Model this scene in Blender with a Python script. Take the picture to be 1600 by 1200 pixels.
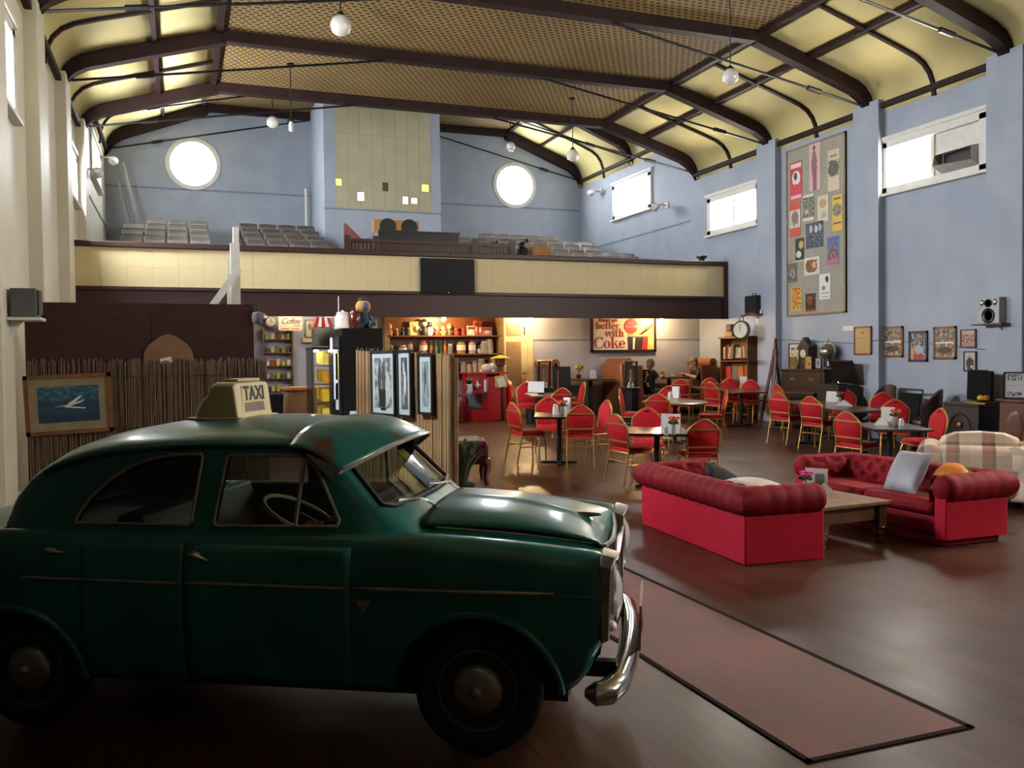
import bpy, bmesh, math, random
from mathutils import Vector, Matrix, Euler
random.seed(7)
for o in list(bpy.data.objects): bpy.data.objects.remove(o)
S = bpy.context.scene; COL = S.collection
rad = math.radians
# ---------------------------------------------------------------- camera
H = 1.75; FPX = 1365.0; YAW, PITCH, ROLL = rad(20.75), rad(1.52), rad(.71)
FW = Vector((math.sin(YAW)*math.cos(PITCH), math.cos(YAW)*math.cos(PITCH), -math.sin(PITCH)))
R0 = Vector((math.cos(YAW), -math.sin(YAW), 0)); U0 = R0.cross(FW)
RT = R0*math.cos(ROLL)-U0*math.sin(ROLL); UP = U0*math.cos(ROLL)+R0*math.sin(ROLL)
CAM = Vector((0, 0, H))
cd = bpy.data.cameras.new('camera'); cam = bpy.data.objects.new('camera', cd); COL.objects.link(cam)
cd.sensor_fit = 'HORIZONTAL'; cd.sensor_width = 36; cd.lens = 36*FPX/1600; cd.clip_start = .05; cd.clip_end = 200
m = Matrix((RT, UP, -FW)).transposed().to_4x4(); m.translation = CAM; cam.matrix_world = m
S.camera = cam
# ---------------------------------------------------------------- world and exposure
w = bpy.data.worlds.new('world'); S.world = w; w.use_nodes = True
w.node_tree.nodes['Background'].inputs[0].default_value = (.75, .85, 1, 1)
w.node_tree.nodes['Background'].inputs[1].default_value = 1.0
S.view_settings.view_transform = 'Standard'; S.view_settings.look = 'None'
S.view_settings.exposure = 0.2; S.view_settings.gamma = 1.0; S.view_settings.use_curve_mapping = False
DAY = 110.0      # radiance of the daylit window panes
# ---------------------------------------------------------------- pixel helpers (directions only)
XL, XR, YN, YBK = -1.82, 12.42, -7.0, 26.2      # hall shell
YB, YLB = 18.0, 19.2                            # balcony front, wall under the balcony
KY, SL = 8.2, .041                              # floor is flat up to KY and rakes upward beyond
def zf(Y): return SL*max(0., Y-KY)
def ray(x, y): return FW+RT*((x-800)/FPX)+UP*((600-y)/FPX)
def gt(x, y, h=0.):
    d = ray(x, y); t = (h-H)/d.z; p = CAM+d*t
    if t > 0 and p.y <= KY: return p
    return CAM+d*((H+SL*KY-h)/(SL*d.y-d.z))
def onx(x, y, X): d = ray(x, y); return CAM+d*(X/d.x)
def ony(x, y, Y): d = ray(x, y); return CAM+d*(Y/d.y)
# ---------------------------------------------------------------- materials
def lin(c):
    if isinstance(c, str): c = tuple(int(c[i:i+2], 16)/255 for i in (0, 2, 4))
    return tuple(((v/12.92) if v <= .04045 else ((v+.055)/1.055)**2.4) for v in c)+(1.,)
MATS = {}
def mat(name, col=None, rough=.6, metal=0., var=.12, scale=6., bump=0., bscale=None, col2=None, emit=0., trans=0., coat=0., spec=.5, stretch=None, sheen=0., alpha=1.):
    if name in MATS: return MATS[name]
    M = bpy.data.materials.new(name); M.use_nodes = True; MATS[name] = M
    nt = M.node_tree; N = nt.nodes; L = nt.links; b = N['Principled BSDF']
    c = lin(col); c2 = lin(col2) if col2 else tuple(max(0, v*(1-var*2)) for v in c[:3])+(1.,)
    tc = N.new('ShaderNodeTexCoord'); src = tc.outputs['Object']
    if stretch:
        mp = N.new('ShaderNodeMapping'); mp.inputs['Scale'].default_value = stretch; L.new(src, mp.inputs[0]); src = mp.outputs[0]
    n = N.new('ShaderNodeTexNoise'); n.inputs['Scale'].default_value = scale; n.inputs['Detail'].default_value = 5; L.new(src, n.inputs['Vector'])
    r = N.new('ShaderNodeValToRGB'); r.color_ramp.elements[0].position = .35; r.color_ramp.elements[1].position = .65
    r.color_ramp.elements[0].color = c2; r.color_ramp.elements[1].color = c
    L.new(n.outputs[0], r.inputs[0]); L.new(r.outputs[0], b.inputs['Base Color'])
    b.inputs['Roughness'].default_value = rough; b.inputs['Metallic'].default_value = metal
    b.inputs['Specular IOR Level'].default_value = spec
    if coat: b.inputs['Coat Weight'].default_value = coat; b.inputs['Coat Roughness'].default_value = .12
    if sheen: b.inputs['Sheen Weight'].default_value = sheen; b.inputs['Sheen Roughness'].default_value = .4; b.inputs['Sheen Tint'].default_value = c
    if trans: b.inputs['Transmission Weight'].default_value = trans; b.inputs['IOR'].default_value = 1.45
    if alpha < 1: b.inputs['Alpha'].default_value = alpha
    if emit: L.new(r.outputs[0], b.inputs['Emission Color']); b.inputs['Emission Strength'].default_value = emit
    if bump:
        n2 = N.new('ShaderNodeTexNoise'); n2.inputs['Scale'].default_value = bscale or scale*4; n2.inputs['Detail'].default_value = 4; L.new(src, n2.inputs['Vector'])
        bp = N.new('ShaderNodeBump'); bp.inputs['Strength'].default_value = bump; bp.inputs['Distance'].default_value = .02
        L.new(n2.outputs[0], bp.inputs['Height']); L.new(bp.outputs[0], b.inputs['Normal'])
    return M
def glassmat(name, tint='dfe8e4', op=.12, rough=.04):
    """thin pane: mostly see-through with a glossy skin"""
    if name in MATS: return MATS[name]
    M = bpy.data.materials.new(name); M.use_nodes = True; MATS[name] = M
    nt = M.node_tree; N = nt.nodes; L = nt.links; out = N['Material Output']; N.remove(N['Principled BSDF'])
    t = N.new('ShaderNodeBsdfTransparent'); t.inputs[0].default_value = lin(tint)
    g = N.new('ShaderNodeBsdfGlossy'); g.inputs['Roughness'].default_value = rough; g.inputs[0].default_value = (.9, .9, .9, 1)
    fr = N.new('ShaderNodeFresnel'); fr.inputs[0].default_value = 1.45
    ns = N.new('ShaderNodeTexNoise'); ns.inputs['Scale'].default_value = 9
    ad = N.new('ShaderNodeMath'); ad.operation = 'MULTIPLY_ADD'; ad.inputs[1].default_value = op*.5; L.new(ns.outputs[0], ad.inputs[0]); L.new(fr.outputs[0], ad.inputs[2])
    mx = N.new('ShaderNodeMixShader'); L.new(ad.outputs[0], mx.inputs[0]); L.new(t.outputs[0], mx.inputs[1]); L.new(g.outputs[0], mx.inputs[2])
    L.new(mx.outputs[0], out.inputs[0]); return M
PN = [0]
def printmat(base, shapes, photo=None, rough=.35):
    """flat print on the local x-z face: shapes = ('r'|'e'|'n', cu, cv, w, h, colour); photo = (cu, cv, w, h, dark, light, scale) grainy picture"""
    PN[0] += 1; M = bpy.data.materials.new('print_%d' % PN[0]); M.use_nodes = True
    nt = M.node_tree; N = nt.nodes; L = nt.links; b = N['Principled BSDF']; b.inputs['Roughness'].default_value = rough
    tc = N.new('ShaderNodeTexCoord'); sp = N.new('ShaderNodeSeparateXYZ'); L.new(tc.outputs['Generated'], sp.inputs[0])
    def mth(op, a, c=None, d=None):
        n = N.new('ShaderNodeMath'); n.operation = op
        for i, v in enumerate((a, c, d)):
            if v is None: continue
            if isinstance(v, (int, float)): n.inputs[i].default_value = v
            else: L.new(v, n.inputs[i])
        return n.outputs[0]
    u, v = sp.outputs[0], sp.outputs[2]
    ns = N.new('ShaderNodeTexNoise'); ns.inputs['Scale'].default_value = 9; ns.inputs['Detail'].default_value = 9; ns.inputs['Roughness'].default_value = .65
    mpn = N.new('ShaderNodeMapping'); mpn.inputs['Location'].default_value = (PN[0]*3.7, 0, PN[0]*1.3); L.new(tc.outputs['Generated'], mpn.inputs[0]); L.new(mpn.outputs[0], ns.inputs[0])
    def mask(k, cu, cv, ww, hh):
        du = mth('ABSOLUTE', mth('SUBTRACT', u, cu)); dv = mth('ABSOLUTE', mth('SUBTRACT', v, cv))
        if k == 'e': return mth('LESS_THAN', mth('ADD', mth('ADD', mth('POWER', mth('DIVIDE', du, ww/2), 2.), mth('POWER', mth('DIVIDE', dv, hh/2), 2.)), mth('MULTIPLY', mth('SUBTRACT', ns.outputs[0], .5), 2.2)), 1.)
        return mth('MULTIPLY', mth('LESS_THAN', du, ww/2), mth('LESS_THAN', dv, hh/2))
    cur = None
    def mix(fac, col):
        nonlocal cur
        mx = N.new('ShaderNodeMix'); mx.data_type = 'RGBA'; L.new(fac, mx.inputs[0])
        if cur is None: mx.inputs[6].default_value = lin(base)
        else: L.new(cur, mx.inputs[6])
        if isinstance(col, str): mx.inputs[7].default_value = lin(col)
        else: L.new(col, mx.inputs[7])
        cur = mx.outputs[2]
    if photo:
        cu, cv, ww, hh, dk, lt, sc = photo
        n2 = N.new('ShaderNodeTexNoise'); n2.inputs['Scale'].default_value = sc; n2.inputs['Detail'].default_value = 3; L.new(mpn.outputs[0], n2.inputs[0])
        rp = N.new('ShaderNodeValToRGB'); rp.color_ramp.elements[0].position = .42; rp.color_ramp.elements[1].position = .58
        rp.color_ramp.elements[0].color = lin(dk); rp.color_ramp.elements[1].color = lin(lt); L.new(n2.outputs[0], rp.inputs[0])
        mix(mask('r', cu, cv, ww, hh), rp.outputs[0])
    for s in shapes:
        k = s[0]; mk = mask('e' if k == 'e' else 'r', *s[1:5])
        if k == 'n': mk = mth('MULTIPLY', mk, mth('GREATER_THAN', ns.outputs[0], .5))
        mix(mk, s[5])
    if cur is None: mix(mth('MULTIPLY', ns.outputs[0], .2), 'ffffff')
    L.new(cur, b.inputs['Base Color']); return M
# ---------------------------------------------------------------- mesh building
class MB:
    def __init__(s): s.v = []; s.f = []
    def add(s, vs, fs):
        n = len(s.v); s.v += [tuple(p) for p in vs]; s.f += [tuple(n+i for i in f) for f in fs]; return s
    def box(s, c, d, rz=0., R=None):
        x, y, z = d[0]/2, d[1]/2, d[2]/2
        M = R or Matrix.Rotation(rz, 3, 'Z'); c = Vector(c)
        vs = [c+M @ Vector(p) for p in ((-x,-y,-z),(x,-y,-z),(x,y,-z),(-x,y,-z),(-x,-y,z),(x,-y,z),(x,y,z),(-x,y,z))]
        return s.add(vs, [(0,3,2,1),(4,5,6,7),(0,1,5,4),(1,2,6,5),(2,3,7,6),(3,0,4,7)])
    def b2(s, lo, hi): return s.box([(a+b)/2 for a, b in zip(lo, hi)], [b-a for a, b in zip(lo, hi)])
    def bar(s, p, q, w_, h_, up=(0,0,1)):
        p, q = Vector(p), Vector(q); d = (q-p); l = d.length; d.normalize(); up = Vector(up)
        if abs(d.dot(up)) > .99: up = Vector((0,1,0))
        x = d.cross(up).normalized(); z = x.cross(d)
        return s.box((p+q)/2, (w_, l, h_), R=Matrix((x, d, z)).transposed())
    def tube(s, pts, r, n=8, closed=False, ry=None):
        pts = [Vector(p) for p in pts]; k = len(pts); rs = r if isinstance(r, (list, tuple)) else [r]*k
        rings = []; prev = None
        for i, p in enumerate(pts):
            a = pts[i-1] if (i or closed) else p; b = pts[(i+1) % k] if (i < k-1 or closed) else p
            t = (b-a).normalized()
            if prev is None:
                up = Vector((0,0,1)) if abs(t.z) < .9 else Vector((0,1,0)); x = t.cross(up).normalized()
            else: x = (prev-t*prev.dot(t)).normalized()
            prev = x; y = x.cross(t)
            rings.append([p+x*(rs[i]*math.cos(2*math.pi*j/n))+y*((ry or rs[i])*math.sin(2*math.pi*j/n)) for j in range(n)])
        return s.loft(rings, closed_path=closed)
    def loft(s, rings, closed_path=False, cap=True, closed_ring=True):
        n = len(rings[0]); k = len(rings); vs = [p for r in rings for p in r]; fs = []
        for i in range(k if closed_path else k-1):
            i2 = (i+1) % k
            for j in range(n if closed_ring else n-1):
                j2 = (j+1) % n; fs.append((i*n+j, i*n+j2, i2*n+j2, i2*n+j))
        if cap and not closed_path and closed_ring: fs.append(tuple(range(n))[::-1]); fs.append(tuple((k-1)*n+j for j in range(n)))
        return s.add(vs, fs)
    def lathe(s, prof, c=(0,0,0), n=16, axis='z'):
        c = Vector(c); rings = []
        for r, h in prof:
            ring = []
            for j in range(n):
                a = 2*math.pi*j/n; p = (r*math.cos(a), r*math.sin(a), h)
                if axis == 'y': p = (p[0], h, p[1])
                if axis == 'x': p = (h, p[0], p[1])
                ring.append(c+Vector(p))
            rings.append(ring)
        return s.loft(rings, cap=prof[0] != prof[-1])
    def prism(s, poly, a, b, axis='y', c=(0,0,0)):
        c = Vector(c)
        def P(p, h): return c+Vector({'y': (p[0], h, p[1]), 'z': (p[0], p[1], h), 'x': (h, p[0], p[1])}[axis])
        return s.loft([[P(p, a) for p in poly], [P(p, b) for p in poly]])
    def ell(s, c, r, n=14, k=9):
        c = Vector(c); rings = []
        for i in range(k+1):
            a = math.pi*i/k; q = max(1e-4, math.sin(a))
            rings.append([c+Vector((r[0]*q*math.cos(2*math.pi*j/n), r[1]*q*math.sin(2*math.pi*j/n), -r[2]*math.cos(a))) for j in range(n)])
        return s.loft(rings)
    def grid(s, fn, nu, nv):
        vs = [fn(i/nu, j/nv) for i in range(nu+1) for j in range(nv+1)]
        return s.add(vs, [(i*(nv+1)+j, (i+1)*(nv+1)+j, (i+1)*(nv+1)+j+1, i*(nv+1)+j+1) for i in range(nu) for j in range(nv)])
    def mesh(s, name, mt, smooth=True, ang=38):
        me = bpy.data.meshes.new(name); me.from_pydata(s.v, [], s.f)
        bm = bmesh.new(); bm.from_mesh(me); bmesh.ops.remove_doubles(bm, verts=bm.verts, dist=1e-5); bmesh.ops.recalc_face_normals(bm, faces=bm.faces); bm.to_mesh(me); bm.free()
        me.materials.append(mt)
        if smooth:
            me.polygons.foreach_set('use_smooth', [True]*len(me.polygons)); me.set_sharp_from_angle(angle=rad(ang))
        return me
def obj(name, mb, mt, parent=None, smooth=True, bevel=0, thick=0, sub=0, loc=None, ang=38, label=None):
    me = mb.mesh(name, mt, smooth, ang) if isinstance(mb, MB) else mb
    o = bpy.data.objects.new(name, me); COL.objects.link(o)
    if parent: o.parent = parent
    if loc is not None: o.location = loc
    if thick: md = o.modifiers.new('thick', 'SOLIDIFY'); md.thickness = thick; md.offset = 0
    if bevel: md = o.modifiers.new('bevel', 'BEVEL'); md.width = bevel; md.segments = 2; md.limit_method = 'ANGLE'
    if sub: md = o.modifiers.new('sub', 'SUBSURF'); md.levels = sub; md.render_levels = sub
    if label: o['label'] = label
    return o
def tag(o, label, cat, group=None):
    o['label'] = label; o['category'] = cat
    if group: o['group'] = group
    return o
def struct(o, kind='structure'): o['kind'] = kind; return o
def pose(o, loc, phi=0., tilt=None):
    """phi: heading of local +y, degrees clockwise from world +Y; on the rake the thing leans with the floor"""
    loc = Vector(loc); o.location = loc
    on = tilt if tilt is not None else (loc.y > KY)
    M = Matrix.Rotation(math.atan(SL) if on else 0, 3, 'X') @ Matrix.Rotation(-rad(phi), 3, 'Z')
    o.rotation_euler = M.to_euler(); return o
def thing(name, label, cat, loc=(0,0,0), phi=0., group=None, tilt=False):
    o = bpy.data.objects.new(name, None); COL.objects.link(o); o.empty_display_size = .1
    tag(o, label, cat, group); pose(o, loc, phi, tilt); return o
def dup(root, label, group=None):
    r = root.copy(); COL.objects.link(r); r['label'] = label
    if group: r['group'] = group
    for ch in list(root.children):
        c = ch.copy(); COL.objects.link(c); c.parent = r
        for g in list(ch.children): d = g.copy(); COL.objects.link(d); d.parent = c
    return r
def solo(name, mb, mt, label, cat, loc=(0,0,0), phi=0., group=None, tilt=False, **k):
    o = obj(name, mb, mt, **k); tag(o, label, cat, group); pose(o, loc, phi, tilt); return o
def fl(X, Y, dz=0.): return (X, Y, zf(Y)+dz)
def interp(xs, ys, x):
    """smooth (cubic Hermite) interpolation"""
    if x <= xs[0]: return ys[0]
    if x >= xs[-1]: return ys[-1]
    for i in range(len(xs)-1):
        if x <= xs[i+1]: break
    def slope(k):
        if k == 0: return (ys[1]-ys[0])/(xs[1]-xs[0])
        if k == len(xs)-1: return (ys[-1]-ys[-2])/(xs[-1]-xs[-2])
        a = (ys[k]-ys[k-1])/(xs[k]-xs[k-1]); b = (ys[k+1]-ys[k])/(xs[k+1]-xs[k])
        return 0 if a*b <= 0 else 2*a*b/(a+b)
    h = xs[i+1]-xs[i]; t = (x-xs[i])/h; a, b = slope(i)*h, slope(i+1)*h
    return ys[i]*(2*t**3-3*t*t+1)+a*(t**3-2*t*t+t)+ys[i+1]*(-2*t**3+3*t*t)+b*(t**3-t*t)
# ================================================================ SETTING
blue = mat('blue_wall', '9ca4b0', .55, var=.07, scale=1.3, col2='919aa8', bump=.15, bscale=14)
bluedk = mat('blue_wall_line', '7c8695', .6)
greylow = mat('grey_lower_wall', '9a9ba6', .6, var=.06, scale=1.5, bump=.1)
cream = mat('cream_board', 'd6c597', .55, var=.05, scale=1.2, bump=.1)
ceilcream = mat('ceiling_cream', 'd8c88c', .75, spec=.12, var=.07, scale=.9, bump=.15, bscale=5)
maroon = mat('maroon_wood', '3a1d1b', .42, var=.2, scale=5, stretch=(1, 6, 6))
beamwood = mat('dark_beam_wood', '2b1814', .6, var=.2, scale=4, spec=.25)
whitep = mat('white_paint', 'd8d5cc', .45, var=.05)
black = mat('black_paint', '101011', .4, var=.2)
towerm = mat('tower_board', 'aba588', .6, var=.05, scale=2)
darkwall = mat('dark_brown_matte', '231b18', .85, var=.2)
day = mat('daylight_pane', 'f3f8ff', .5, var=.0, emit=DAY*1.7); near = mat('stage_daylight_pane', 'fdf6ea', .5, var=.0, emit=DAY*1.25); shade = mat('shaded_daylight_pane', 'fdf6ea', .5, var=.0, emit=DAY*.42); dim = mat('dimmed_daylight_pane', 'f3f8ff', .5, var=.0, emit=DAY*.4); low = mat('faint_daylight_pane', 'f6f9ff', .5, var=.0, emit=DAY*.2)  # upstairs panes glow less purely to keep the back wall darker
def floormat():
    M = bpy.data.materials.new('floor_boards'); M.use_nodes = True; nt = M.node_tree; N = nt.nodes; L = nt.links; b = N['Principled BSDF']; b.inputs['Specular IOR Level'].default_value = .28
    tc = N.new('ShaderNodeTexCoord'); mp = N.new('ShaderNodeMapping'); mp.inputs['Rotation'].default_value = (0, 0, math.pi/2); L.new(tc.outputs['Object'], mp.inputs[0])
    br = N.new('ShaderNodeTexBrick'); br.inputs['Scale'].default_value = 1; br.inputs['Brick Width'].default_value = 2.6; br.inputs['Row Height'].default_value = .085; br.inputs['Mortar Size'].default_value = .003
    br.inputs['Color1'].default_value = lin('4f3426'); br.inputs['Color2'].default_value = lin('432b1f'); br.inputs['Mortar'].default_value = lin('2a1d18'); L.new(mp.outputs[0], br.inputs[0])
    n = N.new('ShaderNodeTexNoise'); n.inputs['Scale'].default_value = .7; n.inputs['Detail'].default_value = 6; L.new(tc.outputs['Object'], n.inputs[0])
    r = N.new('ShaderNodeValToRGB'); r.color_ramp.elements[0].position = .38; r.color_ramp.elements[1].position = .66; r.color_ramp.elements[0].color = (.72, .66, .64, 1); r.color_ramp.elements[1].color = (1.18, 1.1, 1.06, 1); L.new(n.outputs[0], r.inputs[0])
    mx = N.new('ShaderNodeMix'); mx.data_type = 'RGBA'; mx.blend_type = 'MULTIPLY'; mx.inputs[0].default_value = 1; L.new(br.outputs[0], mx.inputs[6]); L.new(r.outputs[0], mx.inputs[7]); L.new(mx.outputs[2], b.inputs['Base Color'])
    n2 = N.new('ShaderNodeTexNoise'); n2.inputs['Scale'].default_value = 1.1; n2.inputs['Detail'].default_value = 4; L.new(tc.outputs['Object'], n2.inputs[0])
    r2 = N.new('ShaderNodeMapRange'); r2.inputs[1].default_value = .3; r2.inputs[2].default_value = .7; r2.inputs[3].default_value = .28; r2.inputs[4].default_value = .42; L.new(n2.outputs[0], r2.inputs[0]); L.new(r2.outputs[0], b.inputs['Roughness'])
    bp = N.new('ShaderNodeBump'); bp.inputs['Strength'].default_value = .25; bp.inputs['Distance'].default_value = .004; L.new(br.outputs['Fac'], bp.inputs['Height']); bp.invert = True; L.new(bp.outputs[0], b.inputs['Normal'])
    return M
floor_m = floormat()
def latticemat():
    M = bpy.data.materials.new('ceiling_lattice'); M.use_nodes = True; nt = M.node_tree; N = nt.nodes; L = nt.links; b = N['Principled BSDF']; b.inputs['Roughness'].default_value = .7; b.inputs['Specular IOR Level'].default_value = .2
    tc = N.new('ShaderNodeTexCoord'); br = N.new('ShaderNodeTexBrick'); br.offset = .5
    br.inputs['Scale'].default_value = 1; br.inputs['Brick Width'].default_value = .13; br.inputs['Row Height'].default_value = .11; br.inputs['Mortar Size'].default_value = .03; br.inputs['Mortar Smooth'].default_value = .25
    br.inputs['Color1'].default_value = lin('46351f'); br.inputs['Color2'].default_value = lin('3d2e1b'); br.inputs['Mortar'].default_value = lin('937a4e'); L.new(tc.outputs['Object'], br.inputs[0])
    n = N.new('ShaderNodeTexNoise'); n.inputs['Scale'].default_value = .5; L.new(tc.outputs['Object'], n.inputs[0])
    mx = N.new('ShaderNodeMix'); mx.data_type = 'RGBA'; mx.blend_type = 'MULTIPLY'; mx.inputs[0].default_value = .5; L.new(br.outputs[0], mx.inputs[6]); L.new(n.outputs[0], mx.inputs[7]); L.new(mx.outputs[2], b.inputs['Base Color'])
    bp = N.new('ShaderNodeBump'); bp.inputs['Strength'].default_value = .6; bp.inputs['Distance'].default_value = .02; L.new(br.outputs['Fac'], bp.inputs['Height']); L.new(bp.outputs[0], b.inputs['Normal'])
    return M
lattice_m = latticemat()
# floor: flat at the stage end, raked towards the balcony
m = MB(); ys = [YN, KY, YLB+.3]
for a, b in zip(ys[:-1], ys[1:]):
    z0, z1 = zf(a), zf(b)
    m.loft([[(XL-.2, y, z), (XR+.2, y, z), (XR+.2, y, z-.2), (XL-.2, y, z-.2)] for y, z in ((a, z0), (b, z1))])
struct(obj('floor', m, floor_m, smooth=False))
def holes_wall(m, axis, p0, p1, u0, u1, z0, z1, holes):
    """boxes filling a wall with rectangular holes; axis 'x': wall in the Y-Z plane between X p0..p1"""
    us = sorted({u0, u1, *[h[0] for h in holes], *[h[1] for h in holes]}); zs = sorted({z0, z1, *[h[2] for h in holes], *[h[3] for h in holes]})
    for a, b in zip(us[:-1], us[1:]):
        for c, d in zip(zs[:-1], zs[1:]):
            um, zm = (a+b)/2, (c+d)/2
            if any(h[0] < um < h[1] and h[2] < zm < h[3] for h in holes): continue
            if axis == 'x': m.b2((p0, a, c), (p1, b, d))
            else: m.b2((a, p0, c), (b, p1, d))
RW = [(-1.3, .9, 4.8, 5.71), (4.7, 6.9, 4.8, 5.71), (10.72, 12.9, 4.8, 5.71), (16.7, 18.7, 4.83, 5.7), (21.6, 23.8, 6.0, 6.98)]
LW = [(9.6, 11.9, 4.72, 5.75), (16.7, 18.7, 4.83, 5.7), (22.0, 24.2, 6.1, 7.0)]
m = MB(); holes_wall(m, 'x', XR, XR+.28, YN, YBK+.28, -.2, 9.4, RW)
wr = struct(obj('wall_right', m, blue, smooth=False))
struct(obj('wall_left_bounce_block', MB().b2((XL-.28, YN, -.2), (XL+.02, 7.0, 9.4)), darkwall, smooth=False))   # unseen wall stretch, made dark to cut bounce light onto the car
m = MB(); holes_wall(m, 'x', XL-.28, XL, 7.0, YBK+.28, -.2, 9.4, LW)
wl = struct(obj('wall_left', m, mat('left_wall_paint', 'cfcab8', .5, var=.05, scale=1.2, bump=.2, bscale=6), smooth=False))
PIL = [-4.7, -1.7, 1.3, 4.25, 7.25, 10.25, 13.24, 16.27, 19.2]
for Y in PIL:
    if Y < 19: obj('pilaster', MB().b2((XR-.16, Y-.33, -.05 if Y < KY else zf(Y)-.05), (XR+.01, Y+.33, 6.55)), blue, wr, smooth=False, bevel=.01)
    if Y > 7.1: obj('pilaster', MB().b2((XL-.01, Y-.33, -.05 if Y < KY else zf(Y)-.05), (XL+.17, Y+.33, 6.55)), MATS['left_wall_paint'], wl, smooth=False, bevel=.01)
# upstairs back wall with two round windows
RWX = [(.45, 7.38), (10.1, 7.35)]; RR = .66
m = MB(); holes_wall(m, 'y', YBK, YBK+.28, XL-.28, XR+.28, 2.9, 9.4, [(x-.9, x+.9, z-.9, z+.9) for x, z in RWX])
for x, z in RWX:
    sq, ci = [], []
    for j in range(32):
        a = 2*math.pi*j/32; c, s = math.cos(a), math.sin(a); k = .9/max(abs(c), abs(s)); sq.append((x+c*k, z+s*k)); ci.append((x+c*RR, z+s*RR))
    m.loft([[(p[0], y, p[1]) for p in q] for y, q in ((YBK, sq), (YBK, ci), (YBK+.28, ci), (YBK+.28, sq))], cap=False)
wb = struct(obj('wall_back', m, blue, smooth=False))
obj('dado_line', MB().b2((XL, YBK-.02, 6.63), (XR, YBK, 6.68)), bluedk, wb, smooth=False)
obj('dado_line', MB().b2((XR-.02, 19.6, 5.3), (XR, YBK, 5.34)), bluedk, wr, smooth=False)
obj('dado_line', MB().b2((XL, 19.6, 5.5), (XL+.02, YBK, 5.54)), bluedk, wl, smooth=False)
struct(obj('wall_stage', MB().b2((XL-.28, YN-.3, -.2), (XR+.28, YN, 9.4)), mat('stage_wall_paint', '7d746a', .8, var=.1), smooth=False))
# windows
WN = [0]
def rect_window(wallx, side, y0, y1, z0, z1, kind='two'):
    """side +1: opening in the right wall, room towards -X"""
    WN[0] += 1; o = thing('window_%d' % WN[0], '', ''); del o['label']; del o['category']; struct(o)
    f = MB(); d0, d1 = wallx-side*.05, wallx+side*.12; lo, hi = min(d0, d1), max(d0, d1); t = .09
    f.b2((lo, y0-.07, z0-.02), (hi, y0+t, z1+.02)); f.b2((lo, y1-t, z0-.02), (hi, y1+.07, z1+.02))
    f.b2((lo, y0-.07, z1-t), (hi, y1+.07, z1+.06)); f.b2((lo, y0-.07, z0-.02), (hi, y1+.07, z0+t))
    obj('window_frame', f, whitep, o, smooth=False, bevel=.008)
    obj('window_head', MB().b2((min(d0-side*.03, d1), y0-.13, z1+.05), (max(d0-side*.03, d1), y1+.13, z1+.12)), whitep, o, smooth=False)
    obj('window_sill', MB().b2((min(wallx-side*.11, wallx), y0-.13, z0-.07), (max(wallx-side*.11, wallx+.05), y1+.13, z0-.02)), whitep, o, smooth=False)
    ym = (y0+y1)/2; px = wallx+side*.08
    obj('mullion', MB().b2((min(px, px-side*.08), ym-.035, z0), (max(px, px-side*.08), ym+.035, z1)), whitep, o, smooth=False)
    def pane(a, b): obj('pane', MB().b2((min(px, px+side*.012), a, z0+t), (max(px, px+side*.012), b, z1-t)), low if y0 > 20 else (day if side < 0 else (near if y0 < 8 else shade)), o, smooth=False)
    if kind == 'duct':
        pane(ym+.035, y1-t)
        obj('board', MB().b2((px-side*.03-.01, y0+t, z0+t), (px-side*.03+.01, ym, z1-t)), whitep, o, smooth=False)
        hood = MB(); a, b, c, d = y0+.1, y0+.88, z0+.09, z0+.44; X = wallx+.02
        hood.loft([[(X, a, c), (X, b, c), (X, b, d), (X, a, d)], [(X-.16, a+.06, c+.1), (X-.2, b+.04, c+.14), (X-.2, b+.0, d-.04), (X-.16, a+.06, d-.02)]], cap=False)
        obj('duct_hood', hood, mat('grey_tin', 'b0aba4', .5), o, smooth=False, thick=.012)
        obj('duct_opening', MB().b2((X-.01, a+.02, c+.02), (X+.01, b-.02, d-.02)), black, o, smooth=False)
    else: pane(y0+t, ym-.035); pane(ym+.035, y1-t)
    return o
for i, h in enumerate(RW): rect_window(XR, 1, *h, kind='duct' if i == 2 else 'two')
for h in LW: rect_window(XL, -1, *h)
for x, z in RWX:
    WN[0] += 1; o = thing('window_%d' % WN[0], '', ''); del o['label']; del o['category']; struct(o)
    obj('window_frame', MB().lathe([(RR-.05, -.03), (RR+.07, -.03), (RR+.07, .06), (RR-.05, .06), (RR-.05, -.03)], (x, YBK, z), 40, 'y'), whitep, o)
    obj('pane', MB().lathe([(.001, .08), (RR-.02, .08), (RR-.02, .1), (.001, .1)], (x, YBK, z), 40, 'y'), dim, o)
# ---------------------------------------------------------------- ceiling
CX = (XL+XR)/2
PROF = [(9.85, 7.58), (10.9, 7.27), (11.7, 7.03), (12.0, 6.93), (12.18, 6.83), (12.31, 6.69), (12.39, 6.52), (12.42, 6.3)]
BLOW = [(12.42, 6.4), (12.29, 6.46), (12.14, 6.6), (11.95, 6.71), (9.75, 7.38)]
def up(p): return (p[0], 7.62+(p[1]-6.48)*(9.05-7.62)/(7.6-6.48))
def mir(p): return (2*CX-p[0], p[1])
def beampoly(fn):
    r = [fn(p) for p in PROF]+[fn(p) for p in BLOW]; l = [mir(p) for p in r]
    return r, l
ce = struct(obj('ceiling', MB().b2((mir((9.85, 0))[0], YN, 7.6), (9.85, 19.27, 7.68)), lattice_m, smooth=False))
obj('upper_lattice', MB().b2((mir((9.85, 0))[0], 19.27, up((0, 7.6))[1]), (9.85, YBK, up((0, 7.6))[1]+.08)), lattice_m, ce, smooth=False)
lower = [mir(p) for p in PROF[::-1]]+PROF
obj('bulkhead', MB().prism(lower+[(12.42, 9.4), (-1.82, 9.4)], 19.27, 19.4), darkwall, ce, smooth=False)
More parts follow.
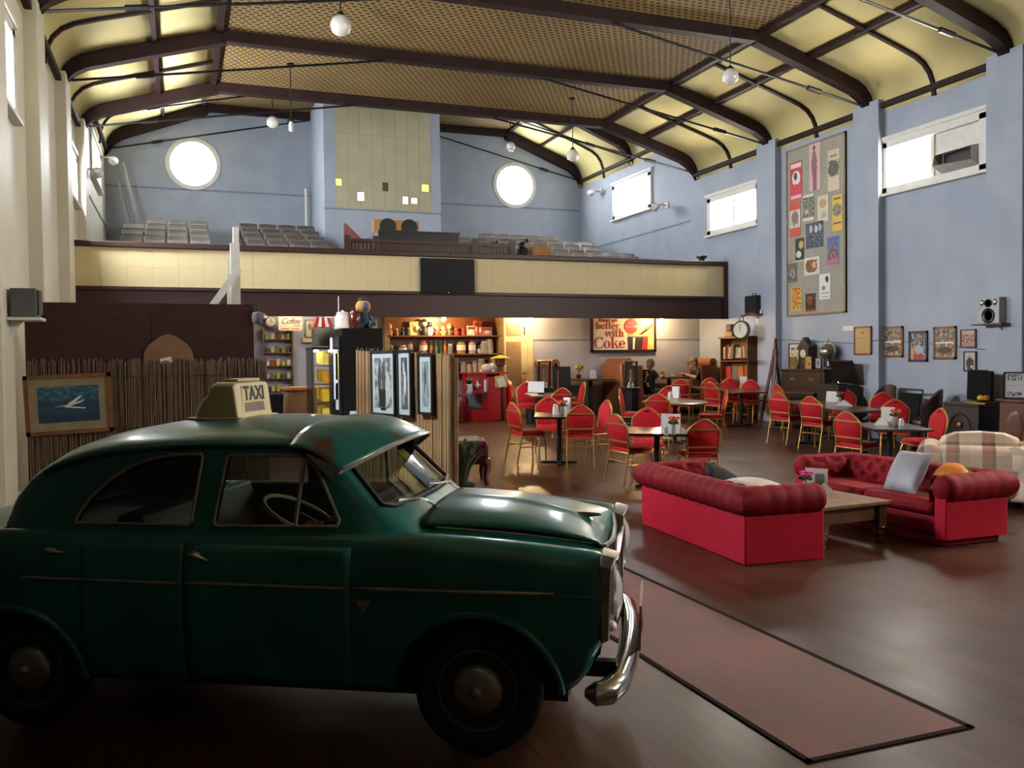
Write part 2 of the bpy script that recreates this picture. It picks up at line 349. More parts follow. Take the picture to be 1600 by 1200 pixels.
def cove(fn, y0, y1, side):
    """two panels: upper (flat edge to purlin) and lower (purlin to wall)"""
    for pr in (PROF[0:2], PROF[1:]):
        pts = [fn(p) for p in pr]; pts = [mir(p) for p in pts] if side < 0 else pts
        obj('ceiling_panel', MB().loft([[(p[0], y, p[1]+.02) for p in pts] for y in (y0, y1)], closed_ring=False, cap=False), ceilcream, ce, thick=.02, ang=60)
def strip_along(pr, y, w_, t, name, mt):
    m = MB()
    for p, q in zip(pr[:-1], pr[1:]): m.b3(p, q, y, w_, t)
    return obj(name, m, mt, ce, smooth=False)
def b3(s, p, q, y, w_, t):
    d = Vector((q[0]-p[0], 0, q[1]-p[1])).normalized()*.01; n = Vector((d.z, 0, -d.x)).normalized()*t
    if n.z > 0: n = -n
    P, Q = Vector((p[0], 0, p[1]))-d, Vector((q[0], 0, q[1]))+d
    return s.loft([[v+Vector((0, yy, 0)) for v in (P, Q, Q+n, P+n)] for yy in (y-w_/2, y+w_/2)])
MB.b3 = b3
sections = [(lambda p: p, [-7, -4.7, -1.7, 1.3, 4.25, 7.25, 10.25, 13.24, 16.27, 19.27]), (up, [19.4, 22.7, 26.2])]
for fn, bays in sections:
    zfl = fn((0, 7.6))[1]
    for side in (1, -1):
        pm = fn(PROF[1]); x = pm[0] if side > 0 else 2*CX-pm[0]
        obj('purlin', MB().b2((x-.04, bays[0], pm[1]-.05), (x+.04, bays[-1], pm[1]+.03)), beamwood, ce, smooth=False)
        pe = fn(PROF[0]); x = pe[0] if side > 0 else 2*CX-pe[0]
        obj('purlin', MB().b2((x-.06, bays[0], zfl-.08), (x+.06, bays[-1], zfl+.01)), beamwood, ce, smooth=False)
        pw = fn(PROF[-2]); x = XR-.05 if side > 0 else XL+.05
        obj('eaves_trim', MB().b2((x-.06, bays[0], pw[1]-.14), (x+.06, bays[-1], pw[1]-.04)), beamwood, ce, smooth=False)
    for a, b in zip(bays[:-1], bays[1:]):
        if b < -2: continue
        for side in (1, -1):
            cove(fn, a, b, side)
            pr = [fn(p) for p in PROF]; pr = [mir(p) for p in pr] if side < 0 else pr
            strip_along(pr, (a+b)/2, .075, .05, 'rib', beamwood)
    for y in bays[1:]:
        if y < 4: continue
        r, l = beampoly(fn); yy = y-.1 if y > 26 else y
        obj('beam', MB().prism(r, yy-.1, yy+.1), beamwood, ce, smooth=False); obj('beam', MB().prism(l, yy-.1, yy+.1), beamwood, ce, smooth=False)
        obj('beam', MB().b2((mir((9.8, 0))[0], yy-.1, zfl-.2), (9.8, yy+.1, zfl)), beamwood, ce, smooth=False)
        # raised tie rods from the beam feet to the flat beam
        f = fn((12.2, 6.5)); t = (6.9, zfl-.2)
        for s in (1, -1):
            P, Q = (f, t) if s > 0 else (mir(f), mir(t))
            obj('tie_rod', MB().tube([(P[0], yy, P[1]), (Q[0], yy, Q[1])], .022, 6), black, ce)
            v = Vector((Q[0]-P[0], 0, Q[1]-P[1])).normalized(); c = Vector((P[0], yy, P[1]))+v*1.0
            obj('turnbuckle', MB().tube([c, c+v*.3], .045, 6), black, ce)
# ---------------------------------------------------------------- balcony
ba = struct(obj('balcony', MB().b2((XL, YB+.06, 2.96), (XR, YLB+.6, 3.6)), maroon, smooth=False))
obj('beam_front', MB().b2((XL, YB, 2.7), (XR, YB+.1, 3.24)), maroon, ba, smooth=False)
obj('soffit', MB().b2((XL, YB+.1, 2.93), (XR, YLB, 2.96)), mat('soffit_cream', 'b9ab88', .6), ba, smooth=False)
obj('beam_moulding', MB().b2((XL, YB-.05, 3.17), (XR, YB, 3.24)), maroon, ba, smooth=False, bevel=.01)
obj('top_rail', MB().b2((XL, YB-.07, 3.97), (XR, YB+.14, 4.08)), maroon, ba, smooth=False, bevel=.015)
obj('end_post', MB().b2((XR-.1, YB-.06, 2.7), (XR-.0, YB, 4.0)), maroon, ba, smooth=False)
obj('parapet', MB().b2((XL, YB+.02, 3.2), (XR, YB+.1, 4.0)), maroon, ba, smooth=False)
pw_ = (XR-.1-XL)/31; pm_ = MB().b2((.0012, 0, .001), (pw_-.0012, .03, .3645)).mesh('fascia_panel', cream, False)
for i in range(31):
    for j in range(2):
        o = obj('fascia_panel', pm_, None, ba, loc=(XL+i*pw_, YB-.012-random.random()*.003, 3.24+j*.365))
TZ = [(20.3+.85*k, 3.6+.26*k) for k in range(6)]
obj('balcony_floor', MB().b2((XL, YLB+.4, 3.4), (XR, YBK, 3.6)), mat('balcony_boards', '4a3d36', .7), ba, smooth=False)
for y, z in TZ[1:]: obj('tier', MB().b2((XL, y-.25, z-.28), (XR, YBK, z)), MATS['balcony_boards'], ba, smooth=False)
# projection box standing in front of the back wall
TY = 23.65
tw = struct(obj('wall_projection_box', MB().b2((3.68, TY, 3.5), (6.9, YBK, 9.1)), blue, smooth=False))
obj('dado_line', MB().b2((3.66, TY-.02, 5.86), (6.92, TY, 5.9)), bluedk, tw, smooth=False)
cw = (6.62-3.98)/8
for i in range(8):
    for j, (z0, z1) in enumerate(((5.92, 6.9), (6.905, 7.9), (7.905, 8.95))):
        obj('wall_board', MB().b2((3.98+i*cw+.003, TY-.014, z0), (3.98+(i+1)*cw-.003, TY, z1)), towerm, tw, smooth=False)
lit = mat('lit_yellow_port', 'f2d46a', .5, emit=1.6); lit2 = mat('lit_pale_port', 'fff0b0', .5, emit=5.)
for x, z, wd, hh, mm in ((4.06, 6.59, .15, .18, lit), (4.65, 6.24, .17, .22, lit2), (5.33, 6.54, .16, .24, mat('dark_port', '4a3f2c', .5)), (5.88, 6.2, .14, .19, lit2), (6.13, 6.2, .16, .14, lit2), (6.45, 6.57, .19, .19, lit)):
    obj('projection_port', MB().b2((x-wd/2, TY-.02, z-hh/2), (x+wd/2, TY-.012, z+hh/2)), mm, tw, smooth=False)
    obj('port_frame', MB().b2((x-wd/2-.02, TY-.03, z+hh/2), (x+wd/2+.02, TY-.01, z+hh/2+.02)).b2((x-wd/2-.02, TY-.03, z-hh/2-.02), (x+wd/2+.02, TY-.01, z-hh/2)).b2((x-wd/2-.02, TY-.03, z-hh/2), (x-wd/2, TY-.01, z+hh/2)).b2((x+wd/2, TY-.03, z-hh/2), (x+wd/2+.02, TY-.01, z+hh/2)), towerm, tw, smooth=False)
# wall under the balcony, with a door
wu = struct(obj('wall_under_balcony', MB().b2((XL, YLB, -.1), (XR, YLB+.2, 3.)), greylow, smooth=False))
obj('dado_line', MB().b2((7.75, YLB-.015, 2.23), (XR, YLB, 2.26)), mat('grey_line', '7f7f88', .6), wu, smooth=False)
o = thing('door_1', '', ''); del o['label']; del o['category']; struct(o)
doorm = mat('beige_door', 'cbb78c', .5, var=.05); z0 = zf(YLB)
obj('door_frame', MB().b2((6.98, YLB-.06, z0), (7.06, YLB, 2.85)).b2((7.66, YLB-.06, z0), (7.8, YLB, 2.85)).b2((6.98, YLB-.06, 2.75), (7.8, YLB, 2.85)), doorm, o, smooth=False)
obj('door_leaf', MB().b2((7.06, YLB-.035, z0+.01), (7.66, YLB-.005, 2.75)), doorm, o, smooth=False)
tan = mat('tan_door_panel', '8a6f4b', .5, var=.08)
for a, b in ((.62, .95), (1.15, 2.2), (2.33, 2.62)): obj('door_panel', MB().b2((7.13, YLB-.045, a), (7.5, YLB-.036, b)), tan, o, smooth=False, bevel=.004)
obj('door_handle', MB().tube([(7.6, YLB-.04, 1.45), (7.6, YLB-.09, 1.45), (7.5, YLB-.09, 1.45)], .012, 6), black, o)
obj('door_bolt', MB().b2((7.57, YLB-.06, 2.35), (7.6, YLB-.035, 2.55)), black, o, smooth=False)
# inlaid red aisle runner in the floor
obj_r = solo('aisle_runner', MB().b2((2.52, 3.06, .001), (3.41, 8.15, .006)), mat('faded_red_lino', '754644', .55, var=.14, scale=2.2, col2='624742', spec=.3, bump=.15, bscale=30), 'faded red aisle runner let into the brown floor in front of the car bonnet', 'runner', smooth=False)
obj('border', MB().b2((2.49, 3.03, .001), (2.52, 8.15, .007)).b2((3.41, 3.03, .001), (3.45, 8.15, .007)).b2((2.49, 3.03, .001), (3.45, 3.06, .007)), mat('runner_border', '231a17', .9, spec=.1), obj_r, smooth=False)
# ================================================================ CAR (local: x forward from the rear axle, y to its left, z up)
A = Vector((-.69, 4.8, 0)); Bp = Vector((1.21, 3.7, 0)); cdir = (Bp-A).normalized(); cleft = Vector((-cdir.y, cdir.x, 0))
car = bpy.data.objects.new('vintage_car', None); COL.objects.link(car)
car.location = A+cleft*.605; car.rotation_euler = (0, 0, math.atan2(cdir.y, cdir.x))
tag(car, 'dark green vintage saloon car with chrome trim, parked in the foreground', 'car')
green = mat('car_green', '06645f', .34, var=.1, scale=3, coat=.25, col2='054d49', bump=.02, bscale=3)
def rustmat():
    M = green.copy(); M.name = 'visor_green_rust'; nt = M.node_tree; N = nt.nodes; L = nt.links; b = N['Principled BSDF']; src = b.inputs['Base Color'].links[0].from_socket
    tc = N.new('ShaderNodeTexCoord'); n = N.new('ShaderNodeTexNoise'); n.inputs['Scale'].default_value = 3.2; n.inputs['Detail'].default_value = 7; L.new(tc.outputs['Object'], n.inputs[0])
    r = N.new('ShaderNodeValToRGB'); r.color_ramp.elements[0].position = .57; r.color_ramp.elements[1].position = .62; L.new(n.outputs[0], r.inputs[0])
    mx = N.new('ShaderNodeMix'); mx.data_type = 'RGBA'; L.new(r.outputs[0], mx.inputs[0]); L.new(src, mx.inputs[6]); mx.inputs[7].default_value = lin('4a2c20'); L.new(mx.outputs[2], b.inputs['Base Color']); return M
rustgreen = rustmat()
chrome = mat('chrome', 'c4c2bd', .14, 1., var=.12, scale=12); dullchrome = mat('dull_chrome', 'a29c94', .3, .65, var=.2, scale=9)
rubber = mat('tyre_rubber', '151414', .75, var=.2, bump=.2); seal = mat('black_rubber_seal', '0d0d0d', .5)
cglass = glassmat('car_glass', 'c9d2cc', .10); trim_in = mat('car_interior', '1a1613', .7); seatm = mat('car_seat_leather', '2c1d17', .5)
XS = [-.97, -.94, -.86, -.7, -.45, -.1, .5, 1.1, 1.7, 1.95, 2.25, 2.5, 2.63, 2.70, 2.755, 2.77]
Wd = [.50, .60, .67, .71, .74, .755, .765, .77, .77, .77, .765, .757, .75, .747, .742, .735]
ZB = [.46, .38, .33, .30, .285, .275, .27, .27, .27, .27, .27, .28, .31, .38, .49, .53]
BT = [.66, .75, .84, .905, .95, .975, .99, .99, .988, .985, .97, .948, .933, .925, .915, .905]
CR = [.66, .76, .865, .945, 1.0, 1.02, 1.02, 1.0, 1.03, 1.045, 1.03, .985, .945, .912, .87, .85]
def topz(k, b, c):
    """height of the upper skin: valley beside the wing, crown in the middle"""
    v = interp([0, .2, .4, .55, .66, .74], [1., .97, .84, .5, .12, 0.], k); d = .022*math.exp(-((k-.7)/.07)**2) if c > b-.2 else 0
    return b-.004+(c-b)*v-d
def sec(x):
    w_, zb, b, c = (interp(XS, q, x) for q in (Wd, ZB, BT, CR)); h = b-zb
    top = [(w_*k, topz(k, b, c)) for k in (.0, .2, .4, .55, .66, .74)][::-1]
    half = [(0, zb), (w_*.6, zb), (w_*.88, zb+.01), (w_*.955, zb+.05), (w_*.985, zb+h*.22), (w_, zb+h*.42), (w_*1.004, zb+h*.6), (w_*1.0, zb+h*.72), (w_*.988, zb+h*.80), (w_*.975, zb+h*.88), (w_*.945, b-.028), (w_*.90, b-.006), (w_*.83, b)]+top
    return half
def side_y(x, z):
    hp = sec(x)[3:11]
    for (y0, z0), (y1, z1) in zip(hp[:-1], hp[1:]):
        if z0 <= z <= z1: t = (z-z0)/(z1-z0); return y0+(y1-y0)*t
    return hp[-1][0] if z > hp[-1][1] else hp[0][0]
def ringpts(x):
    hp = sec(x); return [(x, -y, z) for y, z in hp]+[(x, y, z) for y, z in hp[-2:0:-1]]
stations = sorted(set([XS[0]+(XS[-1]-XS[0])*i/70 for i in range(71)]+XS))
bm_ = MB(); bm_.loft([ringpts(x) for x in stations])
def cutter(mb): o = obj('cut', mb, black); o.hide_render = True; return o
def cut(o, cutters):
    for c in cutters:
        md = o.modifiers.new('cut', 'BOOLEAN'); md.operation = 'DIFFERENCE'; md.object = c; md.solver = 'EXACT'
    dg = bpy.context.evaluated_depsgraph_get(); dg.update(); me = bpy.data.meshes.new_from_object(o.evaluated_get(dg)); o.modifiers.clear(); o.data = me
    for c in cutters: bpy.data.objects.remove(c)
    me.polygons.foreach_set('use_smooth', [True]*len(me.polygons)); me.set_sharp_from_angle(angle=rad(40)); return o
body = obj('body', bm_, green)
cs = []
for ax, r0, z0 in ((2.22, .365, .30), (.0, .345, .27)):
    for s in (-1, 1):
        arch = [(ax+r0*math.cos(a), z0+r0*.96*math.sin(a)) for a in [math.pi*i/20 for i in range(21)]]+[(ax-r0*1.0, -.1), (ax+r0*1.0, -.1)]
        cs.append(cutter(MB().prism(arch, s*.44, s*1.0)))
cs.append(cutter(MB().b2((-.12, -.66, .42), (1.62, .66, 1.3))))
cut(body, cs); body.parent = car
# wheel-arch lips
for ax, r0, z0 in ((2.22, .365, .30), (.0, .345, .27)):
    for s in (-1, 1):
        pts = []
        for i in range(25):
            a = rad(3)+rad(174)*i/24; x, z = ax+(r0+.012)*math.cos(a), z0+(r0*.96+.012)*math.sin(a); pts.append((x, s*(side_y(x, max(z, .3))+.003), z))
        obj('arch_lip', MB().tube(pts, .017, 6), green, car)
# cabin shell
CXs = [-.27, -.25, -.205, -.13, -.01, .17, .5, 1.0, 1.3, 1.42, 1.5, 1.6, 1.75, 1.86, 1.93]
CW = [.20, .42, .55, .62, .68, .705, .72, .725, .722, .72, .716, .71, .695, .67, .63]
CG = [.15, .34, .47, .53, .57, .58, .588, .59, .585, .58, .585, .60, .62, .62, .6]
CZ = [.92, .98, 1.05, 1.11, 1.195, 1.28, 1.345, 1.372, 1.372, 1.36, 1.32, 1.225, 1.07, .98, .93]
CT = [.93, 1.02, 1.11, 1.2, 1.30, 1.385, 1.45, 1.476, 1.46, 1.44, 1.40, 1.315, 1.18, 1.085, 1.02]
def csec(x):
    wb_, wg, zg, zt = (interp(CXs, q, x) for q in (CW, CG, CZ, CT)); z0 = .93
    return [(wb_, z0), (wb_+(wg-wb_)*.35, z0+(zg-z0)*.4), (wb_+(wg-wb_)*.7, z0+(zg-z0)*.75), (wg+.012, zg-.012), (wg-.012, zg+.018), (wg*.9, zg+(zt-zg)*.42), (wg*.72, zg+(zt-zg)*.74), (wg*.45, zg+(zt-zg)*.93), (0, zt)]
st = [CXs[0]+(CXs[-1]-CXs[0])*i/60 for i in range(61)]
cab = MB(); cab.loft([[(x, -y, z) for y, z in csec(x)]+[(x, y, z) for y, z in csec(x)[-2::-1]] for x in st], closed_ring=False, cap=False)
roof = obj('roof', cab, green); md = roof.modifiers.new('s', 'SOLIDIFY'); md.thickness = .03; md.offset = -1
WIN_R = [(.295, 1.012), (.305, 1.05), (.36, 1.13), (.44, 1.205), (.54, 1.27), (.64, 1.305), (.75, 1.325), (.895, 1.33), (.908, 1.318), (.893, 1.03), (.88, 1.012)]
WIN_F = [(1.015, 1.012), (1.002, 1.03), (1.03, 1.318), (1.045, 1.33), (1.37, 1.325), (1.43, 1.305), (1.475, 1.26), (1.595, 1.04), (1.585, 1.016)]
WS = [(-.52, 1.085), (-.575, 1.1), (-.545, 1.22), (-.51, 1.33), (-.47, 1.352), (-.2, 1.385), (.2, 1.385), (.47, 1.352), (.51, 1.33), (.545, 1.22), (.575, 1.1), (.52, 1.085)]
WB = [(-.33, 1.08), (-.37, 1.1), (-.33, 1.24), (-.28, 1.265), (.28, 1.265), (.33, 1.24), (.37, 1.1), (.33, 1.08)]
cut(roof, [cutter(MB().prism(WIN_R, -1, 1)), cutter(MB().prism(WIN_F, -1, 1)), cutter(MB().prism(WS, 1.46, 2.2, 'x')), cutter(MB().prism(WB, -.6, .16, 'x'))])
roof.parent = car
def cab_y(x, z):
    hp = csec(x)
    for (y0, z0), (y1, z1) in zip(hp[:-1], hp[1:]):
        if z0 <= z <= z1: return y0+(y1-y0)*(z-z0)/(z1-z0)
    return hp[0][0]
def cab_x(y, z, rng):
    """x of the cabin skin at (y, z), searched over rng"""
    a, b = rng
    def top(x):
        hp = csec(x); yy = abs(y)
        for (y0, z0), (y1, z1) in zip(hp[:-1], hp[1:]):
            if y1 <= yy <= y0: return z0+(z1-z0)*((y0-yy)/(y0-y1) if y0 != y1 else 0)
        return 0
    for i in range(40):
        mid = (a+b)/2
        if top(mid) > z: a = mid
        else: b = mid
    return a
def densify(poly, k=4): return [((p[0]*(k-i)+q[0]*i)/k, (p[1]*(k-i)+q[1]*i)/k) for p, q in zip(poly, poly[1:]+poly[:1]) for i in range(k)]
for s in (-1, 1):
    for poly in (WIN_R, WIN_F):
        d = densify(poly); pts = [(x, s*(cab_y(x, z)+.004), z) for x, z in d]
        wtr = obj('window_trim', MB().tube(pts, .0085, 6, closed=True), dullchrome, car)
        cy = sum(p[1] for p in pts)/len(pts); cx = sum(p[0] for p in pts)/len(pts); cz = sum(p[2] for p in pts)/len(pts)
        ins = [(p[0], p[1]-s*.015, p[2]) for p in pts]; g = MB(); g.add(ins+[(cx, cy-s*.015, cz)], [(i, (i+1) % len(ins), len(ins)) for i in range(len(ins))]); obj('pane', g, cglass, wtr, ang=80)
    x0 = 1.405; obj('quarter_light_bar', MB().tube([(x0-.012, s*(cab_y(x0, 1.015)+.004), 1.015), (x0, s*(cab_y(x0, 1.315)+.002), 1.315)], .011, 6), dullchrome, car)
    obj('quarter_light_catch', MB().box((1.48, s*(cab_y(1.48, 1.03)+.0), 1.03), (.08, .02, .015)), dullchrome, car)
    # drip rail
    obj('drip_rail', MB().tube([(x, s*(interp(CXs, CG, x)+.018), interp(CXs, CZ, x)+.0) for x in [.06+.01*i for i in range(0, 144, 6)]], .012, 6), green, car)
for poly, rng, nm in ((WS, (1.44, 1.93), 'windscreen'), (WB, None, 'rear_window')):
    d = densify(poly)
    def cx_(y, z):
        if rng: return cab_x(y, z, rng)
        a, b = -.27, .3
        for i in range(40):
            mid = (a+b)/2; hp = csec(mid); zz = 0
            for (y0, z0), (y1, z1) in zip(hp[:-1], hp[1:]):
                if y1 <= abs(y) <= y0: zz = z0+(z1-z0)*((y0-abs(y))/(y0-y1) if y0 != y1 else 0)
            if zz < z: a = mid
            else: b = mid
        return a
    pts = [(cx_(y, z)+(.004 if rng else -.004), y, z) for y, z in d]
    fr = obj(nm+'_seal', MB().tube(pts, .014, 6, closed=True), seal, car)
    def fnp(u, v):
        zlo, zhi = min(p[1] for p in poly)+.01, max(p[1] for p in poly)-.005; z = zlo+(zhi-zlo)*v
        ys_ = []
        for p, q in zip(poly, poly[1:]+poly[:1]):
            if (p[1]-z)*(q[1]-z) <= 0 and p[1] != q[1]: ys_.append(p[0]+(q[0]-p[0])*(z-p[1])/(q[1]-p[1]))
        y = min(ys_)+(max(ys_)-min(ys_))*u; return (cx_(y, z)-(.008 if rng else -.008), y, z)
    obj('pane', MB().grid(fnp, 12, 8), cglass, fr, ang=80)
# doors: panels proud of the body skin
def door(x0, x1, z0, z1, s, lean=0.):
    def fn(u, v):
        z = z0+(z1-z0)*v; a, b = x0+lean*max(0, v-.55), x1+lean*max(0, v-.55); x = a+(b-a)*u
        return (x, s*(side_y(x, z)+.005), z)
    return obj('door', MB().grid(fn, 16, 16), green, car, thick=.006)
for s in (-1, 1):
    for (x0, x1, hx, tiltz) in ((.887, 1.672, .95, -.018), (.36, .877, .22, 0.)):
        d = door(x0, x1, .31, .935, s); y = s*(side_y(hx, .885)+.01)
        if hx < .3: y = s*(side_y(hx, .885)+.006)
        obj('door_handle', MB().tube([(hx-.035, y, .893), (hx, y+s*.025, .89), (hx+.07, y+s*.025, .885+tiltz)], [.012, .011, .007], 8), chrome, d if hx > .3 else car)
        obj('handle_plate', MB().ell((hx-.02, y, .89), (.035, .008, .016)), chrome, d if hx > .3 else car)
    for a, b in ((.06, .872), (.892, 1.668), (1.682, 2.57)):
        obj('side_moulding', MB().tube([(a+(b-a)*i/12, s*(side_y(a+(b-a)*i/12, .765)+.011), .765-.004*i/12) for i in range(13)], [.003]+[.009]*11+[.003], 6), dullchrome, car)
    tri = MB(); y = s*(side_y(1.735, .69)+.004); tri.loft([[(1.70, y, .71), (1.77, y, .71), (1.735, y, .655)], [(1.70, y+s*.006, .71), (1.77, y+s*.006, .71), (1.735, y+s*.006, .655)]])
    obj('badge', tri, dullchrome, car, smooth=False)
    # swage crease behind the headlamp
    obj('swage', MB().tube([(2.57+.185*i/6, s*(side_y(2.57+.185*i/6, .745)+.0), .748) for i in range(7)], .004, 5), green, car)
# bonnet with shut line and ridge
def bonnet(u, v):
    x = 1.93+(2.76-1.93)*u; y = (-1+2*v)*(.50-.05*u); w_, b, c = interp(XS, Wd, x), interp(XS, BT, x), interp(XS, CR, x)
    k = abs(y)/w_; z = topz(k, b, c)
    return (x, y, z+.012+.010*math.exp(-(y/.05)**2)*min(1, u*6))
obj('bonnet', MB().grid(bonnet, 30, 30), green, car, thick=.014, ang=50)
obj('bonnet_edge_strip', MB().tube([(x, -interp(XS, Wd, x)*.675, interp(XS, BT, x)+.004) for x in [2.0+.06*i for i in range(13)]], .004, 5), dullchrome, car)
obj('bonnet_ornament', MB().ell((2.62, 0, .967), (.11, .012, .014)), dullchrome, car)
# scuttle vent and wipers
for y0 in (-.32, .22):
    obj('wiper', MB().tube([(1.955, y0, 1.05), (1.9, y0-.06, 1.1), (1.845, y0-.28, 1.125)], .006, 5), chrome, car)
    obj('wiper_pivot', MB().lathe([(.001, .03), (.016, .03), (.022, 0), (.001, 0)], (1.95, y0, 1.03), 10), chrome, car)
# sun visor above the windscreen
def visor(u, v):
    y = (-1+2*u)*.64; k = (abs(y)/.64); xr = 1.36-.02*k; xl = 1.80-.22*k**2.2
    hp = csec(xr); zz = 0; yy = min(abs(y), .575)
    for (y0, z0), (y1, z1) in zip(hp[3:-1], hp[4:]):
        if y1 <= yy <= y0: zz = z0+(z1-z0)*((y0-yy)/(y0-y1) if y0 != y1 else 0)
    zr = zz+.014-.03*max(0, k-.88)/.12; zl = 1.372-.125*k**2.4
    x = xr+(xl-xr)*v; z = zr+(zl-zr)*v+.035*math.sin(math.pi*v)
    return (x, y, z)
vis = obj('sun_visor', MB().grid(visor, 36, 12), rustgreen, car, thick=.006, ang=60)
obj('visor_trim', MB().tube([visor(i/30, 1.) for i in range(31)], .009, 6), dullchrome, vis)
for s in (0, 1):
    p = Vector(visor(s, 1.)); q = Vector(visor(s, .35)); yy = -1 if s == 0 else 1
    obj('visor_bracket', MB().loft([[p+Vector((.02, yy*.004, .02)), p+Vector((-.03, yy*.004, -.03)), Vector((1.44, yy*.6, 1.3)), Vector((1.42, yy*.6, 1.35)), q+Vector((0, yy*.004, -.01))], [p+Vector((.02, yy*.012, .02)), p+Vector((-.03, yy*.012, -.03)), Vector((1.44, yy*.608, 1.3)), Vector((1.42, yy*.608, 1.35)), q+Vector((0, yy*.012, -.01))]]), chrome, vis, smooth=False)
# front: grille, lamps, bumper, number plate
for s in (-1, 1):
    q0 = [(2.765, s*.738, .545), (2.765, s*.738, .88), (2.768, s*.70, .918), (2.77, s*.59, .925), (2.765, s*.45, .90), (2.765, s*.43, .545)]
    q1 = [(2.80, s*.735, .56), (2.815, s*.735, .872), (2.835, s*.695, .905), (2.85, s*.59, .91), (2.825, s*.46, .885), (2.81, s*.445, .56)]
    q2 = [(2.795, s*.71, .585), (2.805, s*.71, .85), (2.815, s*.68, .875), (2.825, s*.59, .88), (2.81, s*.48, .86), (2.80, s*.47, .585)]
    su_ = obj('headlamp_surround', MB().loft([q0, q1, q2]), dullchrome, car, bevel=.006, ang=30)
    lamp = obj('headlamp', MB().lathe([(.001, .015), (.085, .012), (.1, .0), (.115, 0), (.118, .016), (.105, .026), (.095, .018)][::-1], (2.805, s*.59, .745), 24, 'x'), chrome, car)
    obj('lens', MB().lathe([(.001, .05), (.05, .044), (.08, .03), (.098, .012), (.098, .0), (.001, .0)], (2.805, s*.59, .745), 20, 'x'), mat('lamp_glass', 'c9ced0', .08, coat=.5), lamp)
    obj('side_lamp', MB().ell((2.805, s*.6, .585), (.025, .04, .022)), mat('lamp_glass'), car)
obj('grille_surround', MB().tube([(2.80, -.41, .52), (2.815, -.4, .82), (2.82, 0, .845), (2.815, .4, .82), (2.80, .41, .52), (2.815, 0, .50)], .018, 8, closed=True), chrome, car)
obj('grille_back', MB().b2((2.755, -.41, .51), (2.775, .41, .83)), black, car, smooth=False)
gb = MB().b2((0, -.008, 0), (.03, .008, .30)).mesh('grille_bar', dullchrome, False)
for i in range(19): obj('grille_bar', gb, None, car, loc=(2.78, -.36+.04*i, .515))
obj('bonnet_lip', MB().tube([(2.765, -.42, .895), (2.785, -.2, .872), (2.79, 0, .862), (2.785, .2, .872), (2.765, .42, .895)], .012, 6), dullchrome, car)
obj('valance', MB().loft([[(2.60, -.68, .30), (2.60, .68, .30), (2.60, .66, .46), (2.60, -.66, .46)], [(2.76, -.66, .48), (2.76, .66, .48), (2.76, .64, .54), (2.76, -.64, .54)]]), black, car)
bp_ = obj('front_bumper', MB().tube([(2.70, -.735, .335), (2.74, -.745, .335), (2.79, -.715, .335), (2.83, -.6, .335), (2.86, -.3, .335), (2.865, 0, .335), (2.86, .3, .335), (2.83, .6, .335), (2.79, .715, .335), (2.74, .745, .335), (2.70, .735, .335)], [.02, .05]+[.055]*7+[.05, .02], 14), chrome, car)
for s in (-1, 1):
    obj('bumper_bracket', MB().b2((2.65, s*.5-.025, .33), (2.82, s*.5+.025, .40)), black, bp_, smooth=False)
pl = obj('front_plate', MB().loft([[(2.915+.035*z, y*k, .46+z) for y, z in ((-.26, -.06), (-.24, -.1), (.24, -.1), (.26, -.06), (.26, .09), (.24, .115), (-.24, .115), (-.26, .09))] for k in (1.,)]+[[(2.927+.035*z, y, .46+z) for y, z in ((-.26, -.06), (-.24, -.1), (.24, -.1), (.26, -.06), (.26, .09), (.24, .115), (-.24, .115), (-.26, .09))]]), mat('plate_grey', '7d6a66', .4), car, smooth=False)
obj('plate_band', MB().b2((2.928, -.22, .45), (2.932, .22, .51)), mat('plate_red', '8a2226', .4), pl, smooth=False)
obj('rear_bumper', MB().tube([(-.80, -.76, .37), (-.95, -.7, .37), (-1.03, -.4, .37), (-1.04, .4, .37), (-.95, .7, .37), (-.80, .76, .37)], .045, 10), chrome, car)
for s in (-1, 1): obj('tail_lamp', MB().ell((-.93, s*.58, .66), (.04, .05, .07)), mat('tail_red', '6d0f12', .2), car)
# wheels
for ax in (0., 2.215):
    for s in (-1, 1):
        c = (ax, s*.605, .292); o_ = s
        tw_ = [(.185, -.055), (.21, -.068), (.25, -.076), (.272, -.066), (.287, -.045), (.29, 0), (.287, .045), (.272, .066), (.25, .076), (.21, .068), (.185, .055)]
        ty = obj('tyre', MB().lathe([(r, h*1.0) for r, h in tw_], c, 36, 'y'), rubber, car)
        obj('rim', MB().lathe([(.187, o_*.03), (.184, o_*.058), (.172, o_*.056), (.165, o_*.03), (.12, o_*.02), (.1, o_*.03), (.001, o_*.03)], c, 32, 'y'), green, ty)
        hc = obj('hub_cap', MB().lathe([(.118, o_*.035), (.115, o_*.055), (.095, o_*.075), (.06, o_*.086), (.03, o_*.088), (.024, o_*.1), (.012, o_*.108), (.001, o_*.109)], c, 32, 'y'), mat('hub_cap_metal', '9a958e', .32, .55, var=.15), ty)
obj('underside', MB().b2((-.8, -.5, .2), (2.6, .5, .3)), black, car, smooth=False)
for ax in (0., 2.215): obj('axle', MB().tube([(ax, -.55, .29), (ax, .55, .29)], .03, 8), black, car)
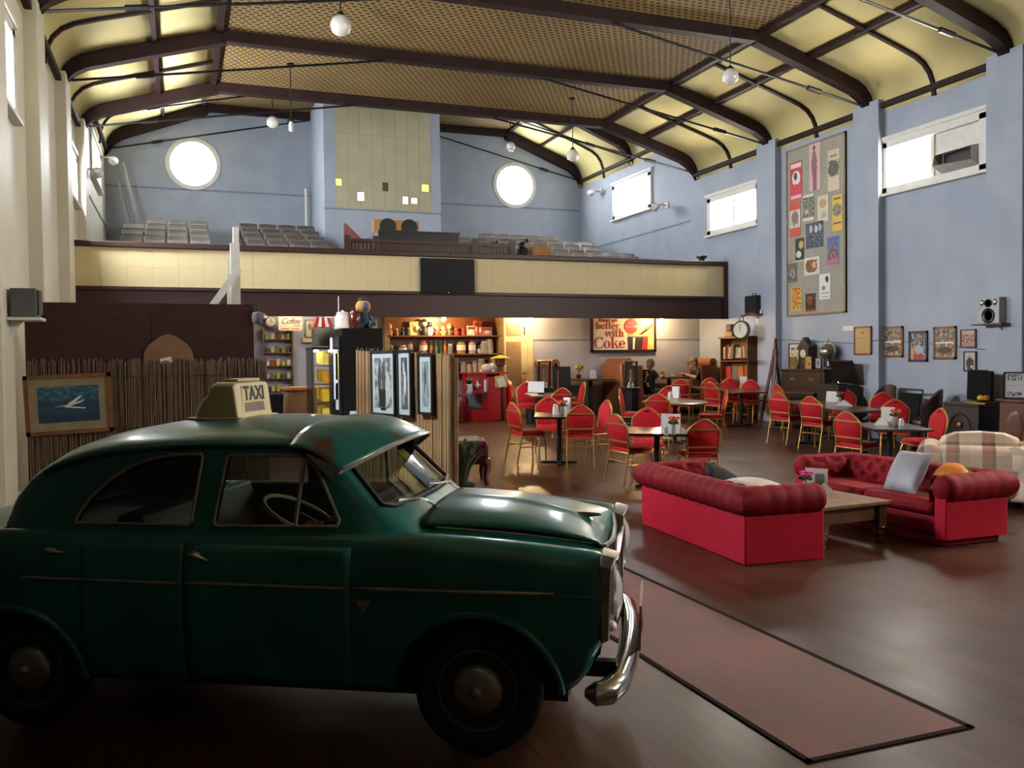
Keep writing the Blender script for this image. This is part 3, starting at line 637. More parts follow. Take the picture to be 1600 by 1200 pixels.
# interior
obj('interior_trim', MB().b2((-.11, -.655, .43), (1.61, .655, .45)).b2((-.11, -.658, .43), (1.61, -.65, .97)).b2((-.11, .65, .43), (1.61, .658, .97)).b2((1.58, -.65, .43), (1.61, .65, .98)), trim_in, car, smooth=False)
obj('dashboard', MB().b2((1.45, -.62, .86), (1.66, .62, 1.02)), trim_in, car, bevel=.03)
for x, zt in ((.55, 1.05), (.02, 1.03)):
    obj('seat', MB().loft([[(x, -.6, .5), (x+.55, -.6, .5), (x+.55, -.6, .68), (x+.12, -.6, .72), (x-.0, -.6, zt), (x-.12, -.6, zt-.02), (x-.1, -.6, .5)], [(x, .6, .5), (x+.55, .6, .5), (x+.55, .6, .68), (x+.12, .6, .72), (x-.0, .6, zt), (x-.12, .6, zt-.02), (x-.1, .6, .5)]]), seatm, car, bevel=.03)
sw = Matrix.Rotation(rad(-62), 3, 'Y')
obj('steering_wheel', MB().tube([Vector((1.26, -.33, 1.0))+sw @ Vector((0, .19*math.cos(2*math.pi*i/24), .19*math.sin(2*math.pi*i/24))).zxy.yzx for i in range(24)], .011, 6, closed=True), mat('cream_plastic', 'b8ab8d', .4), car)
obj('steering_column', MB().tube([(1.26, -.33, 1.0), (1.52, -.33, .86)], .018, 6), black, car)
obj('mirror', MB().ell((1.44, .0, 1.31), (.012, .07, .028)), black, car)
# yellow paper strip inside the windscreen
yp = MB(); ys0 = .05
def note(u, v):
    z = 1.275-.165*v; y = .08+.15*u+.07*v; return (cab_x(y, z, (1.44, 1.93))-.012, y, z)
solo_note = obj('windscreen_note', MB().grid(note, 3, 6), mat('yellow_paper', 'b5ad3a', .6, var=.15, scale=18), car, thick=.002)
# rear parcel shelf
obj('parcel_shelf', MB().b2((-.12, -.45, .96), (-.02, .45, .98)), trim_in, car, smooth=False)
# ---------------------------------------------------------------- taxi sign on the roof
signm = mat('taxi_sign_beige', 'c3b48a', .5, var=.08, scale=7)
tx = bpy.data.objects.new('taxi_roof_sign', None); COL.objects.link(tx); tag(tx, 'beige moulded TAXI sign standing on the roof of the green car', 'sign')
Mc = Matrix.Translation(car.location) @ Matrix.Rotation(math.atan2(cdir.y, cdir.x), 4, 'Z')
tx.matrix_world = Mc @ Matrix.Translation((.74, .02, 1.468))
prof = [(.135, 0), (.128, .03), (.112, .16), (.105, .185), (.0, .19), (-.03, .17), (-.05, .12), (-.075, .105), (-.11, .05), (-.125, 0)]
def ring(y, k, dz=0): return [(p[0]*(k if p[0] < .05 else 1-(1-k)*.25), y, p[1]*(1-(1-k)*.6)+dz) for p in prof]
obj('housing', MB().loft([ring(-.205, .82), ring(-.19, .95), ring(-.17, 1.), ring(.17, 1.), ring(.19, .95), ring(.205, .82)]), signm, tx, bevel=.006)
obj('base_flange', MB().b2((-.15, -.225, -.008), (.155, .225, .006)), signm, tx, bevel=.004)
obj('top_cap', MB().b2((-.0, -.12, .188), (.09, .14, .205)), signm, tx, bevel=.006)
FM = lambda loc, sc: Matrix.Translation(loc)
def text(name, s, size, mt, parent, M, bold=.0, shear=0., ext=.002, align='CENTER', sp=1.):
    cu = bpy.data.curves.new(name, 'FONT'); cu.body = s; cu.size = size; cu.align_x = align; cu.extrude = ext; cu.offset = bold; cu.shear = shear; cu.space_character = sp
    t = bpy.data.objects.new(name, cu); COL.objects.link(t); dg = bpy.context.evaluated_depsgraph_get(); dg.update()
    me = bpy.data.meshes.new_from_object(t.evaluated_get(dg)); bpy.data.objects.remove(t); me.materials.clear(); me.materials.append(mt)
    o = bpy.data.objects.new(name, me); COL.objects.link(o); o.parent = parent; o.matrix_local = M; return o
# face looks along local +x: text x axis -> +y, text y axis -> +z (leaning)
lean = rad(5.3); fx = Vector((0, 1, 0)); fz = Vector((-math.sin(lean), 0, math.cos(lean))); fn_ = fx.cross(fz)
def face(loc): M = Matrix((fx, fz, fn_)).transposed().to_4x4(); M.translation = loc; return M
obj('face_panel', MB().loft([[(.1215, -.15, .025), (.1215, .15, .025), (.108, .135, .17), (.108, -.135, .17)], [(.1285, -.15, .025), (.1285, .15, .025), (.115, .135, .17), (.115, -.135, .17)]]), signm, tx, smooth=False)
text('lettering', 'TAXI', .105, mat('sign_black', '1c1a17', .6), tx, face((.1232, 0, .092)), bold=.0025, sp=1.05)
obj('grey_patch', MB().loft([[(.1292, -.12, .03), (.1292, .11, .03), (.1235, .105, .078), (.1235, -.115, .078)], [(.1305, -.12, .03), (.1305, .11, .03), (.1248, .105, .078), (.1248, -.115, .078)]]), mat('grey_patch', '6f665a', .6), tx, smooth=False)

for r in range(3):
    for i in range(4):
        x0 = 1.03+.085*i+(.0425 if r % 2 else 0); z0 = 1.285-.022*r
        obj('checker_square', MB().loft([[(x, cab_y(x, z)-.03, z) for x, z in ((x0, z0), (x0+.042, z0), (x0+.042, z0+.02), (x0, z0+.02))], [(x, cab_y(x, z)-.032, z) for x, z in ((x0, z0), (x0+.042, z0), (x0+.042, z0+.02), (x0, z0+.02))]]), mat('white_card', 'd9d9d6', .5, var=.03), car, smooth=False)
# ================================================================ SOFAS AND COFFEE TABLE
velvet = mat('red_velvet', '86081a', .7, var=.14, scale=9, spec=.2, bump=.1, bscale=60)
velvet_lit = mat('red_velvet_lit', 'c01a36', .8, var=.05, scale=5, spec=.2)  # lighter copy of the velvet; side window light put into its colour
def chesterfield(label, loc, phi, L=2.02, D=.78):
    t = thing('chesterfield_sofa', label, 'sofa', loc, phi, 'red chesterfield sofas around the coffee table')
    hx, b, f = L/2, -D/2, D/2; th = .13
    obj('plinth', MB().b2((-hx+.05, b+.05, 0), (hx-.05, f-.04, .1)), velvet, t, bevel=.01)
    z0_ = .0 if phi < 180 else .06
    obj('outer_panel', MB().prism([(-hx, b), (hx, b), (hx, f), (hx-th, f), (hx-th, b+th), (-hx+th, b+th), (-hx+th, f), (-hx, f)], z0_, .5, 'z'), velvet_lit, t, bevel=.012)
    obj('seat_base', MB().b2((-hx+th, b+th, .1), (hx-th, f-.02, .27)), velvet, t, bevel=.015)
    cwid = (L-2*th)/2
    for i in range(2):
        x0 = -hx+th+i*cwid
        def cu(u, v, x0=x0): 
            a = 2*math.pi*v; k = 1
            cx, cy = .5-.5*math.copysign(abs(math.cos(a))**.35, math.cos(a)), 0
            return (0, 0, 0)
        obj('seat_cushion', MB().b2((x0+.004, b+th+.1, .27), (x0+cwid-.004, f+.02, .41)), velvet, t, bevel=.05)
    # rolled top swept along left arm, back, right arm; pleated
    path = []; o_ = .0
    pts = [(-hx+.06, f+.015), (-hx+.06, b+.06), (hx-.06, b+.06), (hx-.06, f+.015)]
    segs = list(zip(pts[:-1], pts[1:])); rings = []; n = 18; R = .132; zc = .53
    def ring(x, y, ox, oy, k, r):
        q = []
        for j in range(n):
            a = 2*math.pi*j/n; c, s = math.cos(a), math.sin(a); q.append((x+ox*c*r*k, y+oy*c*r*k, zc+s*r))
        return q
    dist = 0
    for si, ((x0, y0), (x1, y1)) in enumerate(segs):
        ln = math.hypot(x1-x0, y1-y0); nx, ny = ((-1, 0), (0, -1), (1, 0))[si]; st_ = max(12, int(ln/.025))
        for i in range(st_+1):
            u = i/st_; 
            if (si > 0 and i == 0): continue
            x, y = x0+(x1-x0)*u, y0+(y1-y0)*u; d = dist+ln*u
            r = R*(1-.045*abs(math.cos(d*math.pi/.155))**6)
            if si == 0 and i < 3: r *= (.55, .85, .96)[i]
            if si == 2 and i > st_-3: r *= (.96, .85, .55)[i-st_+2]
            ox, oy, k = nx, ny, 1.
            if i == st_ and si < 2:
                mx_, my_ = ((-1, -1), (1, -1))[si]; ox, oy, k = mx_, my_, 1.
            rings.append(ring(x, y, ox, oy, k, r))
        dist += ln
    obj('rolled_top', MB().loft(rings), velvet, t, ang=70)
    # tufted inner back and arms
    def tuft(u, v, w_, h_):
        dx = w_/round(w_/.19); dz = .16; x, z = u*w_, v*h_; d = 0
        for row in range(-1, int(h_/dz)+3):
            off = .5 if row % 2 else 0
            k = round(x/dx-off); 
            for kk in (k-1, k, k+1):
                d = max(d, math.exp(-(((x-(kk+off)*dx)/.035)**2+((z-row*dz*.62)/.035)**2)))
        return d
    def inner(ax):
        w_ = (L-2*th) if ax == 0 else D-th; h_ = .30
        def fn(u, v):
            d = .055*(1-tuft(u, v, w_, h_))+.02*math.sin(math.pi*v); z = .34+h_*v
            if ax == 0: return (-hx+th+w_*u, b+th+.0+d+.05*(1-v), z)
            s = ax; return (s*(hx-th-d*.8), b+th+w_*u, z)
        return MB().grid(fn, int(w_/.022), 16)
    tb = obj('tufted_back', inner(0), velvet, t, ang=80)
    for s in (-1, 1): obj('tufted_arm', inner(s), velvet, t, ang=80)
    bt = MB().ell((0, 0, 0), (.014, .008, .014), 8, 5).mesh('button', velvet)
    w_ = L-2*th; dx = w_/round(w_/.19)
    for row in (1, 2):
        for k in range(0, int(round(w_/dx))):
            x = (k+(.5 if row % 2 else 0))*dx
            if .05 < x < w_-.05: obj('button', bt, None, tb, loc=(-hx+th+x, b+th+.035, .34+row*.1))
    return t
chesterfield('red velvet chesterfield sofa with its back to the car, nearest the red runner', (4.86, 7.12, 0), 94)
chesterfield('red velvet chesterfield sofa with silver and burger cushions, facing the coffee table', (6.83, 7.0, 0), 269)
pine = mat('worn_pine', '7d5632', .55, var=.2, scale=3, stretch=(1, 8, 8), bump=.1); pine2 = mat('pine_leg', '6e4a27', .4, var=.2, scale=6)
ct = thing('coffee_table', 'low wooden coffee table with turned legs between the two red sofas', 'table', (5.72, 6.98, 0), 356)
for i in range(5): obj('top_board', MB().b2((-.43+i*.172+.001, -.66, .37), (-.43+(i+1)*.172-.001, .66, .402)), pine, ct, smooth=False, bevel=.003)
obj('apron', MB().b2((-.36, -.58, .22), (.36, -.56, .37)).b2((-.36, .56, .22), (.36, .58, .37)).b2((-.37, -.58, .22), (-.35, .58, .37)).b2((.35, -.58, .22), (.37, .58, .37)), pine2, ct, smooth=False)
lm = MB().lathe([(.03, 0), (.04, .02), (.032, .05), (.045, .075), (.05, .1), (.038, .125), (.052, .14), (.052, .15), (.04, .16)], n=16).b2((-.045, -.045, .16), (.045, .045, .37)).mesh('leg', pine2)
for x in (-.36, .36):
    for y in (-.57, .57): obj('leg', lm, None, ct, loc=(x, y, 0))
def cushion(name, w_, h_, d, mt, label, M, cat='cushion'):
    def fn(u, v):
        a, b_ = -1+2*u, -1+2*v; k = (1-a*a)*(1-b_*b_); pin = 1-.07*(1-abs(a*b_))*0
        e = 1-.06*(1-k)*(abs(a)*(1-abs(b_))+abs(b_)*(1-abs(a)))*2
        return (a*w_/2*(1-.08*(1-b_*b_)*0), b_*h_/2, k**.45*d)
    m = MB(); 
    for s in (1, -1):
        m.grid(lambda u, v, s=s: (lambda p: (p[0], p[1], s*p[2]))(fn(u, v)), 16, 16)
    o = obj(name, m, mt, ang=80); tag(o, label, cat); o.matrix_world = M; return o
def MR(loc, rx=0, ry=0, rz=0): return Matrix.Translation(loc) @ Euler((rad(rx), rad(ry), rad(rz))).to_matrix().to_4x4()
silver = mat('silver_satin', '9a98a2', .5, .1, var=.1, scale=5)
cushion('silver_cushion', .45, .45, .075, silver, 'silver grey satin cushion leaning on the red sofa back', MR((6.74, 6.72, .59), 62, 0, -94))
cushion('dark_cushion', .42, .42, .07, mat('dark_satin', '0e0f14', .7, spec=.2), 'black cushion on the red sofa that backs onto the car', MR((5.1, 7.45, .53), 30, -16, 60))
cushion('white_cushion', .46, .46, .06, mat('white_cotton', 'cdbfb0', .8), 'white cushion lying on the seat of the red sofa by the car', MR((5.0, 6.75, .56), 8, 4, 10))
bc = thing('burger_cushion', 'round orange burger cushion with green and yellow trim in the sofa corner', 'cushion'); bc.matrix_world = MR((6.93, 6.36, .55), 52, 0, -78)
obj('bun', MB().lathe([(.001, .12), (.08, .112), (.14, .085), (.17, .04), (.172, .0), (.16, -.02), (.001, -.02)], n=24), mat('orange_plush', 'd9811f', .7, var=.12), bc)
obj('lettuce', MB().lathe([(.001, -.02), (.175, -.022), (.2, -.035), (.175, -.045), (.001, -.045)], n=18), mat('green_felt', '2f9a3c', .7), bc)
obj('lower_bun', MB().lathe([(.001, -.05), (.165, -.05), (.17, -.08), (.14, -.11), (.001, -.115)], n=24), mat('orange_plush'), bc)
for a in (30, 120, 210, 300):
    c, s = math.cos(rad(a)), math.sin(rad(a)); obj('cheese_corner', MB().loft([[(.14*c-.06*s, .14*s+.06*c, -.02), (.14*c+.06*s, .14*s-.06*c, -.02), (.235*c, .235*s, -.03)], [(.14*c-.06*s, .14*s+.06*c, -.01), (.14*c+.06*s, .14*s-.06*c, -.01), (.235*c, .235*s, -.02)]]), mat('yellow_felt', 'e8d531', .7), bc, smooth=False)
seed = MB().ell((0, 0, 0), (.009, .006, .004), 6, 4).mesh('seed', mat('cream_plush', 'e8d9b0', .7))
for i in range(14):
    a = i*2.4; r = .03+.1*(i/14); obj('seed', seed, None, bc, loc=(r*math.cos(a), r*math.sin(a), .122-1.9*r*r))
# plaid sofa behind
def plaidmat():
    M = bpy.data.materials.new('plaid_cloth'); M.use_nodes = True; nt = M.node_tree; N = nt.nodes; L = nt.links; b = N['Principled BSDF']; b.inputs['Roughness'].default_value = .85
    tc = N.new('ShaderNodeTexCoord'); sp = N.new('ShaderNodeSeparateXYZ'); L.new(tc.outputs['Object'], sp.inputs[0]); outs = []
    for ax, sc in ((0, 2.7), (2, 3.3)):
        k = N.new('ShaderNodeMath'); k.operation = 'MULTIPLY_ADD'; k.inputs[1].default_value = sc; k.inputs[2].default_value = .3; L.new(sp.outputs[ax], k.inputs[0])
        fr = N.new('ShaderNodeMath'); fr.operation = 'FRACT'; L.new(k.outputs[0], fr.inputs[0])
        r = N.new('ShaderNodeValToRGB'); r.color_ramp.interpolation = 'CONSTANT'; cols = ('e0d3bd', 'a0706a', '77685a', 'd8c9b0'); 
        for i, (p, c) in enumerate(zip((0, .35, .6, .72), cols)):
            e = r.color_ramp.elements[i] if i < 2 else r.color_ramp.elements.new(p); e.position = p; e.color = lin(c)
        L.new(fr.outputs[0], r.inputs[0]); outs.append(r)
    mx = N.new('ShaderNodeMix'); mx.data_type = 'RGBA'; mx.inputs[0].default_value = .38; L.new(outs[0].outputs[0], mx.inputs[6]); L.new(outs[1].outputs[0], mx.inputs[7]); L.new(mx.outputs[2], b.inputs['Base Color']); return M
plaid = plaidmat()
def plaid_chair(label, loc, phi):
    ps = thing('plaid_armchair', label, 'armchair', loc, phi, 'plaid armchairs behind the red sofas')
    obj('base', MB().b2((-.5, -.42, .08), (.5, .42, .36)), plaid, ps, bevel=.04)
    obj('back', MB().b2((-.46, -.46, .1), (.46, -.2, .70)), plaid, ps, bevel=.09)
    for s in (-1, 1):
        obj('arm', MB().b2((min(s*.4, s*.62), -.44, .08), (max(s*.4, s*.62), .46, .54)), plaid, ps, bevel=.03)
        obj('arm_roll', MB().tube([(s*.52, -.47, .56), (s*.52, -.44, .56), (s*.52, .46, .56), (s*.52, .49, .56)], [.1, .15, .15, .1], 16), plaid, ps)
    obj('back_cushion', MB().loft([[(sx_*.44*k, -.10+dy, z_) for sx_, z_ in ((-1, .5), (-1, .70), (-.9, .78), (-.6, .835), (0, .85), (.6, .835), (.9, .78), (1, .70), (1, .5))] for dy, k in ((-.14, .88), (-.1, 1.), (.08, 1.), (.11, .9))]), plaid, ps, ang=50)
    obj('seat_cushion', MB().b2((-.4, -.2, .36), (.4, .46, .5)), plaid, ps, bevel=.05)
    for x in (-.45, .45):
        for y in (-.36, .36): obj('foot', MB().lathe([(.025, 0), (.035, .08), (.001, .08)], (x, y, 0), 8), black, ps)
plaid_chair('pink and cream plaid armchair seen from behind, beside the small black table', (8.85, 7.72, 0), 47)
plaid_chair('pink and cream plaid armchair cut off by the right edge of the photo', (9.3, 6.75, 0), 78)
# ================================================================ BANQUET CHAIRS AND TABLES
gold = mat('gold_frame', 'b98d47', .38, .6, var=.12, scale=10); chred = mat('chair_red', 'b3121f', .7, var=.1, scale=14, spec=.25)
def make_chair():
    t = thing('banquet_chair', '', 'chair', group='red and gold banquet chairs')
    lean = .16
    def bk(x, z, dy=0): return (x, -.2-lean*(z-.46)+dy, z)
    outline = [(-.19, .47), (-.205, .6), (-.212, .72), (-.205, .785), (-.145, .85), (-.06, .912), (.0, .93)]
    full = outline+[(-x, z) for x, z in outline[-2::-1]]
    obj('back_frame', MB().tube([bk(x, z) for x, z in full], .0145, 7), gold, t)
    obj('handle_slot', MB().ell(bk(0, .885, .028), (.045, .012, .014), 8, 5), black, t)
    pad = MB(); inn = [(x*.94, .5+(z-.47)*.945) for i, (x, z) in enumerate(full)]
    pad.loft([[bk(x*k, .715+(z-.715)*k, d) for x, z in inn] for k, d in ((.9, .03), (.985, .02), (.985, -.004), (.96, -.01))])
    obj('backrest', pad, chred, t, ang=60)
    for z in (.80, .57): obj('back_rail', MB().bar(bk(-.2, z, -.014), bk(.2, z, -.014), .008, .022, up=(0, 0, 1)), gold, t, smooth=False)
    seat = [(-.2, -.2), (-.215, 0), (-.21, .17), (-.17, .225), (.17, .225), (.21, .17), (.215, 0), (.2, -.2)]
    obj('seat', MB().loft([[(x*k, y*k+.0, z) for x, y in seat] for k, z in ((.97, .42), (1., .435), (1., .46), (.95, .485), (.8, .495))]), chred, t, ang=50)
    obj('seat_frame', MB().tube([(x*1.01, y*1.01, .42) for x, y in seat], .0125, 6, closed=True), gold, t)
    for s in (-1, 1):
        obj('leg', MB().tube([(s*.2, -.2, .47), (s*.2, -.21, .40), (s*.205, -.29, 0)], .0125, 7), gold, t)
        obj('leg', MB().tube([(s*.2, .16, .42), (s*.205, .2, .34), (s*.21, .215, 0)], .0125, 7), gold, t)
        obj('stretcher', MB().tube([(s*.202, -.235, .26), (s*.205, .2, .26)], .008, 6), gold, t)
    obj('stretcher', MB().tube([(-.2, -.225, .30), (.2, -.225, .30)], .008, 6), gold, t)
    return t
chairs = [  # pixel of the crown, heading relative to the view direction, label
 ((799,629), 62, 'red banquet chair at the left of the square table nearest the bamboo panel'),
 ((906,633), -8, 'red banquet chair with its back to us at the square table with white salt pot'),
 ((947,625), -118, 'red banquet chair on the right of the square table with white salt pot'),
 ((855,620), 172, 'red banquet chair on the far side of the square table with white salt pot'),
 ((822,597), 178, 'red banquet chair behind the open menu at the far table by the door'),
 ((877,606), -25, 'dark red banquet chair seen from behind at the far table by the door'),
 ((911,597), -104, 'narrow-looking red banquet chair side on at the far table by the door'),
 ((960,647), 52, 'red banquet chair nearest the car, at the table with the orange flower'),
 ((1009,637), 176, 'red banquet chair on the far side of the table with the orange flower'),
 ((1098,655), -16, 'red banquet chair with its back to us right behind the red sofa arm'),
 ((1026,615), 8, 'red banquet chair with its back to us at the round table'),
 ((967,607.5), 96, 'banquet chair seen edge on at the left of the round table by the glass heater'),
 ((1044,603), 180, 'red banquet chair half hidden behind the round table'),
 ((1062,592), 10, 'red banquet chair in front of the woman in the booth'),
 ((1083,588), 2, 'dark red banquet chair in front of the man in the cap'),
 ((1109,597), 42, 'red banquet chair left of the long table by the bookcase'),
 ((1134,610), -96, 'banquet chair seen edge on at the right of the round table'),
 ((1169,590), 184, 'red banquet chair in front of the bookcase, left of a matching pair'),
 ((1189,593), 196, 'red banquet chair in front of the bookcase, right of a matching pair'),
 ((1213,601), 58, 'dark red banquet chair half hidden behind another at the near end of the piano'),
 ((1214,613), 36, 'red banquet chair at the left end of the long table before the piano'),
 ((1264,619), 34, 'red banquet chair midway along the near side of the table before the piano'),
 ((1324,607), 186, 'red banquet chair behind the napkins in front of the gramophone'),
 ((1320,643), 34, 'red banquet chair left of the small black table, closest to the tufted sofa back'),
 ((1377,613), 180, 'red banquet chair in front of the brown tub chair by the wall'),
 ((1396,624), 178, 'dark red banquet chair behind the small black table'),
 ((1467,638), -122, 'red banquet chair at the right end of the small black table, beside the plaid armchair')]
proto = None
for (px, py), dphi, lab in chairs:
    p = gt(px, py, .93); th = math.degrees(YAW)+math.degrees(math.atan((px-800)/FPX)); phi = th+dphi
    X, Y = p.x, p.y
    bx, by = math.sin(rad(phi)), math.cos(rad(phi)); X += bx*.27; Y += by*.27   # crown is behind the seat centre
    X = min(X, 11.62); Y = min(Y, 17.45)
    if proto is None: proto = make_chair(); o = proto; o['label'] = lab
    else: o = dup(proto, lab)
    pose(o, fl(X, Y), phi)
dkwood = mat('dark_table_top', '2e211c', .22, var=.2, scale=4, coat=.3); redwood = mat('red_brown_table', '5e3022', .28, var=.2, scale=3, coat=.2, stretch=(8, 1, 8)); tanwood = mat('tan_table', '6b5138', .3, var=.15, scale=4, coat=.2)
def ped_table(label, X, Y, phi, w_, d, mt, h=.75, n=1, rnd=False):
    t = thing('cafe_table', label, 'table', fl(X, Y), phi, 'cafe tables', True)
    if rnd: obj('table_top', MB().lathe([(.001, h-.035), (w_/2-.02, h-.035), (w_/2, h-.02), (w_/2, h-.005), (w_/2-.008, h), (.001, h)], n=40), mt, t)
    else: obj('table_top', MB().b2((-w_/2, -d/2, h-.035), (w_/2, d/2, h)), mt, t, bevel=.006)
    for i in range(n):
        y = 0 if n == 1 else (-.55+1.1*i)*d/2*1.1
        obj('pedestal', MB().tube([(0, y, .03), (0, y, h-.035)], .038, 12), black, t)
        for a in (0, 1): obj('foot', MB().b2((-.27, y-.03, 0), (.27, y+.03, .035)) if a else MB().b2((-.03, y-.27, 0), (.03, y+.27, .034)), black, t, bevel=.006)
    return t
ped_table('square cafe table with salt pot and flowers, nearest the door', 5.42, 12.3, 24, .76, .76, dkwood)
ped_table('square cafe table carrying the open menu, farthest left by the door', 6.85, 16.1, 10, .8, .8, tanwood)
ped_table('square cafe table with white menu card and orange flower', 5.78, 9.98, 26, .76, .76, dkwood)
ped_table('round tan cafe table in the middle of the room', 8.38, 13.8, 0, 1.2, 1.2, tanwood, rnd=True)
ped_table('long red-brown cafe table by the bookcase', 11.15, 16.2, 4, .8, 1.9, redwood, n=2)
ped_table('long red-brown cafe table in front of the piano', 10.5, 12.2, 6, .8, 2.1, redwood, n=2)
ped_table('small square black cafe table beside the plaid armchair', 9.05, 9.35, 18, .8, .8, dkwood)
def onpx(px, py, h): p = gt(px, py, h); return (p.x, p.y, zf(p.y)+h)
def menu(px, py, h, w_, hh, label, phi, dark=False):
    p = gt(px, py, h); th = math.degrees(YAW)+math.degrees(math.atan((px-800)/FPX))
    t = thing('menu_card', label, 'menu', fl(p.x, p.y, h+.001), th+phi, 'menu cards on the tables', True)
    mt = mat('white_card', 'd9d9d6', .5, var=.03)
    for s in (-1, 1):
        m = MB(); m.loft([[(-w_/2, s*.05, 0), (w_/2, s*.05, 0), (w_/2, s*.006, hh), (-w_/2, s*.006, hh)], [(-w_/2, s*.046, 0), (w_/2, s*.046, 0), (w_/2, s*.002, hh), (-w_/2, s*.002, hh)]]); obj('card', m, mt, t, smooth=False)
    if dark: obj('print', MB().loft([[(-.01, -.0455, .06), (w_*.35, -.0455, .06), (w_*.35, -.022, .15), (-.01, -.022, .15)], [(-.01, -.0525, .04), (w_*.35, -.0525, .04), (w_*.35, -.0, .15), (-.01, -.0, .15)]]), mat('grey_print', '777777', .6), t, smooth=False)
    return t
menu(838, 613, .75, .34, .22, 'open white menu card on the far table by the door', 14)
menu(886, 645, .75, .12, .24, 'tall narrow white menu card by the salt pot', 30)
menu(1048, 676, .75, .24, .24, 'white menu card behind the orange flower', 6)
menu(1056, 622, .75, .14, .22, 'white menu card with dark print on the round table', 20)
menu(1163, 603, .75, .2, .22, 'white menu card on the long table by the bookcase', 10)
menu(1302, 628, .75, .24, .19, 'grey-white menu card on the long table before the piano', 12)
menu(1387, 663, .75, .17, .24, 'white menu card on the small black table', 8)
menu(1275, 762, .40, .22, .2, 'white menu card on the wooden coffee table', 4, dark=True)
cer = mat('white_ceramic', 'd6d2ca', .25); steel = mat('steel', 'b5b3ae', .25, 1.)
def pot(px, py, h, label, r=.03, hh=.1, mt=None, tall=False):
    t = thing('salt_shaker', label, 'shaker', onpx(px, py, h), 0, 'shakers on the tables', True)
    obj('body', MB().lathe([(.001, 0), (r, 0), (r*1.05, hh*.4), (r*.9, hh*.75), (.001, hh*.75)], n=12), mt or cer, t)
    obj('cap', MB().lathe([(.001, hh), (r*.6, hh*.97), (r*.8, hh*.85), (r*.85, hh*.74), (.001, hh*.74)], n=12), steel, t)
pot(868, 647, .75, 'white salt shaker on the square table nearest the door', .045, .16)
pot(1041, 680, .75, 'glass salt shaker in front of the menu with the orange flower', .03, .12, mat('clear_salt', 'b8b8b2', .2))
pot(1047, 624, .75, 'white salt shaker on the round table', .045, .15)
pot(1171, 605, .75, 'white salt shaker on the long table by the bookcase', .035, .12)
pot(1408, 665, .75, 'white salt shaker at the edge of the small black table', .035, .11)
petal = {'orange': mat('orange_petal', 'cf4a1c', .6), 'red': mat('red_petal', 'b52420', .6), 'pink': mat('pink_petal', 'd23b86', .6)}
leafm = mat('leaf_green', '3f5a2a', .6, var=.2)
def posy(px, py, h, label, col, r=.035, hh=.11, vm=None):
    t = thing('flower_vase', label, 'vase', onpx(px, py, h), 0, 'small flower vases', True)
    obj('vase', MB().lathe([(.001, 0), (r, 0), (r*1.05, hh*.5), (r*.8, hh), (.001, hh)], n=12), vm or mat('clear_vase', '9fa8a0', .15), t)
    for i in range(7):
        a = i*2.4; rr = .018+.035*(i % 3)/2; c = (rr*math.cos(a), rr*math.sin(a), hh+.06+.02*(i % 2))
        st_ = obj('stem', MB().tube([(0, 0, hh-.02), c], .003, 4), leafm, t); obj('bloom', MB().ell(c, (.028, .028, .02), 8, 5), petal[col] if i % 3 else petal['red' if col == 'orange' else col], st_)
    for i in range(4): a = i*1.6+.5; obj('leaf', MB().ell((.05*math.cos(a), .05*math.sin(a), hh+.02), (.03, .012, .02), 6, 4), leafm, t)
posy(879, 646, .75, 'small flower vase beside the tall narrow menu card', 'orange')
posy(1052, 679, .75, 'orange flower in a glass vase against the white menu card', 'orange', .03, .13)
posy(1312, 630, .75, 'red flowers on the long table before the piano', 'red')
posy(1398, 664, .75, 'orange and red flowers in a beige vase on the small black table', 'orange', .045, .12, mat('beige_vase', 'a5927c', .5))
posy(1258, 764, .40, 'pink flower in a little vase on the wooden coffee table', 'pink', .03, .09)
def napkin(px, py, h, label, s=1.):
    t = solo('folded_napkin', MB().loft([[(-.14*s, 0, 0), (.14*s, -.05, 0), (.12*s, .06, 0)], [(-.02, .0, .1), (.02, .0, .1), (.0, .02, .1)]]), mat('white_card'), label, 'napkin', onpx(px, py, h), 20, 'folded napkins', True, smooth=False)
napkin(1318, 634, .75, 'folded white napkin on the long table before the piano')
napkin(1376, 664, .75, 'folded white napkin leaning by the menu on the small black table', .7)
napkin(1288, 772, .40, 'folded white paper beside the menu on the coffee table', .8)
# flat glossy ash tray on the far table
solo('ash_tray', MB().lathe([(.001, 0), (.06, 0), (.07, .03), (.06, .03), (.05, .01), (.001, .01)], n=16), black, 'small black ash tray on the far table beside the open menu', 'ash tray', onpx(845, 616, .75), 0, None, True)
# ================================================================ LEFT: PARTITION, REED SCREEN, BAMBOO PANEL
PY = 11.2; zp = zf(PY)
pt = thing('maroon_partition', 'dark maroon board partition standing above the reed screen on the left', 'partition', (0, PY, zp))
for x0, x1 in ((-1.64, -.32), (-.315, .85)): obj('board', MB().b2((x0, 0, 0), (x1, .03, 2.36)), maroon, pt, smooth=False)
obj('stud', MB().b2((-1.6, .03, 0), (-1.52, .1, 2.3)).b2((.75, .03, 0), (.83, .1, 2.3)).b2((-.36, .03, 0), (-.28, .1, 2.3)), pine2, pt, smooth=False)
wpm = mat('white_timber', 'd5d3cd', .5, var=.05)
wp = thing('white_timber_prop', 'tall white timber post with diagonal brace behind the maroon partition', 'post', fl(.66, PY+.22))
obj('post', MB().b2((-.055, -.045, 0), (.055, .045, 3.12)), wpm, wp, smooth=False)
obj('post_cap_piece', MB().b2((-.02, -.045, 3.12), (.05, .045, 3.32)), wpm, wp, smooth=False)
obj('brace', MB().bar((-.34, -.07, 2.25), (.04, -.07, 2.8), .03, .085), wpm, wp, smooth=False)
obj('side_batten', MB().b2((-.1, .0, 1.5), (-.06, .04, 2.9)), wpm, wp, smooth=False)
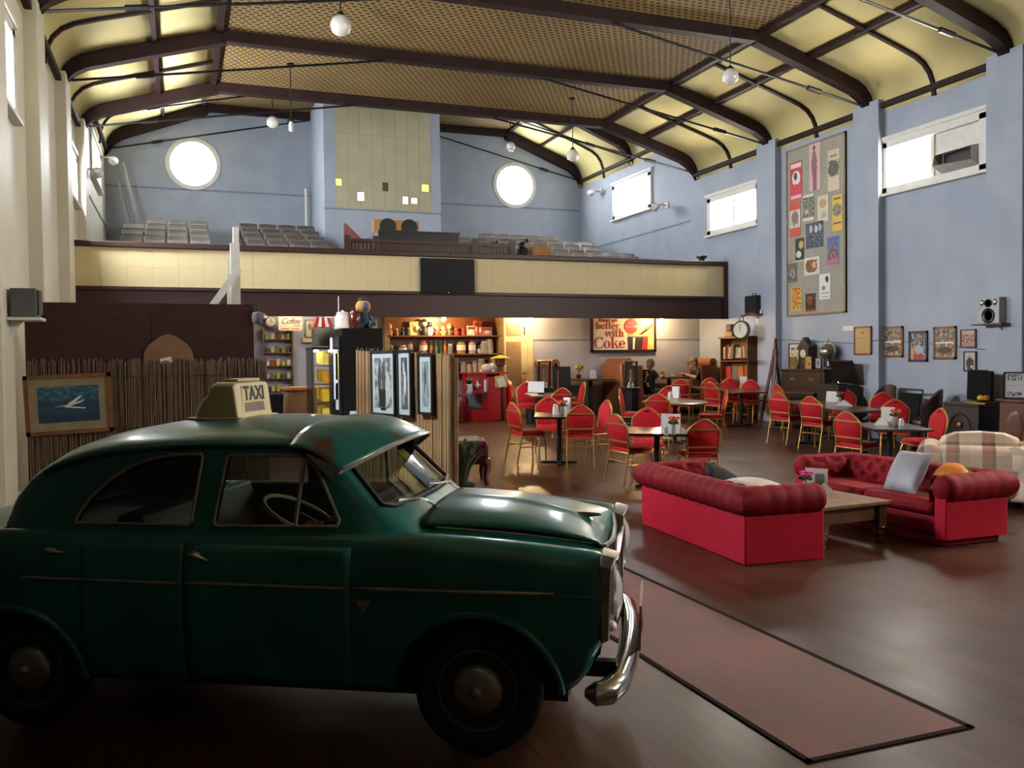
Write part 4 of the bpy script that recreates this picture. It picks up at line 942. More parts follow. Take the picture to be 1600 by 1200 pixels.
reedm = mat('reed_brown', '6f5844', .8, var=.25, scale=9, stretch=(6, 6, .6)); 
rs = thing('reed_screen', 'brown bundled reed screen in front of the maroon partition', 'screen', (0, PY-.06, zp))
m = MB(); x = -1.62
while x < .98:
    r = .007+random.random()*.006; h = 1.66+random.random()*.06; m.tube([(x+r, random.uniform(-.012, .012), 0), (x+r+random.uniform(-.006, .006), random.uniform(-.012, .012), h)], r, 5); x += 2*r+.001
ro = obj('reeds', m, reedm, rs); ro['kind'] = 'stuff'
for z in (.3, .9, 1.5): obj('binding_wire', MB().tube([(-1.62, -.02, z), (.98, -.02, z)], .004, 5), black, rs)
hd = [( .28*math.cos(a), .3*math.sin(a)*(1+.05*math.sin(5*a))) for a in [math.pi*i/18 for i in range(19)]]
o = solo('round_board', MB().prism(hd+[(-.28, -.3), (.28, -.3)], 0, .015), mat('tan_hardboard', '7a5840', .7, var=.1), 'round-topped tan board peeping above the reed screen', 'board', (-.13, PY-.03, zp+1.68), smooth=False)
obj('tag', MB().box((-.03, -.006, .0), (.13, .004, .07), R=Matrix.Rotation(rad(-14), 3, 'Y')), mat('white_card'), o, smooth=False)
def framed(name, label, X, Y, z, w_, h_, frame, pm, rot='back', fw=.035, mat_=None, mw=0., depth=.03, cat='picture', group=None, tilt=0., kids=True):
    """picture hung on a wall; rot 'right' = hangs on the right-hand wall"""
    t = thing(name, label, cat, (X, Y, z), 90 if rot == 'right' else (rot if not isinstance(rot, str) else 0), group)
    if tilt: t.rotation_euler.rotate_axis('Y', rad(tilt))
    f = MB(); a, b = w_/2, h_/2
    for lo, hi in (((-a, -depth, -b), (a, 0, -b+fw)), ((-a, -depth, b-fw), (a, 0, b)), ((-a, -depth, -b), (-a+fw, 0, b)), ((a-fw, -depth, -b), (a, 0, b))): f.b2(lo, hi)
    obj('frame', f, frame, t, smooth=False)
    if mat_: obj('mount', MB().b2((-a+fw*.8, -depth*.55, -b+fw*.8), (a-fw*.8, -.004, b-fw*.8)), mat_, t, smooth=False)
    obj('picture', MB().b2((-a+fw*.8+mw, -depth*.62, -b+fw*.8+mw), (a-fw*.8-mw, -.006, b-fw*.8-mw)), pm, t, smooth=False)
    return t
oak = mat('oak_frame', '7a4f2c', .4, var=.15, scale=8); blackf = mat('black_frame', '17161a', .35); darkf = mat('dark_wood_frame', '2b1a15', .35)
sea = printmat('23465c', [('n', .5, .3, 1, .6, '1c3a50'), ('n', .5, .8, 1, .4, '3a6478'), ('r', .5, .12, 1, .2, '18354c')])  # blues darkened to put the corner's shade into the print
p0_ = ony(28, 583, PY-.1); 
sp_ = framed('sea_painting', 'oak-framed painting of a white plane over blue sea, hung on the reed screen', -1.2, PY-.085, 1.32, .9, .68, oak, sea, fw=.045, mat_=mat('cream_mount', '8f8066', .7), mw=.1, tilt=-2)
pln = MB(); 
pln.prism([(-.16, -.03), (.0, -.005), (.12, .03), (.17, .045), (.13, .015), (.02, -.02)], -.024, -.0215); pln.prism([(-.02, .0), (.12, .09), (.14, .09), (.05, .0)], -.024, -.0215); pln.prism([(-.02, -.02), (.17, -.05), (.17, -.06), (-.05, -.035)], -.024, -.0215)
obj('plane_motif', pln, mat('white_card'), sp_, smooth=False)
# wall speaker on a white bracket, left wall
sb = thing('wall_speaker', 'grey box speaker on a white bracket on the left wall', 'speaker', (XL+.18, 10.35, 2.24))
obj('cabinet', MB().b2((.02, -.16, .02), (.26, .16, .32)), mat('grey_speaker', '55565a', .6), sb, smooth=False, bevel=.01)
obj('side_tube', MB().tube([(.28, -.1, .05), (.28, -.1, .3)], .03, 8), mat('grey_speaker'), sb)
obj('bracket', MB().b2((-.17, -.2, -.01), (.3, .2, .02)).prism([(-.17, -.3), (-.13, -.3), (.12, -.01), (-.17, -.01)], -.02, .02), whitep, sb, smooth=False)
dev = thing('partition_lamp', 'small grey lamp clamped to the end of the maroon partition', 'lamp', (.9, PY-.02, zp+2.2))
obj('body', MB().lathe([(.001, -.08), (.06, -.07), (.075, 0), (.06, .06), (.001, .07)], n=12), mat('grey_speaker'), dev); obj('stem', MB().tube([(0, 0, .06), (.0, 0, .2)], .012, 6), black, dev); obj('knob', MB().ell((.08, -.02, .0), (.03, .03, .05), 8, 6), steel, dev)
# bamboo display panel with three photographs
P1 = Vector((2.86, 9.62, 0)); P2 = Vector((2.2, 11.7, 0)); d_ = (P1-P2); Lp = d_.length; d_.normalize()
pang = math.degrees(math.atan2(d_.x, d_.y)); hdg = pang-90     # local x runs from far end to near end
bam = mat('bamboo_slat', 'a5835a', .6, var=.22, scale=5, stretch=(5, 5, .7)); bam2 = mat('bamboo_slat_dark', '8d6c46', .6, var=.22, scale=5, stretch=(5, 5, .7))
mid = (P1+P2)/2
bp = thing('bamboo_display_panel', 'upright bamboo slat panel hung with three framed photographs, behind the car', 'panel', fl(mid.x, mid.y), hdg, None, True)
ns = 46; sw_ = Lp/ns
sl = [MB().b2((0, -.012, 0), (sw_-.003, .012, 1.76)).mesh('slat', b_, False) for b_ in (bam, bam2, bam)]
for i in range(ns): obj('slat', sl[i % 3], None, bp, loc=(-Lp/2+i*sw_, random.uniform(-.006, .006), random.uniform(-.0, .02)))
for z in (.25, .9, 1.6): obj('batten', MB().b2((-Lp/2, .02, z), (Lp/2, .05, z+.06)), bam2, bp, smooth=False)
obj('end_post', MB().tube([(Lp/2+.03, 0, 0), (Lp/2+.03, 0, 1.78)], .035, 8).tube([(Lp/2+.07, .04, 0), (Lp/2+.07, .04, 1.74)], .03, 8), bam2, bp)
grassy = MB()
for i in range(40):
    x = random.uniform(-Lp/2, Lp/2); grassy.tube([(x, 0, 1.74), (x+random.uniform(-.06, .06), random.uniform(-.05, .05), 1.78+random.random()*.04)], .006, 4)
gtf = obj('top_fringe', grassy, mat('dry_leaf', '5d6a48', .8), bp); gtf['kind'] = 'stuff'
pmount = mat('pale_mount', 'aebfc6', .5, var=.03)
for i, (px, w_, h_, fr, pm) in enumerate(((606, .60, .82, darkf, printmat('8b9094', [('e', .3, .55, .22, .7, '3d4144'), ('e', .55, .6, .22, .7, '44484c'), ('r', .45, .2, .4, .35, '1e2022'), ('e', .8, .4, .3, .6, 'a7acb0')], (.5, .5, 1, 1, '55595c', 'a5aaae', 6))),
        (639.5, .33, .82, blackf, printmat('2e3032', [('e', .6, .5, .35, .5, 'c9cdd0'), ('e', .4, .8, .2, .25, 'd7dadc'), ('e', .35, .25, .4, .35, '8b8f92')], (.5, .5, 1, 1, '1c1e20', '6d7173', 5))),
        (672.5, .32, .72, blackf, printmat('8e979a', [('e', .5, .6, .4, .7, '53595c'), ('e', .5, .75, .22, .25, '3c4144'), ('e', .6, .3, .25, .4, 'a3acaf')], (.5, .5, 1, 1, '6a7073', '9da5a8', 5))))):
    # position along the panel from its pixel column
    d = ray(px, 600); a_ = Vector((d.x, d.y, 0)); den = a_.x*d_.y-a_.y*d_.x; tt = (P2.x*d_.y-P2.y*d_.x)/den; q = a_*tt
    lab = ('framed black and white photograph at the left end of the bamboo panel', 'middle framed black and white photograph on the bamboo panel', 'framed grey portrait photograph at the right end of the bamboo panel')[i]
    nrm = Vector((-d_.y, d_.x, 0)); nrm = nrm if nrm.dot(Vector((-1, -1, 0))) > 0 else -nrm
    q = q+nrm*.05
    o = framed('photograph', lab, q.x, q.y, 1.49, w_, h_, fr, pm, rot=hdg, fw=.03, mat_=pmount, mw=.07, depth=.035, group='photographs on the bamboo panel')
    if i == 0: obj('caption_motif', MB().prism([(-.09, -.3), (-.04, -.32), (0, -.3), (.04, -.32), (.09, -.3), (.05, -.345), (-.05, -.345)], -.024, -.022), blackf, o, smooth=False)
# maroon stool-table and spiky plant at the panel's foot
mt_ = thing('maroon_cabinet_table', 'small maroon table with curved leg and pale cloth, right of the bamboo panel', 'table', fl(3.55, 11.2), 12, None, True)
wine = mat('wine_lacquer', '4a0f18', .25, coat=.4)
obj('case', MB().b2((-.4, -.3, .28), (.28, .3, .58)), wine, mt_, bevel=.03)
for x in (-.3, .24):
    for y in (-.24, .24): obj('leg', MB().tube([(x, y, .34), (x+.03, y, .24), (x+.01, y, .1), (x+.03, y, 0)], [.07, .05, .03, .03], 8), wine, mt_)
obj('cloth', MB().b2((-.4, -.26, .58), (.2, .26, .595)), mat('grey_cloth', '8f8a8c', .8), mt_, bevel=.004)
spp = thing('spiky_potted_plant', 'spiky grey-green plant in a dark pot at the foot of the bamboo panel', 'plant', fl(3.12, 9.95), 0, None, True)
obj('pot', MB().lathe([(.001, 0), (.11, 0), (.15, .2), (.155, .22), (.13, .22), (.001, .19)], n=16), mat('dark_pot', '231d1a', .6), spp)
spm = mat('spiky_leaf', '59664d', .55, var=.25, scale=7)
for i in range(95):
    a = i*2.4+random.random()*.4; r = .08+.22*random.random(); h = .36+.22*random.random(); c, s = math.cos(a), math.sin(a)
    obj('leaf', MB().loft([[Vector((c*rr-s*w_, s*rr+c*w_, z)), Vector((c*rr+s*w_, s*rr-c*w_, z)), Vector((c*rr, s*rr, z+w_*.5))] for rr, z, w_ in ((.03, .17, .016), (r*.4, .19+h*.6, .022), (r*.8, .19+h*.95, .014), (r*1.1, .19+h*.98, .001))]), spm, spp)
# ================================================================ SHOP CORNER UNDER THE BALCONY
shopw = mat('shop_wood', '6b4a2a', .5, var=.15, scale=5)
fr_ = thing('drinks_fridge', 'tall black drinks fridge with papers on its door, behind the bamboo panel', 'fridge', fl(2.2, 13.0), 0)
obj('cabinet', MB().b2((.04, 0, 0), (.66, 1.05, 2.07)), mat('fridge_black', '0c0c0e', .3), fr_, smooth=False, bevel=.01)
obj('door', MB().b2((0, .03, .15), (.035, 1.02, 1.95)), mat('fridge_glass', '1a1c1e', .12), fr_, smooth=False)
for y0, y1, z0, z1, c in ((.12, .5, 1.0, 1.75, 'cfd6de'), (.05, .3, 1.3, 1.7, 'c9c255'), (.1, .35, .85, 1.25, 'b9c2cc'), (.6, .8, 1.75, 1.95, 'd9dde0')): obj('notice', MB().b2((-.008, y0, z0), (-.003, y1, z1)), mat('paper_'+c, c, .6, var=.04), fr_, smooth=False)
dc = thing('glass_display_case', 'lit glass display case of yellow snacks beside the black fridge', 'display case', fl(1.98, 14.3), 0)
obj('base', MB().b2((0, 0, 0), (.5, .75, .55)), black, dc, smooth=False)
obj('top', MB().b2((0, 0, 1.72), (.5, .75, 1.76)), black, dc, smooth=False)
for x in (0, .47):
    for y in (0, .72): obj('post', MB().b2((x, y, .55), (x+.03, y+.03, 1.72)), steel, dc, smooth=False)
for z in (.85, 1.15, 1.45): obj('shelf', MB().b2((.02, .02, z), (.48, .73, z+.012)), steel, dc, smooth=False)
obj('pane', MB().b2((-.004, .02, .56), (.0, .73, 1.72)), glassmat('case_glass', 'e9efe6', .08), dc, smooth=False)
sn = [mat('snack_'+c, c, .5, emit=.25) for c in ('d8b32a', 'e0c758', 'c98a22')]  # slight emission on the packets stands in for the case lighting
k = 0
for z in (.56, .87, 1.17, 1.47):
    for y in (.1, .25, .4, .55, .65):
        k += 1; solo('snack_packet', MB().loft([[(-.05, -.05, 0), (.05, -.05, 0), (.05, .05, 0), (-.05, .05, 0)], [(-.055, -.045, .14), (.055, -.045, .14), (.055, .045, .14), (-.055, .045, .14)], [(-.05, -.004, .2), (.05, -.004, .2), (.05, .004, .2), (-.05, .004, .2)]]), sn[k % 3], 'yellow snack packet in the lit glass display case', 'snack packet', fl(2.2, 14.3+y, z+.004), 0, 'snack packets in the glass display case')
wc = thing('wooden_counter', 'orange-brown wooden counter beyond the glass display case', 'counter', fl(1.75, 15.6), 0)
obj('body', MB().b2((0, 0, 0), (.7, 1.2, .98)), shopw, wc, smooth=False); obj('worktop', MB().b2((-.04, -.04, .98), (.74, 1.24, 1.02)), mat('orange_wood', '8d5427', .4), wc, smooth=False)
for i, x in enumerate((1.3, 1.52)):
    solo('black_bin', MB().lathe([(.001, 0), (.13, 0), (.15, .85), (.16, .87), (.16, .92), (.001, .93)], n=20), mat('black_bin', '15171b', .5), ('tall black bin farther from the wooden counter', 'tall black bin against the wooden counter')[i], 'bin', fl(x, 15.75 if i else 16.1), 0, 'black bins in the shop')
wf = thing('white_chest', 'white chest freezer corner showing behind the bamboo panel', 'freezer', fl(2.3, 12.25), 0)
obj('body', MB().b2((0, 0, 0), (.45, .5, .82)), mat('freezer_white', 'a9b0b4', .4), wf, bevel=.02); obj('lid', MB().b2((-.01, -.01, .82), (.46, .51, .88)), mat('freezer_white'), wf, bevel=.015)
# things on the fridge top
zt_ = zf(13)+2.075
wj = thing('white_canister', 'white canister on top of the black fridge', 'canister', (2.3, 13.25, zt_)); obj('body', MB().lathe([(.001, 0), (.12, 0), (.12, .16), (.1, .2), (.001, .2)], n=18), mat('warm_white', 'e8e4d8', .4), wj); obj('lid', MB().lathe([(.001, .2), (.09, .2), (.09, .24), (.03, .25), (.001, .28)], n=18), mat('warm_white'), wj)  # canister is a plain warm white, without emission
rj = thing('brown_jar', 'glossy brown jar on top of the black fridge', 'jar', (2.47, 13.2, zt_)); obj('body', MB().lathe([(.001, 0), (.08, 0), (.1, .1), (.09, .2), (.06, .24), (.06, .28), (.001, .28)], n=16), mat('brown_glaze', '5e2119', .2), rj)
# sitting bear ornament: blue overalls, tan head, hat
fg = thing('plush_figure', 'tan and blue stuffed figure with a dark cap on the black fridge', 'toy', (2.62, 13.3, zt_), -10)
obj('body', MB().ell((0, 0, .12), (.1, .09, .14)), mat('toy_blue', '1f3f5c', .7), fg)
obj('head', MB().ell((0, -.01, .33), (.12, .1, .11)), mat('toy_tan', 'b98c4c', .8), fg)
obj('face', MB().ell((.0, -.1, .33), (.055, .03, .07)), mat('toy_grey', '49586a', .6), fg)
obj('cap', MB().ell((0, .0, .44), (.075, .075, .04)), mat('toy_dark', '2b2622', .7), fg)
for s in (-1, 1): obj('arm', MB().tube([(s*.09, 0, .2), (s*.15, -.06, .12), (s*.12, -.12, .06)], .035, 8), mat('toy_blue'), fg); obj('leg', MB().tube([(s*.05, -.02, .05), (s*.08, -.14, .04)], .04, 8), mat('toy_blue'), fg)
solo('yellow_box', MB().b2((-.07, -.05, 0), (.07, .05, .14)), mat('box_yellow', 'c9b44a', .5), 'small yellow box at the right of the black fridge top', 'box', (2.79, 13.45, zt_), smooth=False)
# wall shelf with crockery
ws = thing('crockery_shelf', 'narrow wooden wall shelf of cups and jars behind the taxi sign', 'shelf', (1.63, YLB-.2, zf(YLB)+.1), 0)
for x in (0, .6): obj('side', MB().b2((x-.015, 0, 0), (x+.015, .19, 1.95)), shopw, ws, smooth=False)
shz = [.05, .33, .6, .87, 1.14, 1.42, 1.7]
for z in shz: obj('shelf_board', MB().b2((0, 0, z), (.6, .19, z+.02)), shopw, ws, smooth=False)
cc = ['d8c98a', 'cfc6b4', 'b9b24e', '8d7a58', 'd9d2c0', '9fb23a', 'a3402e', '5a4a3a']; nm_ = ['top', 'second', 'third', 'fourth', 'fifth', 'sixth', 'lowest']
for r, z in enumerate(shz):
    for i in range(5):
        c = cc[(r*3+i*2) % 8]; t = thing('shop_mug', '%s cup, %d from the left on the %s crockery shelf behind the taxi sign' % (('straw', 'grey', 'olive', 'brown', 'cream', 'lime', 'rust', 'dark')[(r*3+i*2) % 8], i+1, ('lowest', 'second', 'third', 'fourth', 'fifth', 'sixth', 'topmost')[r]), 'mug', (1.63+.08+i*.11, YLB-.1, zf(YLB)+.1+z+.021), 0, 'mugs and jars on the narrow shelf')
        h = .09+.05*((i*7+r*3) % 3)/2; obj('cup', MB().lathe([(.001, 0), (.036, 0), (.04, h), (.034, h), (.03, .01), (.001, .01)], n=12), mat('crock_'+c, c, .35), t); obj('handle', MB().tube([(.036, 0, h*.8), (.062, 0, h*.65), (.062, 0, h*.35), (.036, 0, h*.25)], .006, 5), mat('crock_'+c), t)
clk = thing('shelf_clock', 'round pale clock at the top of the crockery shelf', 'clock', (1.8, YLB-.12, zf(YLB)+2.07), 0); obj('case', MB().lathe([(.001, .03), (.11, .03), (.12, 0), (.12, -.03), (.1, -.03), (.001, -.03)], (0, 0, .12), 24, 'y'), mat('grey_case', '77736a', .5), clk); obj('dial', MB().lathe([(.001, -.035), (.095, -.035), (.095, -.03), (.001, -.03)], (0, 0, .12), 24, 'y'), mat('pale_dial', 'c9c2a6', .5), clk); obj('hand', MB().b2((-.005, -.04, .12), (.005, -.036, .19)).b2((0, -.04, .115), (.05, -.036, .125)), black, clk, smooth=False)
solo('dark_radio', MB().b2((-.1, -.08, 0), (.1, .08, .17)), black, 'small dark radio on top of the crockery shelf', 'radio', (2.1, YLB-.1, zf(YLB)+2.06), smooth=False, bevel=.02)
cs_ = thing('coffee_sign', 'hanging cream sign reading Coffee in script, under the balcony beam', 'sign', (2.16, 18.7, 2.58), 0)
obj('board', MB().b2((-.24, 0, -.14), (.24, .015, .16)), mat('sign_pink_cream', 'c9a78a', .6, var=.05), cs_, smooth=False)
for x in (-.2, .2): obj('hanger', MB().tube([(x, .007, .16), (x, .007, .37)], .004, 4), black, cs_)
TM = lambda loc: Matrix.Translation(loc) @ Matrix.Rotation(rad(90), 4, 'X')
text('script_lettering', 'Coffee', .17, mat('sign_brown', '3a2018', .6), cs_, TM((0, -.002, .0)), shear=.35, sp=.85)
for x0, x1, z0, z1 in ((.06, .2, -.055, -.03), (-.19, -.02, -.115, -.09), (.02, .18, -.115, -.09)): obj('worn_lettering', MB().b2((x0, -.003, z0), (x1, 0, z1)), mat('sign_rust', 'a5764f', .6, var=.25, scale=40), cs_, smooth=False)
framed('shop_picture', 'small framed plaque high on the grey shop wall', 2.62, YLB-.005, 2.5, .2, .38, mat('old_gold', '7a6a42', .5), printmat('a89e84', [('e', .5, .6, .4, .4, '6b6150')]), fw=.02)
solo('plaque_shelf', MB().b2((-.17, -.12, 0), (.17, 0, .08)), mat('pale_wood', 'b5a878', .5), 'small pale shelf ledge under the framed plaque', 'shelf', (2.62, YLB-.002, 2.2), smooth=False)
sl_ = thing('white_stand', 'thin white pole stand with a side arm on top of the black fridge', 'stand', (2.285, 13.5, zt_)); obj('pole', MB().tube([(0, 0, 0), (0, 0, .5)], .009, 5), whitep, sl_); obj('arm', MB().b2((-.2, -.015, .17), (.0, .015, .19)), mat('warm_white'), sl_, smooth=False); obj('foot', MB().lathe([(.001, 0), (.06, 0), (.05, .012), (.001, .015)], n=12), whitep, sl_)
ft = thing('added_shop_light', 'added strip light hidden behind the balcony beam to brighten the shop', 'lamp', (2.4, 18.4, 2.93)); obj('housing', MB().b2((-.62, -.04, -.03), (.62, .04, 0)), whitep, ft, smooth=False); obj('tube', MB().tube([(-.6, 0, -.05), (.6, 0, -.05)], .016, 8), mat('tube_glow', 'fff0d8', .4, var=0, emit=90.), ft)  # unseen lamp added behind the beam to brighten the shop corner
obj('light_tube', MB().tube([(.1, .05, 1.7), (.1, .7, 1.7)], .012, 6), mat('tube_glow'), dc)
ca = thing('snack_warmer', 'steel snack warmer with red and white striped top on the display case', 'warmer', fl(2.2, 14.62, .66)); obj('body', MB().b2((-.15, -.2, 1.105), (.15, .2, 1.4)), steel, ca, smooth=False)
for i in range(5): obj('awning_stripe', MB().loft([[(-.16+.064*i, -.16, 1.42), (-.16+.064*(i+1)-.002, -.16, 1.42), (-.16+.064*(i+1)-.002, .16, 1.42), (-.16+.064*i, .16, 1.42)], [(-.1+.04*i, -.1, 1.58), (-.1+.04*(i+1)-.002, -.1, 1.58), (-.1+.04*(i+1)-.002, .1, 1.58), (-.1+.04*i, .1, 1.58)]]), mat('awning_red', 'b3221c', .5) if i % 2 == 0 else mat('warm_white'), ca, smooth=False)
# ---------------------------------------------------------------- wall unit of jars and toys
SX0, SX1 = 4.25, 6.92
su = thing('jar_shelves', 'wide wooden wall shelves crowded with jars, bottles and toys under the balcony', 'shelves', (0, YLB-.3, 0), 0)
orw = mat('orange_shelf', '6e3f20', .45, var=.12, scale=4)
obj('back', MB().b2((SX0, .27, 1.4), (SX1, .295, 2.92)), orw, su, smooth=False)
for x in (SX0, SX1): obj('side', MB().b2((x-.06, 0, 1.4 if x > 5 else .5), (x+.06, .29, 2.92)), mat('pale_post', '8a6a42', .5), su, smooth=False)
SZ = [2.34, 1.93, 1.5]
for z in SZ: obj('shelf_board', MB().b2((SX0, 0, z-.03), (SX1, .27, z)), orw, su, smooth=False)
gjar = mat('jar_glass', '8f8f86', .12, var=.1, trans=.5); lids = [mat('lid_'+c, c, .4) for c in ('9c2a22', 'b9b3a4', '2d2d2d')]
def jar(x, z, r, h, fill, lid, label, brand=None):
    t = thing('glass_jar', label, 'jar', (x, YLB-.17, z), 0, 'jars on the wall shelves')
    obj('glass', MB().lathe([(.001, 0), (r, 0), (r*1.03, h*.5), (r, h*.78), (r*.7, h*.86), (.001, h*.86)], n=14), fill, t)
    obj('lid', MB().lathe([(.001, h*.86), (r*.75, h*.86), (r*.75, h), (.001, h)], n=14), lid, t)
    if brand: obj('paper_label', MB().lathe([(r*1.05, h*.25), (r*1.06, h*.65)], n=14), brand, t)
def bottle(x, z, col, label):
    t = thing('bottle', label, 'bottle', (x, YLB-.16, z), 0, 'bottles on the wall shelves')
    obj('glass', MB().lathe([(.001, 0), (.035, 0), (.037, .15), (.015, .2), (.013, .27), (.001, .27)], n=12), mat('bottle_'+col, col, .15), t); obj('cap', MB().lathe([(.001, .27), (.016, .27), (.016, .29), (.001, .29)], n=10), lids[1], t)
def toy(x, z, hgt, cb, ch, label, name='toy_figure', hat=None):
    t = thing(name, label, 'toy', (x, YLB-.16, z), 0, 'toys on the top shelf'); s = hgt
    obj('body', MB().lathe([(.001, 0), (.22*s, 0), (.25*s, .2*s), (.17*s, .5*s), (.1*s, .58*s), (.001, .58*s)], n=14), mat('toyb_'+cb, cb, .5), t)
    obj('head', MB().ell((0, 0, .75*s), (.2*s, .18*s, .2*s)), mat('toyh_'+ch, ch, .5), t)
    for k in (-1, 1): obj('arm', MB().tube([(k*.17*s, 0, .48*s), (k*.28*s, -.08*s, .3*s)], .05*s, 6), mat('toyb_'+cb), t)
    if hat: obj('hat', MB().lathe([(.001, 1.05*s), (.12*s, 1.0*s), (.2*s, .87*s), (.24*s, .84*s), (.001, .84*s)], n=12), mat('toyb_'+hat, hat, .5), t)
def sx(px): return ony(px, 520, YLB-.16).x
z1 = SZ[0]
top = [(609, .26, 'a8552c', 'e8cfa0', 'milkshake-shaped tan toy at the left end of the top shelf', 'e8cfa0'), (620, .17, '8a6a45', 'c9ae80', 'small round tan toy beside the milkshake toy', None), (629, .2, '1f1a17', '3b332c', 'dark ornament third on the top shelf', None), (637, .2, '241d19', '4a4038', 'dark brown ornament fourth on the top shelf', None),
 (663, .36, '24242a', 'd8c8a4', 'tall black and cream clown doll on the top shelf', '24242a'), (671, .33, 'b9b2a0', '1f1f22', 'black-headed pale doll left of the lamp', None), (682, .22, 'b33a2a', 'e6b9a0', 'red rounded doll just left of the glowing bulb', None), (692, .22, 'c9893a', 'e8c9a0', 'orange doll under the glowing bulb', None), (702, .26, '4a3a24', 'd9b98a', 'brown doll in a yellow hat right of the bulb', 'c9b24a'), (713, .2, 'a81f24', 'c9553a', 'little red doll, left of a red pair', 'a81f24'), (724, .2, 'a81f24', 'c9553a', 'little red doll, right of a red pair', 'a81f24')]
for px, hg, cb, ch, lab, hat in top: toy(sx(px), z1, hg, cb, ch, lab, hat=hat)
framed('cartoon_card', 'framed pale cartoon card standing on the top shelf', sx(651), YLB-.1, z1+.16, .3, .31, mat('pale_wood'), printmat('d9b87a', [('e', .4, .45, .4, .5, '5a4a38'), ('e', .65, .55, .3, .5, 'e8dcc0'), ('r', .2, .7, .2, .3, 'b9803a')]), fw=.02)
for i, (px, w_, h_, c, lab) in enumerate(((735, .16, .22, 'c9bda6', 'white printed box on the top shelf, right part'), (743, .07, .34, 'b3522c', 'tall orange carton standing on the top shelf'), (749, .09, .32, 'a33a34', 'tall red carton standing on the top shelf'), (760, .24, .19, 'a86a60', 'wide pink box at the right end of the top shelf'))):
    solo('carton', MB().b2((-w_/2, -.06, 0), (w_/2, .06, h_)), printmat(c, [('r', .5, .75, 1, .25, '7d2a22'), ('e', .5, .4, .5, .4, 'd9cfb8')]), lab, 'box', (sx(px), YLB-.16, z1), smooth=False)
z2 = SZ[1]; wht = mat('jar_label', 'cfc3ac', .6)
toy(sx(611), z2, .22, '4a6a2c', '8aa05a', 'green figurine at the left of the middle shelf', name='green_figurine')
for px, r, h, f, l, lab, br in ((629, .085, .2, 'a8763c', 1, 'round jar with a cream label, left of the middle shelf', wht), (640, .06, .25, '8c8a80', 0, 'clear jar with a red lid, second on the middle shelf', None), (661, .085, .3, 'a05a48', 0, 'big jar with red lid and white label on the middle shelf', wht), (703, .06, .22, '77706a', 1, 'clear jar right of the bottles on the middle shelf', None), (720, .1, .3, '8c6a3c', 2, 'amber jar with a square label on the middle shelf', wht), (737, .08, .3, '9a8a9c', 0, 'jar with red lid and white label near the right of the middle shelf', wht), (756, .09, .28, '8a847a', 1, 'clear glass jar of sweets right on the middle shelf', None), (764, .09, .32, '9a968c', 1, 'tall clear glass jar at the right end of the middle shelf', None)):
    jar(sx(px), z2, r, h, mat('fill_'+f, f, .2), lids[l], lab, br)
for px, c, lab in ((673, '7d4a22', 'amber bottle, first of the bottles on the middle shelf'), (681, '3a5a2c', 'green bottle with pale label on the middle shelf'), (688, '22301f', 'dark green bottle on the middle shelf'), (695, 'a85a22', 'orange bottle, last of the bottles on the middle shelf')): bottle(sx(px), z2, c, lab)
toy(sx(748), z2, .2, 'c9c5bc', '3c3c5a', 'small white and blue doll between jars on the middle shelf', name='small_doll')
z3 = SZ[2]
for px, r, h, f, l, lab in ((711, .06, .17, 'a8382c', 1, 'red jar at the left of the bottom shelf'), (723, .07, .24, '8c8a84', 1, 'clear jar with white contents, second on the bottom shelf'), (732, .07, .22, 'a08f84', 2, 'jar of pinkish sweets on the bottom shelf'), (741, .07, .26, '9c988c', 1, 'clear jar in the middle of the bottom shelf'), (751, .1, .3, '8f8a7c', 1, 'large clear glass jar on the bottom shelf'), (770, .11, .3, '98886c', 1, 'large glass jar of orange sweets at the right of the bottom shelf')): jar(sx(px), z3, r, h, mat('fill_'+f, f, .2), lids[l], lab)
solo('blue_ball', MB().ell((0, 0, .08), (.08, .08, .08)), mat('blue_plastic', '1f4f9c', .3), 'blue ball at the right of the bottom jar shelf', 'ball', (sx(760), YLB-.24, z3))
for i in range(6): solo('white_cup', MB().lathe([(.001, 0), (.03, 0), (.038, .06), (.032, .06), (.026, .008), (.001, .008)], n=10), mat('warm_white'), 'tiny white cup in the row along the bottom jar shelf edge', 'cup', (sx(749+3.6*i), YLB-.27, z3), 0, 'tiny white cups on the jar shelf')
# red ride-on booth and neighbours
rb = thing('red_toy_counter', 'bright red toy counter with open shelf below the jar shelves', 'counter', fl(6.42, 18.35), 0)
redp = mat('bright_red_paint', 'a8141c', .35, var=.06)
obj('body', MB().b2((-.05, 0, 0), (.42, .45, .98)), redp, rb, bevel=.015); obj('left_wing', MB().loft([[(-.5, .1, .0), (-.05, 0, .0), (-.05, .45, 0), (-.5, .45, 0)], [(-.5, .1, .25), (-.05, 0, .25), (-.05, .45, .25), (-.5, .45, .25)]]), redp, rb, smooth=False)
obj('upper_wing', MB().b2((-.5, .05, .62), (-.05, .45, 1.05)), redp, rb, smooth=False); obj('ledge', MB().b2((-.52, -.02, 1.05), (.44, .47, 1.09)), redp, rb, smooth=False)
obj('black_stripe', MB().b2((.26, -.012, 0), (.32, .0, .98)), black, rb, smooth=False); obj('round_end', MB().lathe([(.001, 0), (.44, 0), (.44, .07), (.001, .07)], (.44, .25, .5), 28, 'x'), redp, rb)
obj('paper', MB().box((.27, -.02, .86), (.17, .004, .2), R=Matrix.Rotation(rad(-20), 3, 'Y')), mat('white_card'), rb, smooth=False); obj('yellow_card', MB().b2((.12, -.016, .75), (.42, -.013, 1.0)), mat('box_yellow'), rb, smooth=False); obj('white_label', MB().b2((-.12, -.01, .66), (-.07, .05, .92)), mat('white_card'), rb, smooth=False)
